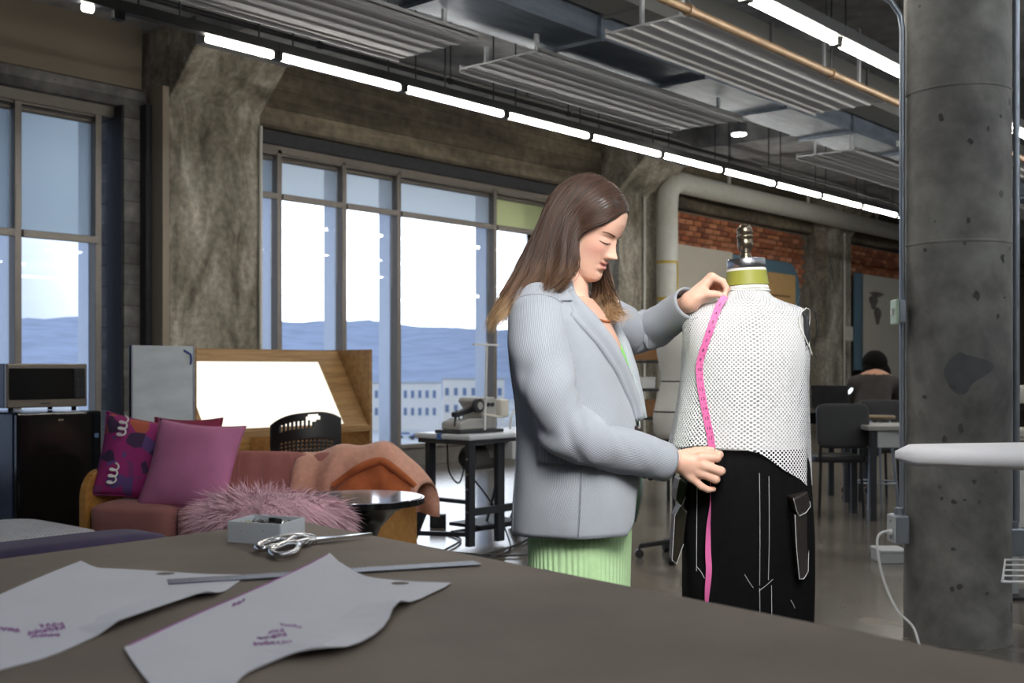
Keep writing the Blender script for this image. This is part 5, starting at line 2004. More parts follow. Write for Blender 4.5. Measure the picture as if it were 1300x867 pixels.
lat([(0.0565, 0.006), (0.0585, 0.007), (0.0548, 0.045), (0.0525, 0.046)], 'neck_band', mat('olive_green_tape', srgb(150, 152, 62), 0.5, var=0.05))
lat([(0.0, 0.053), (0.0505, 0.053), (0.0515, 0.055), (0.0515, 0.076), (0.0495, 0.079), (0.0, 0.079)], 'cap_plate', M['steel'])
lat([(0.0, 0.079), (0.017, 0.079), (0.0165, 0.086), (0.0135, 0.090), (0.0135, 0.098), (0.018, 0.103), (0.0205, 0.116), (0.0215, 0.128), (0.0185, 0.133), (0.0225, 0.137), (0.0225, 0.141), (0.0195, 0.145), (0.0215, 0.152), (0.0195, 0.163), (0.013, 0.171), (0.0, 0.174)], 'finial', mat('antique_pewter', srgb(128, 118, 100), 0.28, 0.95, var=0.15, scale=40))


def mesh_cloth():
    m, nt, b = principled('white_sports_mesh')
    N = nt.nodes.new
    L = nt.links
    tc = N('ShaderNodeTexCoord')
    sp = N('ShaderNodeSeparateXYZ')
    L.new(tc.outputs['UV'], sp.inputs[0])
    S_ = 0.0098
    def chan(src, off, scale):
        mu = N('ShaderNodeMath'); mu.operation = 'MULTIPLY_ADD'
        mu.inputs[1].default_value = 1 / (S_ * scale); mu.inputs[2].default_value = off
        L.new(src, mu.inputs[0])
        f = N('ShaderNodeMath'); f.operation = 'FRACT'
        L.new(mu.outputs[0], f.inputs[0])
        s = N('ShaderNodeMath'); s.operation = 'SUBTRACT'; s.inputs[1].default_value = 0.5
        L.new(f.outputs[0], s.inputs[0])
        q = N('ShaderNodeMath'); q.operation = 'POWER'; q.inputs[1].default_value = 2
        a = N('ShaderNodeMath'); a.operation = 'ABSOLUTE'
        L.new(s.outputs[0], a.inputs[0])
        L.new(a.outputs[0], q.inputs[0])
        return q.outputs[0]
    ds = []
    for off in (0.0, 0.5):
        ad = N('ShaderNodeMath'); ad.operation = 'ADD'
        L.new(chan(sp.outputs[0], off, 1.0), ad.inputs[0])
        L.new(chan(sp.outputs[1], off, 1.15), ad.inputs[1])
        ds.append(ad.outputs[0])
    mn = N('ShaderNodeMath'); mn.operation = 'MINIMUM'
    L.new(ds[0], mn.inputs[0]); L.new(ds[1], mn.inputs[1])
    lt = N('ShaderNodeMath'); lt.operation = 'LESS_THAN'; lt.inputs[1].default_value = 0.245 ** 2
    L.new(mn.outputs[0], lt.inputs[0])
    tr = N('ShaderNodeBsdfTransparent')
    mx = N('ShaderNodeMixShader')
    L.new(lt.outputs[0], mx.inputs[0])
    L.new(b.outputs[0], mx.inputs[1])
    L.new(tr.outputs[0], mx.inputs[2])
    L.new(mx.outputs[0], nt.nodes['Material Output'].inputs[0])
    b.inputs['Base Color'].default_value = (*srgb(226, 227, 229), 1)
    b.inputs['Roughness'].default_value = 0.75
    return m


MESHC = mesh_cloth()
# shirt profile (z from neck to hem): half width, half depth
SH = [(1.412, 0.063, 0.060), (1.398, 0.080, 0.064), (1.386, 0.108, 0.068), (1.374, 0.140, 0.076), (1.360, 0.168, 0.088), (1.335, 0.175, 0.102), (1.29, 0.173, 0.122), (1.24, 0.172, 0.134), (1.17, 0.171, 0.136),
      (1.10, 0.174, 0.134), (1.04, 0.178, 0.136), (0.995, 0.182, 0.140)]
def shirt_ab(z):
    zs = [s[0] for s in SH][::-1]
    return np.interp(z, zs, [s[1] for s in SH][::-1]), np.interp(z, zs, [s[2] for s in SH][::-1])
NS = 120
mbq = MB()
rings = []
zl = list(np.interp(np.linspace(0, 1, 58), np.linspace(0, 1, len(SH)), [s[0] for s in SH]))
for zi, z in enumerate(zl):
    a, b = shirt_ab(z)
    ring = []
    for k in range(NS):
        t = 2 * PI * k / NS
        c, s = math.cos(t), math.sin(t)
        q = max(0.0, (1.20 - z) / 0.215) if z < 1.20 else 0.0
        # soft vertical drapes growing to the hem, one pull across the chest
        dr = 1 + q * 0.030 * (math.sin(7 * t + 1.2) + 0.6 * math.sin(11 * t + 0.3 + 2 * z)) + 0.006 * math.sin(5 * t + 26 * z)
        x = a * math.copysign(abs(c) ** (2 / 2.35), c) * dr
        y = b * math.copysign(abs(s) ** (2 / 2.35), s) * dr
        # the hem drops towards the right and the back
        drop = q ** 2 * (0.13 * max(0, math.cos(t + 0.32)) ** 1.7 + 0.07 * max(0, s) + 0.004 * math.sin(9 * t))
        zz = z - drop
        if z > 1.35:
            zz -= 0.012 * (abs(c) ** 3) * (z - 1.35) / 0.06
        ring.append((x - 0.004 + 0.028 * q * (c if c < 0 else -0.35 * c), y, zz))
    rings.append(ring)
n0 = len(zl)
mbq.loft(rings, True, False, us=1.0, vs=1.0)
# re-write uv in metres, cut the right armhole
keepf, keepu = [], []
RA = np.array(rings)
ARC = np.concatenate([np.zeros((1, NS)), np.cumsum(np.linalg.norm(np.diff(RA, axis=0), axis=2), 0)], 0)
ARC = ARC - ARC[30][None, :]
for f, u in zip(mbq.f, mbq.uv):
    i, j = f[0] // NS, f[0] % NS
    p = np.mean([mbq.v[q] for q in f], axis=0)
    ya = -0.035 if p[0] > 0 else 0.045
    ax_, az_ = (p[1] - ya) / 0.052, (p[2] - 1.300) / 0.062
    if p[0] > 0.10 and ax_ * ax_ + az_ * az_ < 1 or (p[0] < -0.10 and ax_ * ax_ + az_ * az_ < 1):
        continue
    keepf.append(f)
    k2 = (j + 1) % NS
    keepu.append([(0.93 * j / NS, ARC[i][j]), (0.93 * (j + 1) / NS, ARC[i][k2]), (0.93 * (j + 1) / NS, ARC[i + 1][k2]), (0.93 * j / NS, ARC[i + 1][j])])
mbq.f, mbq.uv, mbq.mi = keepf, keepu, [0] * len(keepf)
top = mbq.build('mesh_top', MESHC, form, smooth=True, ang=180, fix=False)
# neckline binding, armhole edge, loose threads and a pin
MB().tube([p for p in sring(0, 0, 0.0635, 0.0605, 1.412, 40, 2.0)] + [sring(0, 0, 0.0635, 0.0605, 1.412, 40, 2.0)[0]], 0.0018, 6).build('neck_binding', linen, top, smooth=True)
for s in (1, -1):
    ah = []
    for k in range(37):
        t = 2 * PI * k / 36
        y, z = (-0.035 if s > 0 else 0.045) + 0.053 * math.cos(t), 1.300 + 0.063 * math.sin(t)
        a, b = shirt_ab(z)
        x = a * max(0.0, 1 - (abs(y) / b) ** 2.35) ** (1 / 2.35)
        ah.append((s * (x + 0.0005), y, z))
    MB().tube(ah, 0.0014, 6).build('armhole_binding', linen, top, smooth=True)
    MB().ball((s * 0.150, -0.02 * s, 1.295), (0.012, 0.046, 0.056), 24, 12).build('arm_plate', M['dark_steel'], form, smooth=True)
q0 = LF(1034, 392, -0.03)
MB().tube(spline([(0.166, -0.03, 1.362), (0.178, -0.034, 1.345), (0.181, -0.036, 1.30), (0.174, -0.04, 1.255), (0.176, -0.04, 1.235), (0.181, -0.042, 1.225)], 24), 0.0011, 5).build('loose_thread', M['black'], top)
MB().tube(spline([(0.15, -0.05, 1.366), (0.168, -0.05, 1.358), (0.182, -0.045, 1.33), (0.184, -0.04, 1.28)], 20), 0.0009, 5).build('loose_thread', M['black'], top)
MB().cyl((0.130, -0.02, 1.372), (0.142, -0.025, 1.406), 0.0009, n=5).build('pin', M['steel'], top)

# trousers
tw = mat('black_twill', (0.0045, 0.0045, 0.005), 0.85, var=0.2, scale=60, spec=0.1)
PA = [(0.985, 0.152, 0.118), (0.97, 0.157, 0.121), (0.94, 0.165, 0.128), (0.86, 0.174, 0.132), (0.75, 0.178, 0.132), (0.62, 0.176, 0.128), (0.50, 0.172, 0.122)]
def pant_ab(z):
    zs = [s[0] for s in PA][::-1]
    return np.interp(z, zs, [s[1] for s in PA][::-1]), np.interp(z, zs, [s[2] for s in PA][::-1])
def pant_fold(t, z):
    g = max(0, min(1, (z - 0.86) / 0.12))
    return 1 + 0.016 * g * math.sin(34 * t) + 0.02 * math.sin(6 * t + 7 * z) * (1 - 0.5 * g)
rings = []
for z in np.linspace(0.985, 0.50, 40):
    a, b = pant_ab(z)
    ring = []
    for k in range(160):
        t = 2 * PI * k / 160
        c, s = math.cos(t), math.sin(t)
        w = pant_fold(t, z)
        ring.append((0.002 + a * math.copysign(abs(c) ** (2 / 2.5), c) * w, b * math.copysign(abs(s) ** (2 / 2.5), s) * w, z))
    rings.append(ring)
trs = MB().loft(rings).build('trousers', tw, form, smooth=True, ang=80)
for s in (-1, 1):
    rings = []
    for z in np.linspace(0.52, 0.13, 12):
        rings.append([(s * 0.086 + 0.083 * math.cos(2 * PI * k / 40) * (1 + 0.03 * math.sin(5 * 2 * PI * k / 40 + 20 * z)), 0.115 * math.sin(2 * PI * k / 40), z) for k in range(40)])
    MB().loft(rings).build('trouser_leg', tw, trs, smooth=True, ang=80)


def on_pants(x, z, off=0.004):
    a, b = pant_ab(z)
    xx = max(-0.995, min(0.995, (x - 0.002) / a))
    y = -b * (1 - abs(xx) ** 2.5) ** (1 / 2.5)
    t = math.atan2(math.copysign(abs(y / b) ** 1.25, y), math.copysign(abs(xx) ** 1.25, xx))
    w = pant_fold(t % (2 * PI), z)
    return Vector((0.002 + (x - 0.002) * 1.0, y * w - off, z))


def pantpx(x, y, off=0.003):
    z = EYE - (y - 468) / F * 2.98
    xx = (x - 650) / F * 2.98 - FR
    return on_pants(xx, z, off)


stitch = mat('white_topstitch', srgb(186, 186, 188), 0.7)
for pts in ([(963, 600), (963, 680), (963, 742)], [(975, 604), (975, 680), (974, 735)], [(888, 620), (887, 680), (887, 728)], [(963, 745), (964, 790)], [(978, 742), (979, 795)],
            [(962, 749), (971, 742), (980, 734)], [(1004, 762), (1008, 768), (1010, 773)], [(887, 722), (892, 728), (896, 736)], [(944, 728), (950, 738), (955, 745)]):
    MB().tube([pantpx(x, y) for x, y in spline(pts, 14)], 0.0008, 4).build('topstitch', stitch, trs)
lea = mat('black_brown_leather', srgb(36, 30, 26), 0.42, var=0.25, scale=14, bump=0.2)


def pocket(poly, flap, d0, yaw, label):
    def P3(x, y, dy=0.0):
        v = LF(x, y, d0)
        return Vector((v[0], d0 + dy, v[2]))
    def slab_px(pp, th, nm, off):
        mb = MB()
        cx = sum(p[0] for p in pp) / len(pp)
        pts = [P3(x, y, off + (x - cx) * yaw) for x, y in pp]
        mb.prism(pts, (0, th * 2.2, 0))
        return mb.build(nm, lea, trs, bevel=0.006)
    b = slab_px(poly, 0.03, 'cargo_pocket', 0)
    cx = sum(p[0] for p in poly) / len(poly)
    ln = [P3(x, y, -0.002 + (x - cx) * yaw) for x, y in poly]
    MB().tube(ln[1:], 0.0012, 4).build('pocket_stitch', stitch, b)
    f = slab_px(flap, 0.04, 'pocket_flap', -0.008)
    cx = sum(p[0] for p in flap) / len(flap)
    ln = [P3(x, y, -0.010 + (x - cx) * yaw) for x, y in flap]
    MB().tube(ln[1:], 0.0012, 4).build('flap_stitch', stitch, f)


pocket([(1030, 648), (1003, 650), (1006, 690), (1012, 733), (1021, 735), (1030, 728), (1031, 690)], [(1027, 624), (999, 629), (1005, 645), (1011, 653), (1024, 651), (1033, 645), (1032, 638)], -0.128, 0.0030, 'r')
pocket([(872, 648), (864, 640), (857, 655), (855, 690), (854, 712), (859, 716), (867, 690)], [(872, 612), (862, 606), (859, 622), (858, 634), (864, 643), (869, 630)], -0.045, -0.0016, 'l')
MB().cyl((0, 0, 0.06), (0, 0, 0.5), 0.018, n=14).build('pole', M['steel'], form, smooth=True)
MB().lathe([(0, 0.02), (0.22, 0.02), (0.22, 0.04), (0.04, 0.07), (0, 0.075)], 36).build('base', M['black'], form, smooth=True)
for k in range(4):
    a = PI / 4 + PI / 2 * k
    MB().cyl((0.19 * math.cos(a), 0.19 * math.sin(a) - 0.01, 0.02), (0.19 * math.cos(a), 0.19 * math.sin(a) + 0.01, 0.02), 0.02, n=14).build('caster', M['dark_steel'], form, smooth=True)

# ---- pink measuring tape
def on_shirt(x, z, off=0.012):
    a, b = shirt_ab(z)
    xx = min(0.98, abs(x) / a)
    y = -b * (1 - xx ** 2.35) ** (1 / 2.35)
    t = math.atan2(math.copysign(abs(y / b) ** 1.17, y), math.copysign(xx ** 1.17, x))
    q = max(0.0, (1.20 - z) / 0.215) if z < 1.20 else 0
    dr = 1 + q * 0.030 * (math.sin(7 * t + 1.2) + 0.6 * math.sin(11 * t + 0.3 + 2 * z)) + 0.006 * math.sin(5 * t + 26 * z)
    return y * dr - off


tpx = [(921, 376), (913, 388), (904, 412), (895, 438), (888.5, 460), (888.5, 480), (892, 505), (897, 530), (901.5, 552), (904, 570)]
tlow = [(903, 592), (902, 615), (902, 640), (899.5, 668), (899, 700), (900, 725), (898, 750), (897, 776), (897, 830), (898, 900), (897, 960)]
tape_o = thing('tape_measure', 'pink tape measure with black numbers hanging from the form shoulder through the woman\'s hand', 'tape measure', W(FR, FD), CAMROT)
def tape_pts(pxs, low=False):
    out = []
    for x, y in pxs:
        dguess = -0.13
        for _ in range(4):
            d = FD + dguess
            xx = (x - 650) / F * d - FR
            z = EYE - (y - 468) / F * d
            dguess = (min(on_shirt(xx, max(0.985, z), 0.012 + 0.012 * max(0, min(1, (z - 1.27) / 0.08))), -0.03) if not low else on_pants(xx, max(z, 0.5), 0.012).y)
            if not low and z > 1.385:
                dguess = -0.088
        out.append(Vector((xx, dguess, z)))
    return out
t1 = [Vector(p) for p in spline(tape_pts(tpx), 90)]
t2 = [Vector(p) for p in spline([t1[-1] + Vector((0, -0.004, 0))] + tape_pts(tlow, True), 80)]
pink = mat('pink_vinyl_tape', srgb(216, 104, 162), 0.5, var=0.03)
def ribbon(pts, wfun, tw_fun, name):
    rings = []
    for i, p in enumerate(pts):
        tg = (pts[min(i + 1, len(pts) - 1)] - pts[max(i - 1, 0)]).normalized()
        nrm = Vector((0, -1, 0)) if p.z < 1.36 else Vector((-0.1, -0.8, 0.6)).normalized()
        if p.x < -0.06 and p.z > 0.98:
            nrm = Vector((-0.35, -0.93, 0)).normalized()
        sd = tg.cross(nrm).normalized()
        nn = sd.cross(tg).normalized()
        a = tw_fun(i / (len(pts) - 1))
        sd2 = sd * math.cos(a) + nn * math.sin(a)
        nn2 = nn * math.cos(a) - sd * math.sin(a)
        w = wfun(i / (len(pts) - 1))
        rings.append([p - sd2 * w + nn2 * 0.0003, p + sd2 * w + nn2 * 0.0003, p + sd2 * w - nn2 * 0.0003, p - sd2 * w - nn2 * 0.0003])
    return MB().loft(rings).build(name, pink, tape_o, smooth=True, ang=50)
ribbon(t1, lambda t: 0.0093, lambda t: 0.0, 'tape_band')
ribbon(t2, lambda t: 0.0085, lambda t: 0.85 + 0.6 * math.sin(9 * t), 'tape_band')
# numbers and ticks
lens = [0.0]
for i in range(1, len(t1)):
    lens.append(lens[-1] + (t1[i] - t1[i - 1]).length)
tot = lens[-1]
def at_len(s):
    i = min(max(1, int(np.searchsorted(lens, s))), len(t1) - 1)
    u = (s - lens[i - 1]) / max(1e-6, lens[i] - lens[i - 1])
    return t1[i - 1].lerp(t1[i], u), (t1[i] - t1[i - 1]).normalized()
i9 = min(range(len(t1)), key=lambda i: abs((EYE - t1[i].z) * F / (FD + t1[i].y) + 468 - 456))
s9 = lens[i9]
inkb = mat('black_print', (0.015, 0.012, 0.014), 0.6)
dg = bpy.context.evaluated_depsgraph_get()
tick = MB()
for n in range(1, 22):
    s = s9 + (n - 9) * 0.0262
    if s < 0.012 or s > tot - 0.015:
        continue
    p, tg = at_len(s)
    nrm = Vector((0, -1, 0)) if p.z < 1.36 else Vector((-0.1, -0.8, 0.6)).normalized()
    if p.x < -0.06 and p.z > 0.98 and p.z < 1.36:
        nrm = Vector((-0.35, -0.93, 0)).normalized()
    sd = tg.cross(nrm).normalized()
    nn = sd.cross(tg).normalized()
    cu = bpy.data.curves.new('numeral', 'FONT')
    cu.body = str(n)
    cu.size = 0.0125
    cu.align_x = 'CENTER'
    cu.align_y = 'CENTER'
    cu.extrude = 0.0001
    tmp = bpy.data.objects.new('numeral_src', cu)
    COL.objects.link(tmp)
    bpy.context.view_layer.update()
    me = bpy.data.meshes.new_from_object(tmp.evaluated_get(bpy.context.evaluated_depsgraph_get()))
    bpy.data.objects.remove(tmp)
    me.materials.clear()
    me.materials.append(inkb)
    o = bpy.data.objects.new('numeral', me)
    COL.objects.link(o)
    o.parent = tape_o
    up = -tg
    xr = up.cross(nn).normalized()
    if xr.x < 0:
        xr = -xr
    mt = Matrix((xr, up, xr.cross(up))).transposed().to_4x4()
    mt.translation = p + nn * 0.0012 if nn.y < 0 else p - nn * 0.0012
    o.matrix_local = mt
    for f in (0.5,):
        pp, tg2 = at_len(min(tot - 0.01, s + 0.0131))
        off = nn * 0.0008 if nn.y < 0 else -nn * 0.0008
        tick.beam(pp - sd * 0.009 + off, pp - sd * 0.003 + off, 0.0008, 0.0002, nn)
        tick.beam(pp + sd * 0.009 + off, pp + sd * 0.005 + off, 0.0008, 0.0002, nn)
tick.build('tick_marks', inkb, tape_o)

# ================================================================== THE WOMAN
WD = 2.98
WR = (735 - 650) / F * WD
def LW(x, y, d):
    return np.array([(x - 650) / F * d - WR, d - WD, EYE - (y - 468) / F * d])


woman = thing('person', 'young woman in grey corduroy blazer and green skirt, measuring the dressed form', 'person', W(WR, WD), CAMROT)

# ---------------------------------------------------------------- head in its own frame (+x ahead, +y her left, +z up)
ZT = np.array([-0.116, -0.113, -0.107, -0.098, -0.085, -0.070, -0.050, -0.030, -0.010, 0.010, 0.030, 0.050, 0.070, 0.088, 0.102, 0.111, 0.1155])
XF = np.array([0.052, 0.066, 0.078, 0.0845, 0.0860, 0.0855, 0.0850, 0.0860, 0.0865, 0.0880, 0.0905, 0.0900, 0.0850, 0.0740, 0.0560, 0.0330, 0.006])
XB = np.array([0.040, 0.028, 0.010, -0.012, -0.030, -0.048, -0.070, -0.085, -0.095, -0.100, -0.102, -0.100, -0.094, -0.083, -0.064, -0.040, -0.012])
WH = np.array([0.006, 0.020, 0.031, 0.0400, 0.0480, 0.0545, 0.0605, 0.0650, 0.0685, 0.0705, 0.0720, 0.0715, 0.0680, 0.0600, 0.0460, 0.0280, 0.008])
def hi(arr, z):
    return np.interp(z, ZT, arr)


def g2(y, z, y0, z0, sy, sz):
    return np.exp(-0.5 * ((y - y0) / sy) ** 2 - 0.5 * ((z - z0) / sz) ** 2)


def feat(y, z):
    """forward relief of the face"""
    d = np.zeros_like(y)
    # nose ridge
    tz = np.clip((0.014 - z) / 0.046, 0, 1)
    ridge = 0.0225 * tz ** 1.25
    ridge = np.where(z < -0.032, 0.0225 * np.clip(1 - (-0.032 - z) / 0.0095, 0, 1) ** 0.7, ridge)
    sy = 0.0052 + 0.0035 * tz
    d += ridge * np.exp(-0.5 * (y / sy) ** 2)
    d += 0.0035 * g2(y, z, 0, -0.029, 0.0065, 0.006)
    for s in (-1, 1):
        d += 0.0085 * g2(y, z, s * 0.0125, -0.0345, 0.0048, 0.0052)          # nostril wings
        d -= 0.0105 * g2(y, z, s * 0.030, 0.004, 0.0125, 0.0095)             # sockets
        d += 0.0085 * g2(y, z, s * 0.031, 0.0005, 0.0105, 0.0070)            # lids over the eyeball
        d -= 0.0018 * g2(y, z, s * 0.031, 0.0085, 0.011, 0.0018)             # lid crease
        d += 0.0022 * g2(y, z, s * 0.026, 0.0185, 0.014, 0.005)              # brow
        d += 0.0050 * g2(y, z, s * 0.042, -0.022, 0.016, 0.014)              # cheek
        d += 0.0018 * g2(y, z, s * 0.027, -0.050, 0.007, 0.010)              # smile fold
        d -= 0.0016 * g2(y, z, s * 0.0255, -0.0605, 0.004, 0.005)            # mouth corner
    wl = np.exp(-(np.abs(y) / 0.022) ** 4)
    d += 0.0052 * np.exp(-0.5 * ((z + 0.0530) / 0.0034) ** 2) * wl
    d += 0.0062 * np.exp(-0.5 * ((z + 0.0660) / 0.0040) ** 2) * wl
    zm = z + 0.0595 - 0.0062 * (np.abs(y) / 0.024) ** 2
    d -= 0.0060 * np.exp(-0.5 * (zm / 0.0016) ** 2) * np.exp(-(np.abs(y) / 0.023) ** 6)
    d -= 0.0030 * g2(y, z, 0, -0.0755, 0.014, 0.0035)
    d += 0.0045 * g2(y, z, 0, -0.0920, 0.013, 0.009)
    d -= 0.0016 * g2(y, z, 0, -0.0455, 0.0028, 0.004)
    return d


def head_pt(phi, z):
    """phi 0 = ahead, positive towards her left"""
    xf, xb, w = hi(XF, z), hi(XB, z), hi(WH, z)
    cx = xb + (xf - xb) * 0.48
    e = 2 / 2.25
    c, s = np.cos(phi), np.sin(phi)
    y = w * np.sign(s) * np.abs(s) ** e
    ax_ = np.where(c > 0, xf - cx, cx - xb)
    x = cx + ax_ * np.sign(c) * np.abs(c) ** e
    fr_ = np.clip((c - 0.05) / 0.35, 0, 1)
    x = x + feat(y, z) * fr_
    return np.stack([x, y, z + 0 * x], -1)


HYAW, HPITCH, HS = R_(-27), R_(27), 1.06
HM = np.array(rot(0, 0, HYAW) @ rot(0, HPITCH, 0) @ rot(R_(3), 0, 0)) * HS
nose_c = head_pt(np.array([0.0]), np.array([-0.029]))[0]
HT = LW(784.0, 328.0, 2.925) - HM @ nose_c
def head2w(p):
    return np.asarray(p) @ HM.T + HT
def w2head(p):
    return (np.asarray(p) - HT) @ np.linalg.inv(HM).T


bodyB = MB()
zs = np.concatenate([np.linspace(-0.116, -0.08, 20), np.linspace(-0.078, 0.03, 74), np.linspace(0.033, 0.1155, 36)])
dens = np.linspace(0, 1, 150, endpoint=False)
phi = 2 * PI * dens + 0.62 * np.sin(-2 * PI * dens)     # finer towards the face
phi = np.where(phi > PI, phi - 2 * PI, phi)
rings = [[tuple(p) for p in head2w(head_pt(phi, np.full_like(phi, z)))] for z in zs]
bodyB.loft(rings)
# ears (under the hair)
for s in (-1, 1):
    bodyB.ball(head2w([[-0.012, s * 0.071, -0.008]])[0], (0.017, 0.008, 0.030), 14, 10)

# ---------------------------------------------------------------- torso frame
TYAW = R_(-20)
Fv = np.array([math.cos(TYAW), math.sin(TYAW), 0.0])            # she faces this way
Sv = np.array([math.sin(TYAW) * 1.0, -math.cos(TYAW), 0.0])     # her right, towards the camera
TOR = [  # z, px centre, front-back, half width
    (0.755, 734, 0.160, 0.208), (0.80, 734, 0.163, 0.208), (0.86, 735, 0.164, 0.205), (0.93, 736, 0.163, 0.200), (1.00, 736, 0.160, 0.197), (1.05, 735, 0.156, 0.196), (1.12, 732, 0.152, 0.197),
    (1.20, 726, 0.148, 0.200), (1.27, 720, 0.140, 0.202), (1.32, 715, 0.126, 0.198), (1.352, 712, 0.112, 0.182), (1.378, 710, 0.096, 0.150), (1.398, 709, 0.080, 0.112), (1.416, 708, 0.070, 0.082), (1.43, 708, 0.066, 0.072)]
_tz = [t[0] for t in TOR]
def tor(z):
    cx = np.interp(z, _tz, [t[1] for t in TOR])
    return (cx - 735) / 485.0, np.interp(z, _tz, [t[2] for t in TOR]), np.interp(z, _tz, [t[3] for t in TOR])


def tsurf(z, ang, off=0.0, e=2.35):
    """ang 0 = her front, + towards her right (camera)"""
    cx, a, b = tor(z)
    c, s = math.cos(ang), math.sin(ang)
    a += off
    b += off
    u = a * math.copysign(abs(c) ** (2 / e), c)
    v = b * math.copysign(abs(s) ** (2 / e), s)
    p = np.array([cx, 0.0, z]) + Fv * u + Sv * v
    return p


# skin: trunk, neck, arms, legs
rings = []
for z in np.linspace(0.82, 1.385, 30):
    rings.append([tuple(tsurf(z, 2 * PI * k / 60, -0.045 if z < 1.0 else float(np.interp(z, [1.0, 1.1, 1.2, 1.4], [-0.035, -0.022, -0.012, -0.010])))) for k in range(60)])
bodyB.loft(rings)
nb = np.array([(709 - 735) / 485.0 + 0.015, 0.0, 1.33])
nt_ = head2w([[-0.022, 0, -0.045]])[0]
bodyB.tube([nb, nb + (nt_ - nb) * 0.35, nb + (nt_ - nb) * 0.7, nt_, nt_ + (nt_ - nb) * 0.2], [0.075, 0.058, 0.054, 0.055, 0.05], 28)
for s in (-1, 1):
    hp = np.array([-0.004, 0, 0.84]) + Sv * s * 0.07
    kn = np.array([0.02, 0, 0.47]) + Sv * s * 0.085
    an = np.array([-0.02, 0, 0.085]) + Sv * s * 0.085
    bodyB.tube([hp, (hp + kn) / 2, kn, kn + (an - kn) * 0.3, an, an + np.array([0, 0, -0.05])], [0.074, 0.070, 0.056, 0.056, 0.036, 0.036], 22)

# arms
SHr, ELr, WRr = LW(692, 402, 2.82), LW(716, 541, 2.755), LW(858, 583, 2.885)
SHl, ELl, WRl = LW(770, 408, 3.14), LW(815, 424, 3.27), LW(872, 387, 3.07)
bodyB.tube([SHr, LW(690, 470, 2.785), LW(714, 532, 2.765), LW(752, 564, 2.782), LW(800, 575, 2.832), WRr], [0.045, 0.042, 0.038, 0.037, 0.034, 0.027], 18)
bodyB.tube([SHl, (SHl + ELl) / 2, ELl, ELl + (WRl - ELl) * 0.3, WRl], [0.045, 0.042, 0.040, 0.038, 0.026], 18)


# ---------------------------------------------------------------- hands from signed distances
def smin(a, b, k):
    h = np.clip(0.5 + 0.5 * (b - a) / k, 0, 1)
    return b * (1 - h) + a * h - k * h * (1 - h)


def cone(P, a, b, ra, rb):
    a, b = np.asarray(a, float), np.asarray(b, float)
    ab = b - a
    t = np.clip(((P - a) @ ab) / (ab @ ab), 0, 1)
    return np.linalg.norm(P - a - t[..., None] * ab, axis=-1) - (ra + (rb - ra) * t)


def nets(fn, lo, hi_, h):
    nx = [int(math.ceil((hi_[i] - lo[i]) / h)) + 1 for i in range(3)]
    ax_ = [lo[i] + h * np.arange(nx[i]) for i in range(3)]
    G = np.stack(np.meshgrid(*ax_, indexing='ij'), -1)
    V = fn(G)
    ins = V < 0
    nxc = [n - 1 for n in nx]
    cs = np.zeros(nxc, int)
    acc = np.zeros(nxc + [3])
    cnt = np.zeros(nxc)
    offs = [(i, j, k) for i in (0, 1) for j in (0, 1) for k in (0, 1)]
    def sl(o):
        return tuple(slice(o[d], nx[d] - 1 + o[d]) for d in range(3))
    for o in offs:
        cs += ins[sl(o)]
    act = (cs > 0) & (cs < 8)
    for a in offs:
        for d in range(3):
            if a[d] == 0:
                b = list(a)
                b[d] = 1
                va, vb = V[sl(a)], V[sl(b)]
                cr = (va < 0) != (vb < 0)
                t = np.where(cr, va / np.where(cr, va - vb, 1), 0)
                pa, pb = G[sl(a)], G[sl(b)]
                acc += np.where(cr[..., None], pa + (pb - pa) * t[..., None], 0)
                cnt += cr
    idx = -np.ones(nxc, int)
    idx[act] = np.arange(act.sum())
    verts = acc[act] / cnt[act][:, None]
    faces = []
    for d in range(3):
        u, v = [(1, 2), (2, 0), (0, 1)][d]
        s0 = [slice(None)] * 3
        s1 = [slice(None)] * 3
        s0[d], s1[d] = slice(0, nx[d] - 1), slice(1, nx[d])
        cr = ins[tuple(s0)] != ins[tuple(s1)]
        flip = ins[tuple(s0)]
        pts = np.argwhere(cr)
        for p in pts:
            if p[u] == 0 or p[v] == 0 or p[u] >= nxc[u] or p[v] >= nxc[v]:
                continue
            q = []
            for du, dv in ((-1, -1), (0, -1), (0, 0), (-1, 0)):
                c = list(p)
                c[u] += du
                c[v] += dv
                q.append(idx[tuple(c)])
            if min(q) < 0:
                continue
            faces.append(q if flip[tuple(p)] else q[::-1])
    return verts, faces


def hand(chains, palm, wrist, lo, hi_, h=0.0017, kp=0.009):
    def fn(P):
        d = None
        for a, b, ra, rb in palm:
            c = cone(P, a, b, ra, rb)
            d = c if d is None else smin(d, c, 0.012)
        fing = None
        for ch in chains:
            f = None
            for (a, ra), (b, rb) in zip(ch[:-1], ch[1:]):
                c = cone(P, a, b, ra, rb)
                f = c if f is None else smin(f, c, 0.003)
            fing = f if fing is None else smin(fing, f, 0.0012)
        d = smin(d, fing, kp)
        for a, b, ra, rb in wrist:
            d = smin(d, cone(P, a, b, ra, rb), 0.016)
        return d
    return nets(fn, lo, hi_, h)


HD = 2.93
def h1(x, y, dd=0.0):
    return LW(x, y, HD + dd)
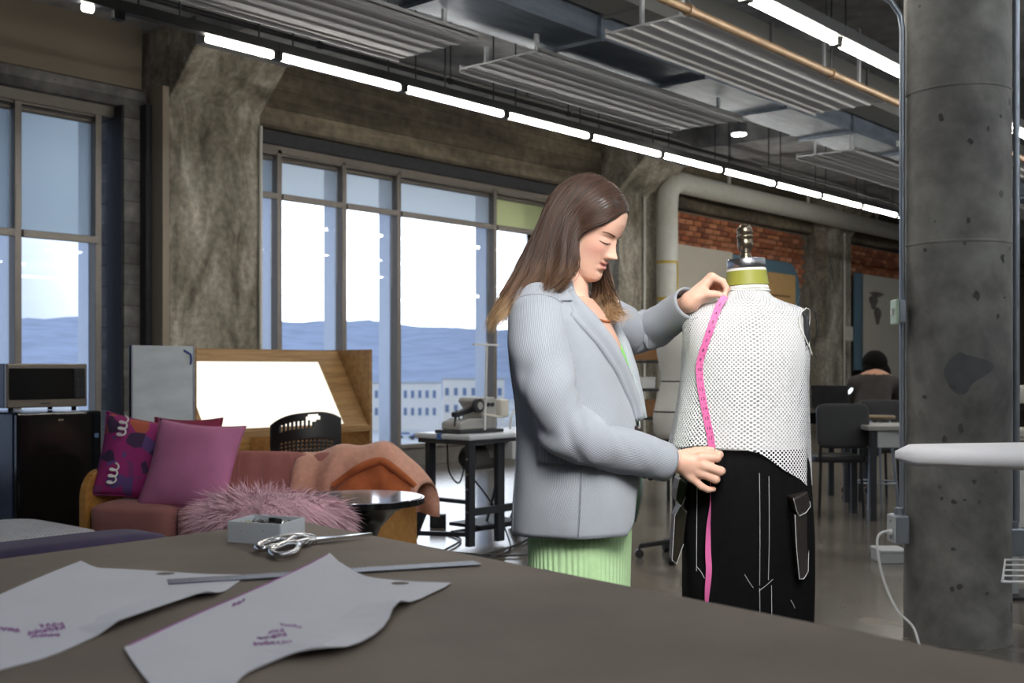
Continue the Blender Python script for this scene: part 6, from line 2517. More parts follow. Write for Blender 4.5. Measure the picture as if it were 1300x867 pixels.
# right hand, back to the camera, pinching the tape in front of the waistband
idxF = [(h1(890, 580.5, -0.004), .0126), (h1(910, 581, -0.006), .0116), (h1(913.5, 577, 0.012), .0100), (h1(906, 573.5, 0.020), .0084)]
midF = [(h1(893, 590.5, -0.008), .0128), (h1(914.5, 598, -0.008), .0120), (h1(916, 598, 0.016), .0104), (h1(902, 593, 0.026), .0086)]
rngF = [(h1(890, 600.5, -0.003), .0120), (h1(908.5, 608.5, -0.002), .0113), (h1(910, 608, 0.018), .0098), (h1(896, 602, 0.028), .0080)]
pnkF = [(h1(878, 606.5, 0.004), .0104), (h1(890.5, 617.5, 0.004), .0096), (h1(898.5, 621.5, 0.008), .0084), (h1(906, 621.0, 0.014), .0068)]
thmF = [(h1(866, 577, 0.018), 0.01363), (h1(884, 573, 0.018), 0.01221), (h1(896, 571.5, 0.012), 0.01036), (h1(904, 571.5, 0.008), 0.00817)]
palm1 = [(h1(858, 584, 0.004), h1(889, 583, 0.0), .0168, .0140), (h1(858, 585, 0.004), h1(892, 591, -0.002), .0172, .0145), (h1(858, 587, 0.005), h1(888, 600, 0.002), .017, .0138), (h1(858, 588, 0.008), h1(876, 605, 0.008), .016, .0115),
         (h1(860, 584, 0.012), h1(880, 590, 0.016), .015, .012)]
wr1 = [(WRr + (ELr - WRr) * 0.28, h1(857, 585.5, 0.006), .0275, .0235)]
pts = np.array([p for ch in (idxF, midF, rngF, pnkF, thmF) for p, r in ch] + [wr1[0][0]])
v, f = hand([idxF, midF, rngF, pnkF, thmF], palm1, wr1, pts.min(0) - 0.034, pts.max(0) + 0.034)
bodyB.add(v, f)
# left hand, reaching to the neck of the form, thumb side to the camera
HD2 = 3.035
def h2_(x, y, dd=0.0):
    return LW(x, y, HD2 + dd)
idx2 = [(h2_(904, 351, 0.004), .0105), (h2_(917.5, 357.5, 0.000), .0092), (h2_(922.5, 366, -0.004), .0080), (h2_(920.5, 372.5, -0.008), .0068)]
mid2 = [(h2_(903, 352, 0.022), .0105), (h2_(917, 359, 0.022), .0095), (h2_(923, 368, 0.014), .0085), (h2_(917, 374, 0.006), .0072)]
rng2 = [(h2_(900, 354, 0.040), .0100), (h2_(912, 362, 0.042), .0092), (h2_(915, 371, 0.034), .0082), (h2_(908, 374, 0.024), .0072)]
pnk2 = [(h2_(896, 358, 0.055), .0090), (h2_(905, 366, 0.058), .0080), (h2_(907, 373, 0.050), .0072), (h2_(902, 376, 0.042), .0062)]
thm2 = [(h2_(883, 378, -0.010), .0130), (h2_(897, 373, -0.014), .0115), (h2_(909, 373.5, -0.014), .0095), (h2_(920.5, 376.5, -0.013), .0075)]
palm2 = [(h2_(877, 381, 0.006), h2_(902, 353, 0.006), .0195, .0125), (h2_(877, 381, 0.012), h2_(901, 355, 0.024), .0195, .0125), (h2_(878, 382, 0.016), h2_(898, 357, 0.040), .018, .012), (h2_(878, 383, 0.02), h2_(895, 361, 0.052), .016, .011),
         (h2_(877, 383, 0.0), h2_(893, 372, 0.0), .018, .0125), (h2_(880, 384, 0.0), h2_(899, 378, 0.0), .0125, .0095)]
wr2 = [(WRl + (ELl - WRl) * 0.3, h2_(875, 385, 0.014), .0275, .0235)]
pts = np.array([p for ch in (idx2, mid2, rng2, pnk2, thm2) for p, r in ch] + [wr2[0][0]])
v, f = hand([idx2, mid2, rng2, pnk2, thm2], palm2, wr2, pts.min(0) - 0.034, pts.max(0) + 0.034)
bodyB.add(v, f)

# one continuous skin surface
me = bodyB.mesh('body_src')
src = bpy.data.objects.new('body_src', me)
COL.objects.link(src)
bm = bmesh.new()
bm.from_mesh(me)
bmesh.ops.recalc_face_normals(bm, faces=bm.faces)
bm.to_mesh(me)
bm.free()
rm = src.modifiers.new('remesh', 'REMESH')
rm.mode = 'VOXEL'
rm.voxel_size = 0.0023
sm_ = src.modifiers.new('smooth', 'SMOOTH')
sm_.factor = 0.5
sm_.iterations = 2
bpy.context.view_layer.update()
me = bpy.data.meshes.new_from_object(src.evaluated_get(bpy.context.evaluated_depsgraph_get()))
bpy.data.objects.remove(src)
me.name = 'body'
nv = len(me.vertices)
co = np.empty(nv * 3)
me.vertices.foreach_get('co', co)
co = co.reshape(-1, 3)
hc = w2head(co)
inhead = (np.abs(hc[:, 1]) < 0.09) & (hc[:, 2] > -0.12) & (hc[:, 2] < 0.13) & (hc[:, 0] > 0.04) & (hc[:, 0] < 0.14)
yy, zz = hc[:, 1], hc[:, 2]
zcurve = 0.0055 * (np.abs(yy) / 0.022) ** 2
halfw = 0.0235
env = np.clip(1 - (np.abs(yy) / halfw) ** 2, 0, 1)
up_edge = -0.0595 + zcurve + 0.0098 * np.sqrt(env) * (1 - 0.18 * np.exp(-(yy / 0.004) ** 2))
lo_edge = -0.0595 + zcurve - 0.0118 * np.sqrt(env)
lip = inhead & (np.abs(yy) < halfw) & (zz < up_edge) & (zz > lo_edge)
mouth = inhead & (np.abs(yy) < 0.019) & (np.abs(zz + 0.0597 - zcurve) < 0.0013 * np.clip(env * 1.5, 0, 1))
blush = np.exp(-0.5 * ((np.abs(yy) - 0.043) / 0.016) ** 2 - 0.5 * ((zz + 0.026) / 0.016) ** 2) * inhead * 0.35
val = blush.copy()
val[lip] = 0.68
val[mouth] = 0.0
dkv = np.zeros(nv)
dkv[mouth] = 1.0
colr = np.stack([val, dkv, np.zeros(nv), np.ones(nv)], -1).astype(np.float32)
ca = me.color_attributes.new('tint', 'FLOAT_COLOR', 'POINT')
ca.data.foreach_set('color', colr.ravel())
me.polygons.foreach_set('use_smooth', [True] * len(me.polygons))


def skin_mat():
    m, nt, b = principled('light_skin')
    N = nt.nodes.new
    L = nt.links
    at = N('ShaderNodeVertexColor')
    at.layer_name = 'tint'
    sp = N('ShaderNodeSeparateColor')
    L.new(at.outputs[0], sp.inputs[0])
    tc = N('ShaderNodeTexCoord')
    no = N('ShaderNodeTexNoise')
    no.inputs['Scale'].default_value = 30
    L.new(tc.outputs['Object'], no.inputs['Vector'])
    m0 = N('ShaderNodeMix'); m0.data_type = 'RGBA'
    m0.inputs[6].default_value = (*srgb(214, 168, 146), 1)
    m0.inputs[7].default_value = (*srgb(226, 184, 162), 1)
    L.new(no.outputs[0], m0.inputs['Factor'])
    m1 = N('ShaderNodeMix'); m1.data_type = 'RGBA'
    L.new(sp.outputs[0], m1.inputs['Factor'])
    L.new(m0.outputs[2], m1.inputs[6])
    m1.inputs[7].default_value = (*srgb(196, 112, 108), 1)
    m2 = N('ShaderNodeMix'); m2.data_type = 'RGBA'
    L.new(sp.outputs[1], m2.inputs['Factor'])
    L.new(m1.outputs[2], m2.inputs[6])
    m2.inputs[7].default_value = (*srgb(80, 30, 30), 1)
    L.new(m2.outputs[2], b.inputs['Base Color'])
    b.inputs['Roughness'].default_value = 0.48
    b.inputs['Specular IOR Level'].default_value = 0.35
    b.inputs['Subsurface Weight'].default_value = 0.12
    b.inputs['Subsurface Radius'].default_value = (0.012, 0.005, 0.003)
    b.inputs['Subsurface Scale'].default_value = 0.6
    return m


me.materials.clear()
me.materials.append(skin_mat())
me.polygons.foreach_set('material_index', [0] * len(me.polygons))
body = bpy.data.objects.new('body', me)
COL.objects.link(body)
body.parent = woman


def face_pt(y, z, off=0.0):
    """point on the face surface at lateral y, height z"""
    w = float(hi(WH, z))
    s = max(-0.999, min(0.999, y / w))
    ph = math.asin(math.copysign(abs(s) ** (2.25 / 2), s))
    p = head_pt(np.array([ph]), np.array([z]))[0]
    p = p + np.array([off, 0, 0])
    return head2w([p])[0]


lash = mat('dark_lashes', srgb(52, 36, 30), 0.6)
browm = mat('brown_brow_hair', srgb(126, 90, 70), 0.8)
for s in (-1, 1):
    pts = [face_pt(s * (0.031 + 0.0155 * t), -0.0052 + 0.0030 * t * t * (1 if t * 1 < 0 else 1.0) - 0.001 * t, 0.0008) for t in np.linspace(-1, 1, 15)]
    MB().tube(pts, [0.0003 + 0.0011 * math.sin(PI * i / 14) ** 0.6 for i in range(15)], 6).build('eyelashes', lash, woman, smooth=True)
    hairs = MB()
    for k in range(9):
        t = -0.8 + 1.8 * k / 8
        b0 = face_pt(s * (0.031 + 0.0155 * t), -0.0052 + 0.003 * t * t - 0.001 * t, 0.0012)
        e_ = b0 + HM @ np.array([0.0045, s * 0.002 * t, -0.0028])
        hairs.tube([b0, e_], [0.0004, 0.0001], 4)
    hairs.build('eyelashes', lash, woman)
    pts = [face_pt(s * (0.015 + 0.034 * t), 0.0165 + 0.0060 * math.sin(t * 2.2) - 0.002 * t, 0.0004) for t in np.linspace(0, 1, 15)]
    MB().tube(pts, [0.0030 * (1 - 0.75 * (i / 14) ** 1.5) for i in range(15)], 6, flat=0.5).build('eyebrow', browm, woman, smooth=True)

# ---------------------------------------------------------------- hair
def hair_mat(name, c_top, c_mid, c_tip, z0, z1):
    m, nt, b = principled(name)
    N = nt.nodes.new
    L = nt.links
    tc = N('ShaderNodeTexCoord')
    sp = N('ShaderNodeSeparateXYZ')
    L.new(tc.outputs['Object'], sp.inputs[0])
    no = N('ShaderNodeTexNoise')
    no.inputs['Scale'].default_value = 34
    no.inputs['Detail'].default_value = 3
    L.new(tc.outputs['Object'], no.inputs['Vector'])
    ad = N('ShaderNodeMath'); ad.operation = 'MULTIPLY_ADD'
    ad.inputs[1].default_value = 0.10
    L.new(no.outputs[0], ad.inputs[0])
    L.new(sp.outputs[2], ad.inputs[2])
    mr = N('ShaderNodeMapRange')
    mr.inputs['From Min'].default_value = z1 + 0.05
    mr.inputs['From Max'].default_value = z0 + 0.05
    L.new(ad.outputs[0], mr.inputs['Value'])
    r = N('ShaderNodeValToRGB')
    e = r.color_ramp.elements
    e[0].position, e[0].color = 0.0, (*c_top, 1)
    e[1].position, e[1].color = 1.0, (*c_tip, 1)
    k = e.new(0.5)
    k.color = (*c_mid, 1)
    L.new(mr.outputs[0], r.inputs[0])
    at = N('ShaderNodeVertexColor')
    at.layer_name = 'strand'
    mx = N('ShaderNodeMix'); mx.data_type = 'RGBA'; mx.blend_type = 'MULTIPLY'
    mx.inputs['Factor'].default_value = 1
    L.new(r.outputs[0], mx.inputs[6])
    L.new(at.outputs[0], mx.inputs[7])
    L.new(mx.outputs[2], b.inputs['Base Color'])
    b.inputs['Roughness'].default_value = 0.42
    b.inputs['Specular IOR Level'].default_value = 0.4
    return m


hairm = hair_mat('brown_to_blond_hair', srgb(62, 44, 34), srgb(98, 72, 52), srgb(212, 178, 134), 1.30, 1.49)
GU = {
    'near': [
        [(798, 263, 2.965), (784, 271, 2.915), (766, 281, 2.898), (748, 289, 2.886), (736, 299, 2.878), (730, 318, 2.874), (728, 338, 2.870), (724, 354, 2.862), (716, 366, 2.852), (706, 374, 2.845)],
        [(792, 249, 2.985), (773, 255, 2.920), (750, 266, 2.896), (732, 282, 2.880), (722, 304, 2.872), (717, 328, 2.868), (712, 350, 2.858), (702, 366, 2.842), (690, 376, 2.830)],
        [(780, 236, 2.966), (760, 240, 2.925), (738, 252, 2.898), (718, 274, 2.880), (708, 304, 2.870), (702, 332, 2.864), (694, 356, 2.850), (682, 372, 2.832), (670, 384, 2.825)],
        [(766, 225, 2.974), (744, 231, 2.930), (722, 248, 2.904), (704, 276, 2.886), (694, 308, 2.876), (686, 338, 2.868), (676, 362, 2.852), (662, 380, 2.838), (652, 394, 2.835), (656, 404, 2.832)],
        [(750, 219.5, 2.98), (728, 229, 2.938), (707, 252, 2.912), (691, 284, 2.898), (680, 316, 2.888), (669, 344, 2.878), (657, 368, 2.862), (645, 388, 2.85), (638, 402, 2.85), (644, 412, 2.85)],
        [(736, 221, 2.99), (716, 234, 2.955), (698, 260, 2.934), (682, 292, 2.922), (668, 324, 2.912), (655, 352, 2.90), (643, 376, 2.885), (634, 396, 2.88), (631, 412, 2.88), (637, 420, 2.88)],
        [(726, 225, 3.01), (708, 242, 2.99), (691, 270, 2.975), (675, 304, 2.965), (660, 336, 2.95), (647, 363, 2.94), (637, 386, 2.93), (630, 404, 2.93), (627, 416, 2.93)],
        [(726, 226, 3.03), (708, 244, 3.03), (692, 272, 3.025), (676, 306, 3.015), (662, 338, 3.0), (649, 364, 2.99), (639, 386, 2.98), (633, 402, 2.98), (630, 414, 2.98)],
        [(733, 225, 3.05), (714, 246, 3.065), (698, 274, 3.07), (684, 308, 3.06), (670, 338, 3.05), (657, 362, 3.04), (648, 382, 3.04), (643, 398, 3.04)],
        [(745, 222, 3.05), (728, 244, 3.085), (714, 274, 3.09), (702, 306, 3.085), (692, 336, 3.08), (682, 360, 3.07), (674, 380, 3.07)],
    ],
    'far': [
        [(750, 222, 3.03), (742, 246, 3.075), (740, 280, 3.09), (744, 318, 3.085), (750, 348, 3.07), (752, 368, 3.05), (752, 384, 3.02), (757, 396, 3.0), (763, 404, 2.995)],
        [(764, 224, 3.02), (757, 248, 3.07), (753, 284, 3.085), (755, 320, 3.08), (760, 350, 3.065), (762, 372, 3.04), (764, 390, 3.01), (770, 404, 2.995), (777, 412, 2.99)],
        [(778, 232, 3.00), (770, 254, 3.055), (764, 290, 3.08), (764, 324, 3.075), (768, 352, 3.06), (771, 374, 3.035), (776, 392, 3.01), (784, 405, 2.995), (791, 411, 2.99)],
        [(790, 247, 2.985), (780, 264, 3.04), (771, 296, 3.07), (770, 328, 3.065), (773, 352, 3.05), (778, 372, 3.03), (783, 388, 3.01), (791, 400, 2.995), (796, 404, 2.99)],
    ]}


def out_of_head(P, marg):
    h = w2head(P)
    c = np.array([-0.006, 0.0, 0.012])
    rad = np.array([0.099, 0.0735, 0.1055]) + marg
    d = (h - c) / rad
    q = np.linalg.norm(d, axis=-1)
    z = h[:, 2]
    k = np.where((q < 1) & (z > -0.035), 1 / np.maximum(q, 1e-3), 1.0)
    k = np.minimum(k, 1.6)
    h2 = c + (h - c) * k[:, None]
    return head2w(h2)


def strands(key, n, jit, r0, name, wave, seed, m, npt=17):
    rg = np.random.default_rng(seed)
    gd = [np.array([LW(*p) for p in spline(g, npt)]) for g in GU[key]]
    mb = MB()
    cols = []
    for k in range(n):
        u = rg.uniform(0, len(gd) - 1)
        i = min(int(u), len(gd) - 2)
        w = u - i
        P = gd[i] * (1 - w) + gd[i + 1] * w
        t = np.linspace(0, 1, npt)
        off = rg.normal(0, 1, 3) * jit
        off2 = rg.normal(0, 1, 3) * jit * 2.0
        clump = math.sin(u * 9.0)
        ph = u * 5.0 + rg.normal(0, 0.28)
        amp = wave * np.clip((t - 0.38) / 0.62, 0, 1) ** 1.2
        wv = np.stack([np.sin(ph + t * 12) * amp, np.cos(ph * 1.3 + t * 11) * amp, np.sin(ph + 1 + t * 11) * amp * 0.5], -1)
        Q = P + off[None] * (0.25 + 0.75 * t[:, None]) + off2[None] * (t[:, None] ** 3) + wv
        Q[:, 1] -= abs(rg.normal(0, 1)) * 0.004 if key == 'near' and u < 6 else 0
        Q = out_of_head(Q, 0.009 + 0.006 * rg.random())
        ln = int(npt * rg.uniform(0.78, 1.0))
        Q = Q[:max(5, ln)]
        rr = [r0 * (0.55 + 0.45 * min(1, q * 6)) * (1 - 0.85 * max(0, (q - 0.55) / 0.45)) for q in np.linspace(0, 1, len(Q))]
        b0 = len(mb.v)
        mb.tube([tuple(q) for q in Q], rr, 4, caps=False)
        c = rg.uniform(0.55, 1.4) * (1 + 0.15 * clump)
        cols += [c] * (len(mb.v) - b0)
    o = mb.build(name, m, woman, smooth=True, ang=180, fix=False)
    ca = o.data.color_attributes.new('strand', 'FLOAT_COLOR', 'POINT')
    c = np.array(cols, np.float32)
    ca.data.foreach_set('color', np.stack([c, c * 0.98, c * 0.96, np.ones_like(c)], -1).ravel())
    return o


def plain_strand(o, v=0.5):
    ca = o.data.color_attributes.new('strand', 'FLOAT_COLOR', 'POINT')
    n = len(o.data.vertices)
    ca.data.foreach_set('color', np.tile(np.array([v, v, v, 1], np.float32), n))
    return o


# under-layer sheets so nothing shows through, then the locks
for key in ('near', 'far'):
    gd = [list(out_of_head(np.array([LW(*p) + np.array([0, 0.008 if key == 'near' else -0.004, 0]) for p in spline(g, 18)]), 0.007)) for g in GU[key]]
    fine = []
    for i in range(len(gd) - 1):
        for w in np.linspace(0, 1, 5)[:-1]:
            fine.append([tuple(a * (1 - w) + b * w) for a, b in zip(gd[i], gd[i + 1])])
    fine.append([tuple(p) for p in gd[-1]])
    fine = [f_[:15] for f_ in fine]
    mb = MB()
    mb.loft(fine, closed=False, caps=False)
    plain_strand(mb.build('hair_underlayer', hairm, woman, smooth=True, ang=180))
# scalp cap
vs_, fs_ = [], []
cz = np.linspace(-0.06, 0.1155, 34)
cp = np.linspace(-PI, PI, 73)
idm = {}
for i, z in enumerate(cz):
    P = head_pt(cp, np.full_like(cp, z))
    for j, p in enumerate(P):
        lim = 0.030 if z < 0.02 else 0.030 + (z - 0.02) * 0.75
        if z > 0.078:
            lim = 0.2
        if p[0] < lim:
            n_ = np.array([p[0] - 0.0, p[1], max(0, z) * 0.9])
            n_ /= max(1e-6, np.linalg.norm(n_))
            idm[i, j] = len(vs_)
            vs_.append(tuple(head2w([p + n_ * 0.0055])[0]))
for i in range(len(cz) - 1):
    for j in range(len(cp) - 1):
        q = [(i, j), (i, j + 1), (i + 1, j + 1), (i + 1, j)]
        if all(k in idm for k in q):
            fs_.append([idm[k] for k in q])
mb = MB().add(vs_, fs_)
plain_strand(mb.build('hair_underlayer', hairm, woman, smooth=True, ang=180))
strands('near', 2300, 0.0036, 0.0013, 'hair', 0.028, 3, hairm)
strands('far', 600, 0.0040, 0.0013, 'hair', 0.026, 5, hairm)
strands('near', 90, 0.011, 0.0007, 'loose_hair', 0.010, 9, hairm)

# ---------------------------------------------------------------- clothes
cord_c = srgb(166, 172, 180)
jm = ribbed('grey_corduroy', cord_c, freq=250, depth=0.5, dark=0.80, rough=0.92, tweak=0.05, sheen=0.15)
jm_s = ribbed('grey_corduroy_sleeve', cord_c, freq=100, depth=0.5, dark=0.80, rough=0.92, tweak=0.05, sheen=0.15)
jm_f = ribbed('grey_corduroy_flat', cord_c, freq=30, depth=0.5, dark=0.80, rough=0.92, tweak=0.05, sheen=0.15)
lining = mat('dark_grey_lining', srgb(112, 118, 122), 0.6, var=0.05)


def gap(z, side):
    """half opening angle of the jacket front (side +1: her right / near edge)"""
    if side > 0:
        return np.interp(z, [0.77, 0.82, 0.91, 1.05, 1.12, 1.20, 1.27, 1.33, 1.38, 1.43], [0.55, 0.26, 0.08, 0.03, 0.02, 0.10, 0.26, 0.46, 0.72, 1.0])
    return np.interp(z, [0.75, 0.90, 1.05, 1.12, 1.20, 1.27, 1.33, 1.38, 1.43], [0.7, 0.45, 0.40, 0.40, 0.42, 0.5, 0.6, 0.8, 1.05])


zs_j = np.concatenate([np.linspace(0.782, 1.30, 46), np.linspace(1.31, 1.425, 16)])
rings = []
NJ = 110
for z in zs_j:
    g0, g1 = gap(z, 1), gap(z, -1)
    ring = []
    for k in range(NJ + 1):
        a = g0 + (2 * PI - g0 - g1) * k / NJ
        low = max(0, (1.0 - z) / 0.24)
        off = 0.004 * math.sin(3.0 * a + 9 * z) * (0.5 + low) + 0.0035 * math.sin(7 * a - 14 * z) * math.sin(5 * z + a)
        off += 0.010 * low * math.sin(2 * a + 0.5)
        p = tsurf(z, a, off)
        if z < 0.80:     # hem dips slightly at the back, rounded at the front corners
            p[2] += 0.012 * math.cos(a - PI) * -0.4
        ring.append(tuple(p))
    rings.append(ring)
jk_mb = MB().loft(rings, closed=False, caps=False, us=1.0, vs=1.0)
jacket = jk_mb.build('jacket', [jm], woman, smooth=True, ang=180)
sd = jacket.modifiers.new('thickness', 'SOLIDIFY')
sd.thickness = 0.0045
sd.offset = -1


def sleeve(path, radii, name, seed, n=56, m=64, cuff=True, elbow_t=0.5, amp=0.0115):
    P = [np.array(p) for p in spline(path, m)]
    R = np.interp(np.linspace(0, 1, m), np.linspace(0, 1, len(radii)), radii)
    rg = np.random.default_rng(seed)
    ph = rg.uniform(0, 6.28, 8)
    rings = []
    nrm = None
    for i in range(m):
        t = i / (m - 1)
        tg = P[min(i + 1, m - 1)] - P[max(i - 1, 0)]
        tg /= np.linalg.norm(tg)
        if nrm is None:
            nrm = np.cross(tg, [0, -1, 0.2])
        nrm = nrm - tg * (nrm @ tg)
        nrm /= np.linalg.norm(nrm)
        bn = np.cross(tg, nrm)
        ring = []
        env = amp * (0.25 + 1.0 * math.exp(-((t - elbow_t) / 0.17) ** 2) + 0.35 * math.exp(-((t - 0.08) / 0.1) ** 2)) * (1 if t < 0.93 else 0.3)
        for k in range(n):
            a = 2 * PI * k / n
            w = math.sin(46 * t + 2.2 * math.sin(a + ph[0]) + ph[1]) * (0.55 + 0.45 * math.cos(a - ph[2]))
            w2 = math.sin(23 * t - 3.0 * math.cos(a + ph[3]) + ph[4])
            cr = (1 - abs(math.sin(17 * t + 1.3 * math.sin(a + ph[5]) + 0.9 * math.cos(2 * a + ph[6])))) ** 2.2
            cr2 = (1 - abs(math.sin(11 * t - 1.7 * math.sin(a + ph[7])))) ** 3
            r = R[i] + env * (0.30 * w + 0.45 * w2 - 1.0 * cr * (0.5 + 0.5 * math.cos(a - ph[2])) - 0.7 * cr2)
            ring.append(tuple(P[i] + nrm * math.cos(a) * r + bn * math.sin(a) * r))
        rings.append(ring)
    # turned-in cuff
    c = P[-1]
    for q, back in ((0.90, 0.0), (0.86, 0.01), (0.80, 0.035)):
        rings.append([tuple(c + (np.array(p) - c) * q - tg * back) for p in rings[m - 1]])
    mb = MB().loft(rings, True, False, us=1.0, vs=1.0)
    o = mb.build(name, jm_s, jacket, smooth=True, ang=180)
    sr = [tuple(P[7] + (np.array(p) - P[7]) * 1.012) for p in rings[7]]
    MB().tube(sr + [sr[0]], 0.0016, 5).build('armhole_seam', jm_f, o, smooth=True)
    return o


sl_r = sleeve([LW(684, 384, 2.885), LW(682, 412, 2.830), LW(690, 470, 2.775), LW(712, 532, 2.755), LW(752, 563, 2.775), LW(800, 574, 2.825), LW(846, 587, 2.875)],
              [0.066, 0.078, 0.074, 0.070, 0.0675, 0.062, 0.055, 0.0505], 'sleeve', 4, elbow_t=0.52)
sl_l = sleeve([LW(752, 402, 3.07), LW(776, 410, 3.16), LW(800, 420, 3.22), LW(822, 420, 3.235), LW(845, 407, 3.17), LW(876, 384, 3.065)],
              [0.060, 0.068, 0.064, 0.062, 0.058, 0.051, 0.0465], 'sleeve', 8, elbow_t=0.5, amp=0.007)
# white lining edge at the raised cuff
tgl = WRl - ELl
tgl /= np.linalg.norm(tgl)

# lapels and collar
def lapel(side, width_fn, name, zlo=1.075, zhi=1.40):
    rings = []
    zz_ = np.linspace(zlo, zhi, 34)
    for z in zz_:
        g = gap(z, side)
        w = width_fn(z)
        row = []
        for k in range(9):
            q = k / 8
            cx, a_, b_ = tor(z)
            ang = side * (g - 0.02 + q * w / 0.16)
            lift = 0.007 + 0.012 * math.sin(PI * min(1, q * 1.3)) * (1 if q < 0.8 else 0.8)
            p = tsurf(z, ang, lift)
            p[2] += -0.010 * q
            row.append(tuple(p))
        p = tsurf(z, side * (g - 0.02 + 0.97 * w / 0.16), -0.008)
        p[2] -= 0.010
        row.append(tuple(p))
        p = tsurf(z, side * (g - 0.015), -0.010)
        row.insert(0, tuple(p))
        rings.append(row)
    mb = MB().loft(rings, closed=False, caps=False)
    o = mb.build(name, jm_f, jacket, smooth=True, ang=180)
    s = o.modifiers.new('thickness', 'SOLIDIFY')
    s.thickness = 0.004
    s.offset = 1
    return o


lapel(1, lambda z: float(np.interp(z, [1.075, 1.15, 1.24, 1.30, 1.345, 1.352, 1.40], [0.004, 0.030, 0.055, 0.070, 0.078, 0.052, 0.040])), 'lapel')
lapel(-1, lambda z: float(np.interp(z, [1.075, 1.15, 1.24, 1.30, 1.345, 1.352, 1.40], [0.006, 0.030, 0.050, 0.064, 0.070, 0.050, 0.040])), 'lapel')
rings = []
for k in range(41):
    a = 0.72 + (2 * PI - 0.72 - 0.8) * k / 40
    row = []
    for q in np.linspace(0, 1, 7):
        z = 1.372 + 0.052 * q if q < 0.6 else 1.372 + 0.052 * q
        p = tsurf(min(1.428, z), a, 0.014 - 0.006 * q)
        row.append(tuple(p))
    rings.append(row)
col_o = MB().loft(rings, closed=False, caps=False).build('collar', jm_f, jacket, smooth=True, ang=180)
s = col_o.modifiers.new('thickness', 'SOLIDIFY')
s.thickness = 0.006

# pocket flap, dart, cuff buttons
def patch(z0, z1, a0, a1, off, name, m, th=0.004, slope=0.0):
    rings = []
    for z in np.linspace(z0, z1, 8):
        rings.append([tuple(tsurf(z + slope * (k / 20), a0 + (a1 - a0) * k / 20, off)) for k in range(21)])
    o = MB().loft(rings, closed=False, caps=False).build(name, m, jacket, smooth=True, ang=180)
    s = o.modifiers.new('thickness', 'SOLIDIFY')
    s.thickness = th
    s.offset = 1
    return o


patch(0.958, 1.015, 0.45, 1.78, 0.011, 'pocket_flap', jm_f, slope=0.012)
thread = mat('grey_seam_thread', srgb(120, 126, 134), 0.9)
MB().tube([tuple(tsurf(z, 1.25, 0.0065)) for z in np.linspace(0.79, 0.96, 16)], 0.0011, 5).build('seam', thread, jacket)
MB().tube([tuple(tsurf(z, 2.35, 0.0055)) for z in np.linspace(0.79, 1.25, 26)], 0.0011, 5).build('seam', thread, jacket)
btn = mat('dark_horn_button', srgb(46, 40, 36), 0.3)
for (x, y, d) in ((826, 606.5, 2.842), (818, 604, 2.836)):
    q = LW(x, y, d)
    MB().ball(q, (0.0075, 0.004, 0.0075), 14, 8).build('button', btn, jacket, smooth=True)
q = tsurf(1.045, 0.10, 0.008)
MB().ball(q, (0.011, 0.005, 0.011), 16, 8, rot(0, 0, TYAW)).build('button', btn, jacket, smooth=True)

# green knit top and skirt
gk = ribbed('pale_green_rib_knit', srgb(178, 226, 150), freq=62, depth=0.6, dark=0.72, rough=0.85, tweak=0.04)
gt = mat('bright_green_knit', srgb(140, 216, 108), 0.85, var=0.06, scale=40)
rings = []
for z in np.linspace(0.80, 1.345, 44):
    ring = []
    for k in range(80):
        a = 2 * PI * k / 80
        zz = z
        p = tsurf(zz, a, -0.030 if z < 1.0 else float(np.interp(z, [1.0, 1.1, 1.4], [-0.02, -0.004, -0.003])))
        # scoop neckline
        if z > 1.20:
            cut = 0.060 * math.exp(-(min(a, 2 * PI - a) / 0.55) ** 2) * (z - 1.20) / 0.145
            p[2] -= cut
        ring.append(tuple(p))
    rings.append(ring)
MB().loft(rings, True, False).build('knit_top', gt, woman, smooth=True, ang=180)
rings = []
NSK = 360
skz = np.linspace(0.86, 0.30, 40)
cxs = (736.5 - 735) / 485.0
for z in skz:
    a_ = float(np.interp(z, [0.30, 0.62, 0.78, 0.86], [0.128, 0.124, 0.128, 0.125]))
    b_ = float(np.interp(z, [0.30, 0.62, 0.78, 0.86], [0.150, 0.160, 0.168, 0.165]))
    ring = []
    for k in range(NSK):
        a = 2 * PI * k / NSK
        rib = 1 + 0.012 * math.cos(60 * a)
        c, s = math.cos(a), math.sin(a)
        u = a_ * math.copysign(abs(c) ** 0.87, c) * rib
        v = b_ * math.copysign(abs(s) ** 0.87, s) * rib
        p = np.array([cxs, 0, z]) + Fv * u + Sv * v
        ring.append(tuple(p))
    rings.append(ring)
skirt = MB().loft(rings, True, False, us=1.0).build('skirt', mat('pale_green_rib_knit_yarn', srgb(190, 226, 172), 0.85, var=0.04, scale=60, bump=0.1), woman, smooth=True, ang=180)
# lavender arch where the slit shows the lining
arch = [LW(x, y, 2.800) for x, y in ((679, 740), (681, 733), (686, 727), (692, 724.5), (699, 727), (704, 733), (708, 742), (709, 752), (679, 752))]
MB().prism(arch, (0, 0.03, 0)).build('slit_lining', mat('lavender_lining', srgb(128, 120, 140), 0.8), skirt, bevel=0.004)

# necklace
neck = []
for k in range(25):
    a = -1.1 + 2.2 * k / 24
    p = tsurf(1.352 - 0.030 * math.cos(a * 1.2), a * 0.62, -0.0085)
    neck.append(tuple(p))
nk = MB().tube(neck, 0.0016, 6).build('necklace', mat('copper_chain', srgb(170, 108, 70), 0.35, 0.7), woman, smooth=True)
for k in range(8, 17):
    MB().ball(neck[k], 0.0036, 10, 6).build('bead', nk.data.materials[0], nk, smooth=True)

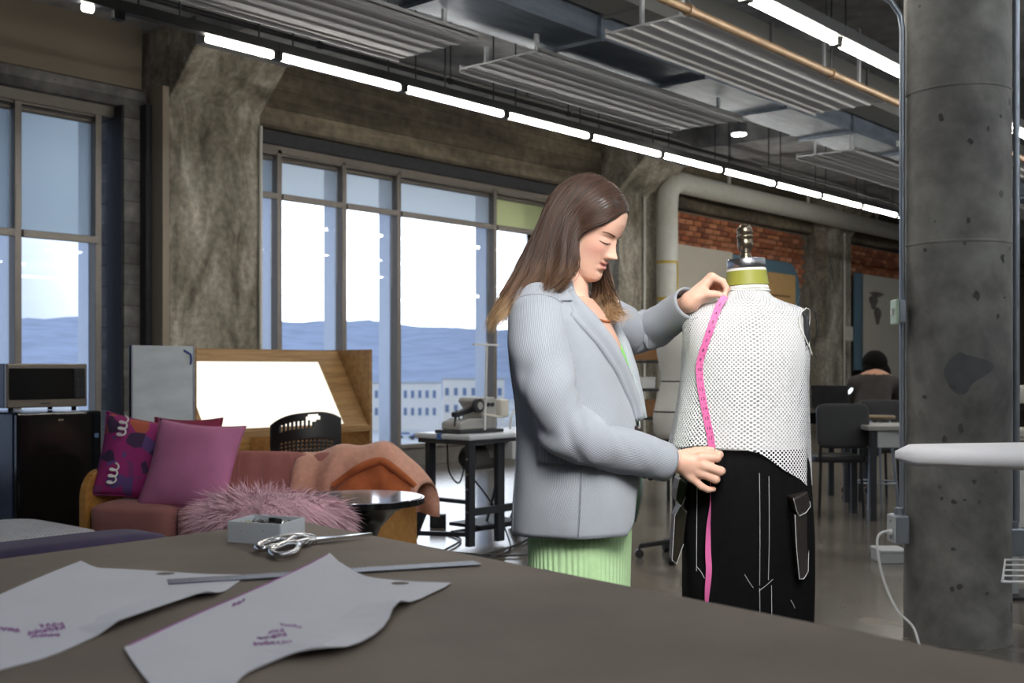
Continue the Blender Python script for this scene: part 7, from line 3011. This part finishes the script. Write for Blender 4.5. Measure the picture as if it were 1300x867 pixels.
# shoes
shoe = mat('white_sneaker', srgb(220, 220, 218), 0.6)
for s in (-1, 1):
    an = np.array([-0.02, 0, 0.0]) + Sv * s * 0.085
    rings = []
    for t in np.linspace(0, 1, 14):
        c = an + Fv * (-0.07 + 0.25 * t)
        w = 0.042 * (math.sin(PI * min(1, 0.12 + t * 0.88)) ** 0.35)
        h = float(np.interp(t, [0, 0.25, 0.5, 1], [0.085, 0.10, 0.07, 0.035]))
        rings.append([tuple(c + Sv * w * math.cos(2 * PI * k / 20) + np.array([0, 0, h / 2 + h / 2 * math.sin(2 * PI * k / 20)])) for k in range(20)])
    MB().loft(rings).build('shoe', shoe, woman, smooth=True, ang=60)

# ================================================================== PERSON AT THE FAR DESK
PD = 10.4
PR = (1108 - 650) / F * PD
pers = thing('person', 'dark haired person in a grey sweater seated with their back to us', 'person', W(PR, PD), CAMROT)
pbm = MB()
def body_sdf(P):
    q = lambda *a: np.array(a)
    d = cone(P, q(-0.02, 0, 0.56), q(0.0, 0.03, 0.78), 0.17, 0.15)
    d = smin(d, cone(P, q(0.0, 0.03, 0.80), q(0.06, 0.12, 1.05), 0.16, 0.15), 0.06)
    for s in (-1, 1):
        d = smin(d, cone(P, q(0.06, 0.12, 1.07), q(0.06 + s * 0.17, 0.14, 1.06), 0.10, 0.075), 0.05)
        d = smin(d, cone(P, q(0.06 + s * 0.18, 0.14, 1.05), q(0.10 + s * 0.22, 0.25, 0.86), 0.065, 0.052), 0.03)
        d = smin(d, cone(P, q(0.10 + s * 0.22, 0.25, 0.86), q(0.10 + s * 0.10, 0.50, 0.82), 0.05, 0.036), 0.02)
        d = smin(d, cone(P, q(0.10 + s * 0.10, 0.50, 0.82), q(0.10 + s * 0.06, 0.60, 0.805), 0.035, 0.02), 0.02)
        d = smin(d, cone(P, q(s * 0.09 - 0.02, 0.0, 0.54), q(s * 0.11, 0.42, 0.53), 0.095, 0.07), 0.04)
        d = smin(d, cone(P, q(s * 0.11, 0.42, 0.52), q(s * 0.11, 0.38, 0.08), 0.062, 0.04), 0.02)
        d = smin(d, cone(P, q(s * 0.11, 0.36, 0.045), q(s * 0.11, 0.52, 0.04), 0.042, 0.036), 0.02)
    d = smin(d, cone(P, q(0.06, 0.13, 1.12), q(0.08, 0.20, 1.20), 0.055, 0.05), 0.03)
    d = smin(d, cone(P, q(0.085, 0.20, 1.25), q(0.09, 0.25, 1.21), 0.095, 0.075), 0.03)
    return d
v, f = nets(body_sdf, np.array([-0.4, -0.25, 0.0]), np.array([0.5, 0.75, 1.42]), 0.02)
pbm.add(v, f)
sweater = mat('dim_grey_sweater', srgb(62, 57, 54), 0.95, var=0.1)
pants_m = mat('dark_trousers', (0.01, 0.01, 0.011), 0.8)
skin2 = mat('skin_tone', srgb(190, 142, 116), 0.6)
bo = pbm.build('body', [sweater, pants_m, skin2], pers, smooth=True, ang=180, fix=False)
cen_ = np.array([np.mean([bo.data.vertices[i].co for i in p.vertices], axis=0) for p in bo.data.polygons])
mi = np.zeros(len(cen_), int)
mi[cen_[:, 2] < 0.60] = 1
mi[(cen_[:, 2] < 0.84) & (cen_[:, 1] > 0.5)] = 2
mi[(cen_[:, 2] > 1.15)] = 2
bo.data.polygons.foreach_set('material_index', mi)
hb = MB()
dkh = mat('black_hair', (0.006, 0.005, 0.005), 0.85, spec=0.1)
hb.ball((0.08, 0.19, 1.255), (0.115, 0.125, 0.12), 24, 14)
hb.ball((0.10, 0.17, 1.16), (0.12, 0.10, 0.12), 20, 12)
hb.ball((0.17, 0.20, 1.10), (0.06, 0.06, 0.13), 16, 10)
hb.ball((0.03, 0.16, 1.17), (0.07, 0.08, 0.11), 16, 10)
hb.build('hair', dkh, pers, smooth=True)
back_chair(W(PR, PD - 0.02), CAMROT, 'black studio chair under the seated person')
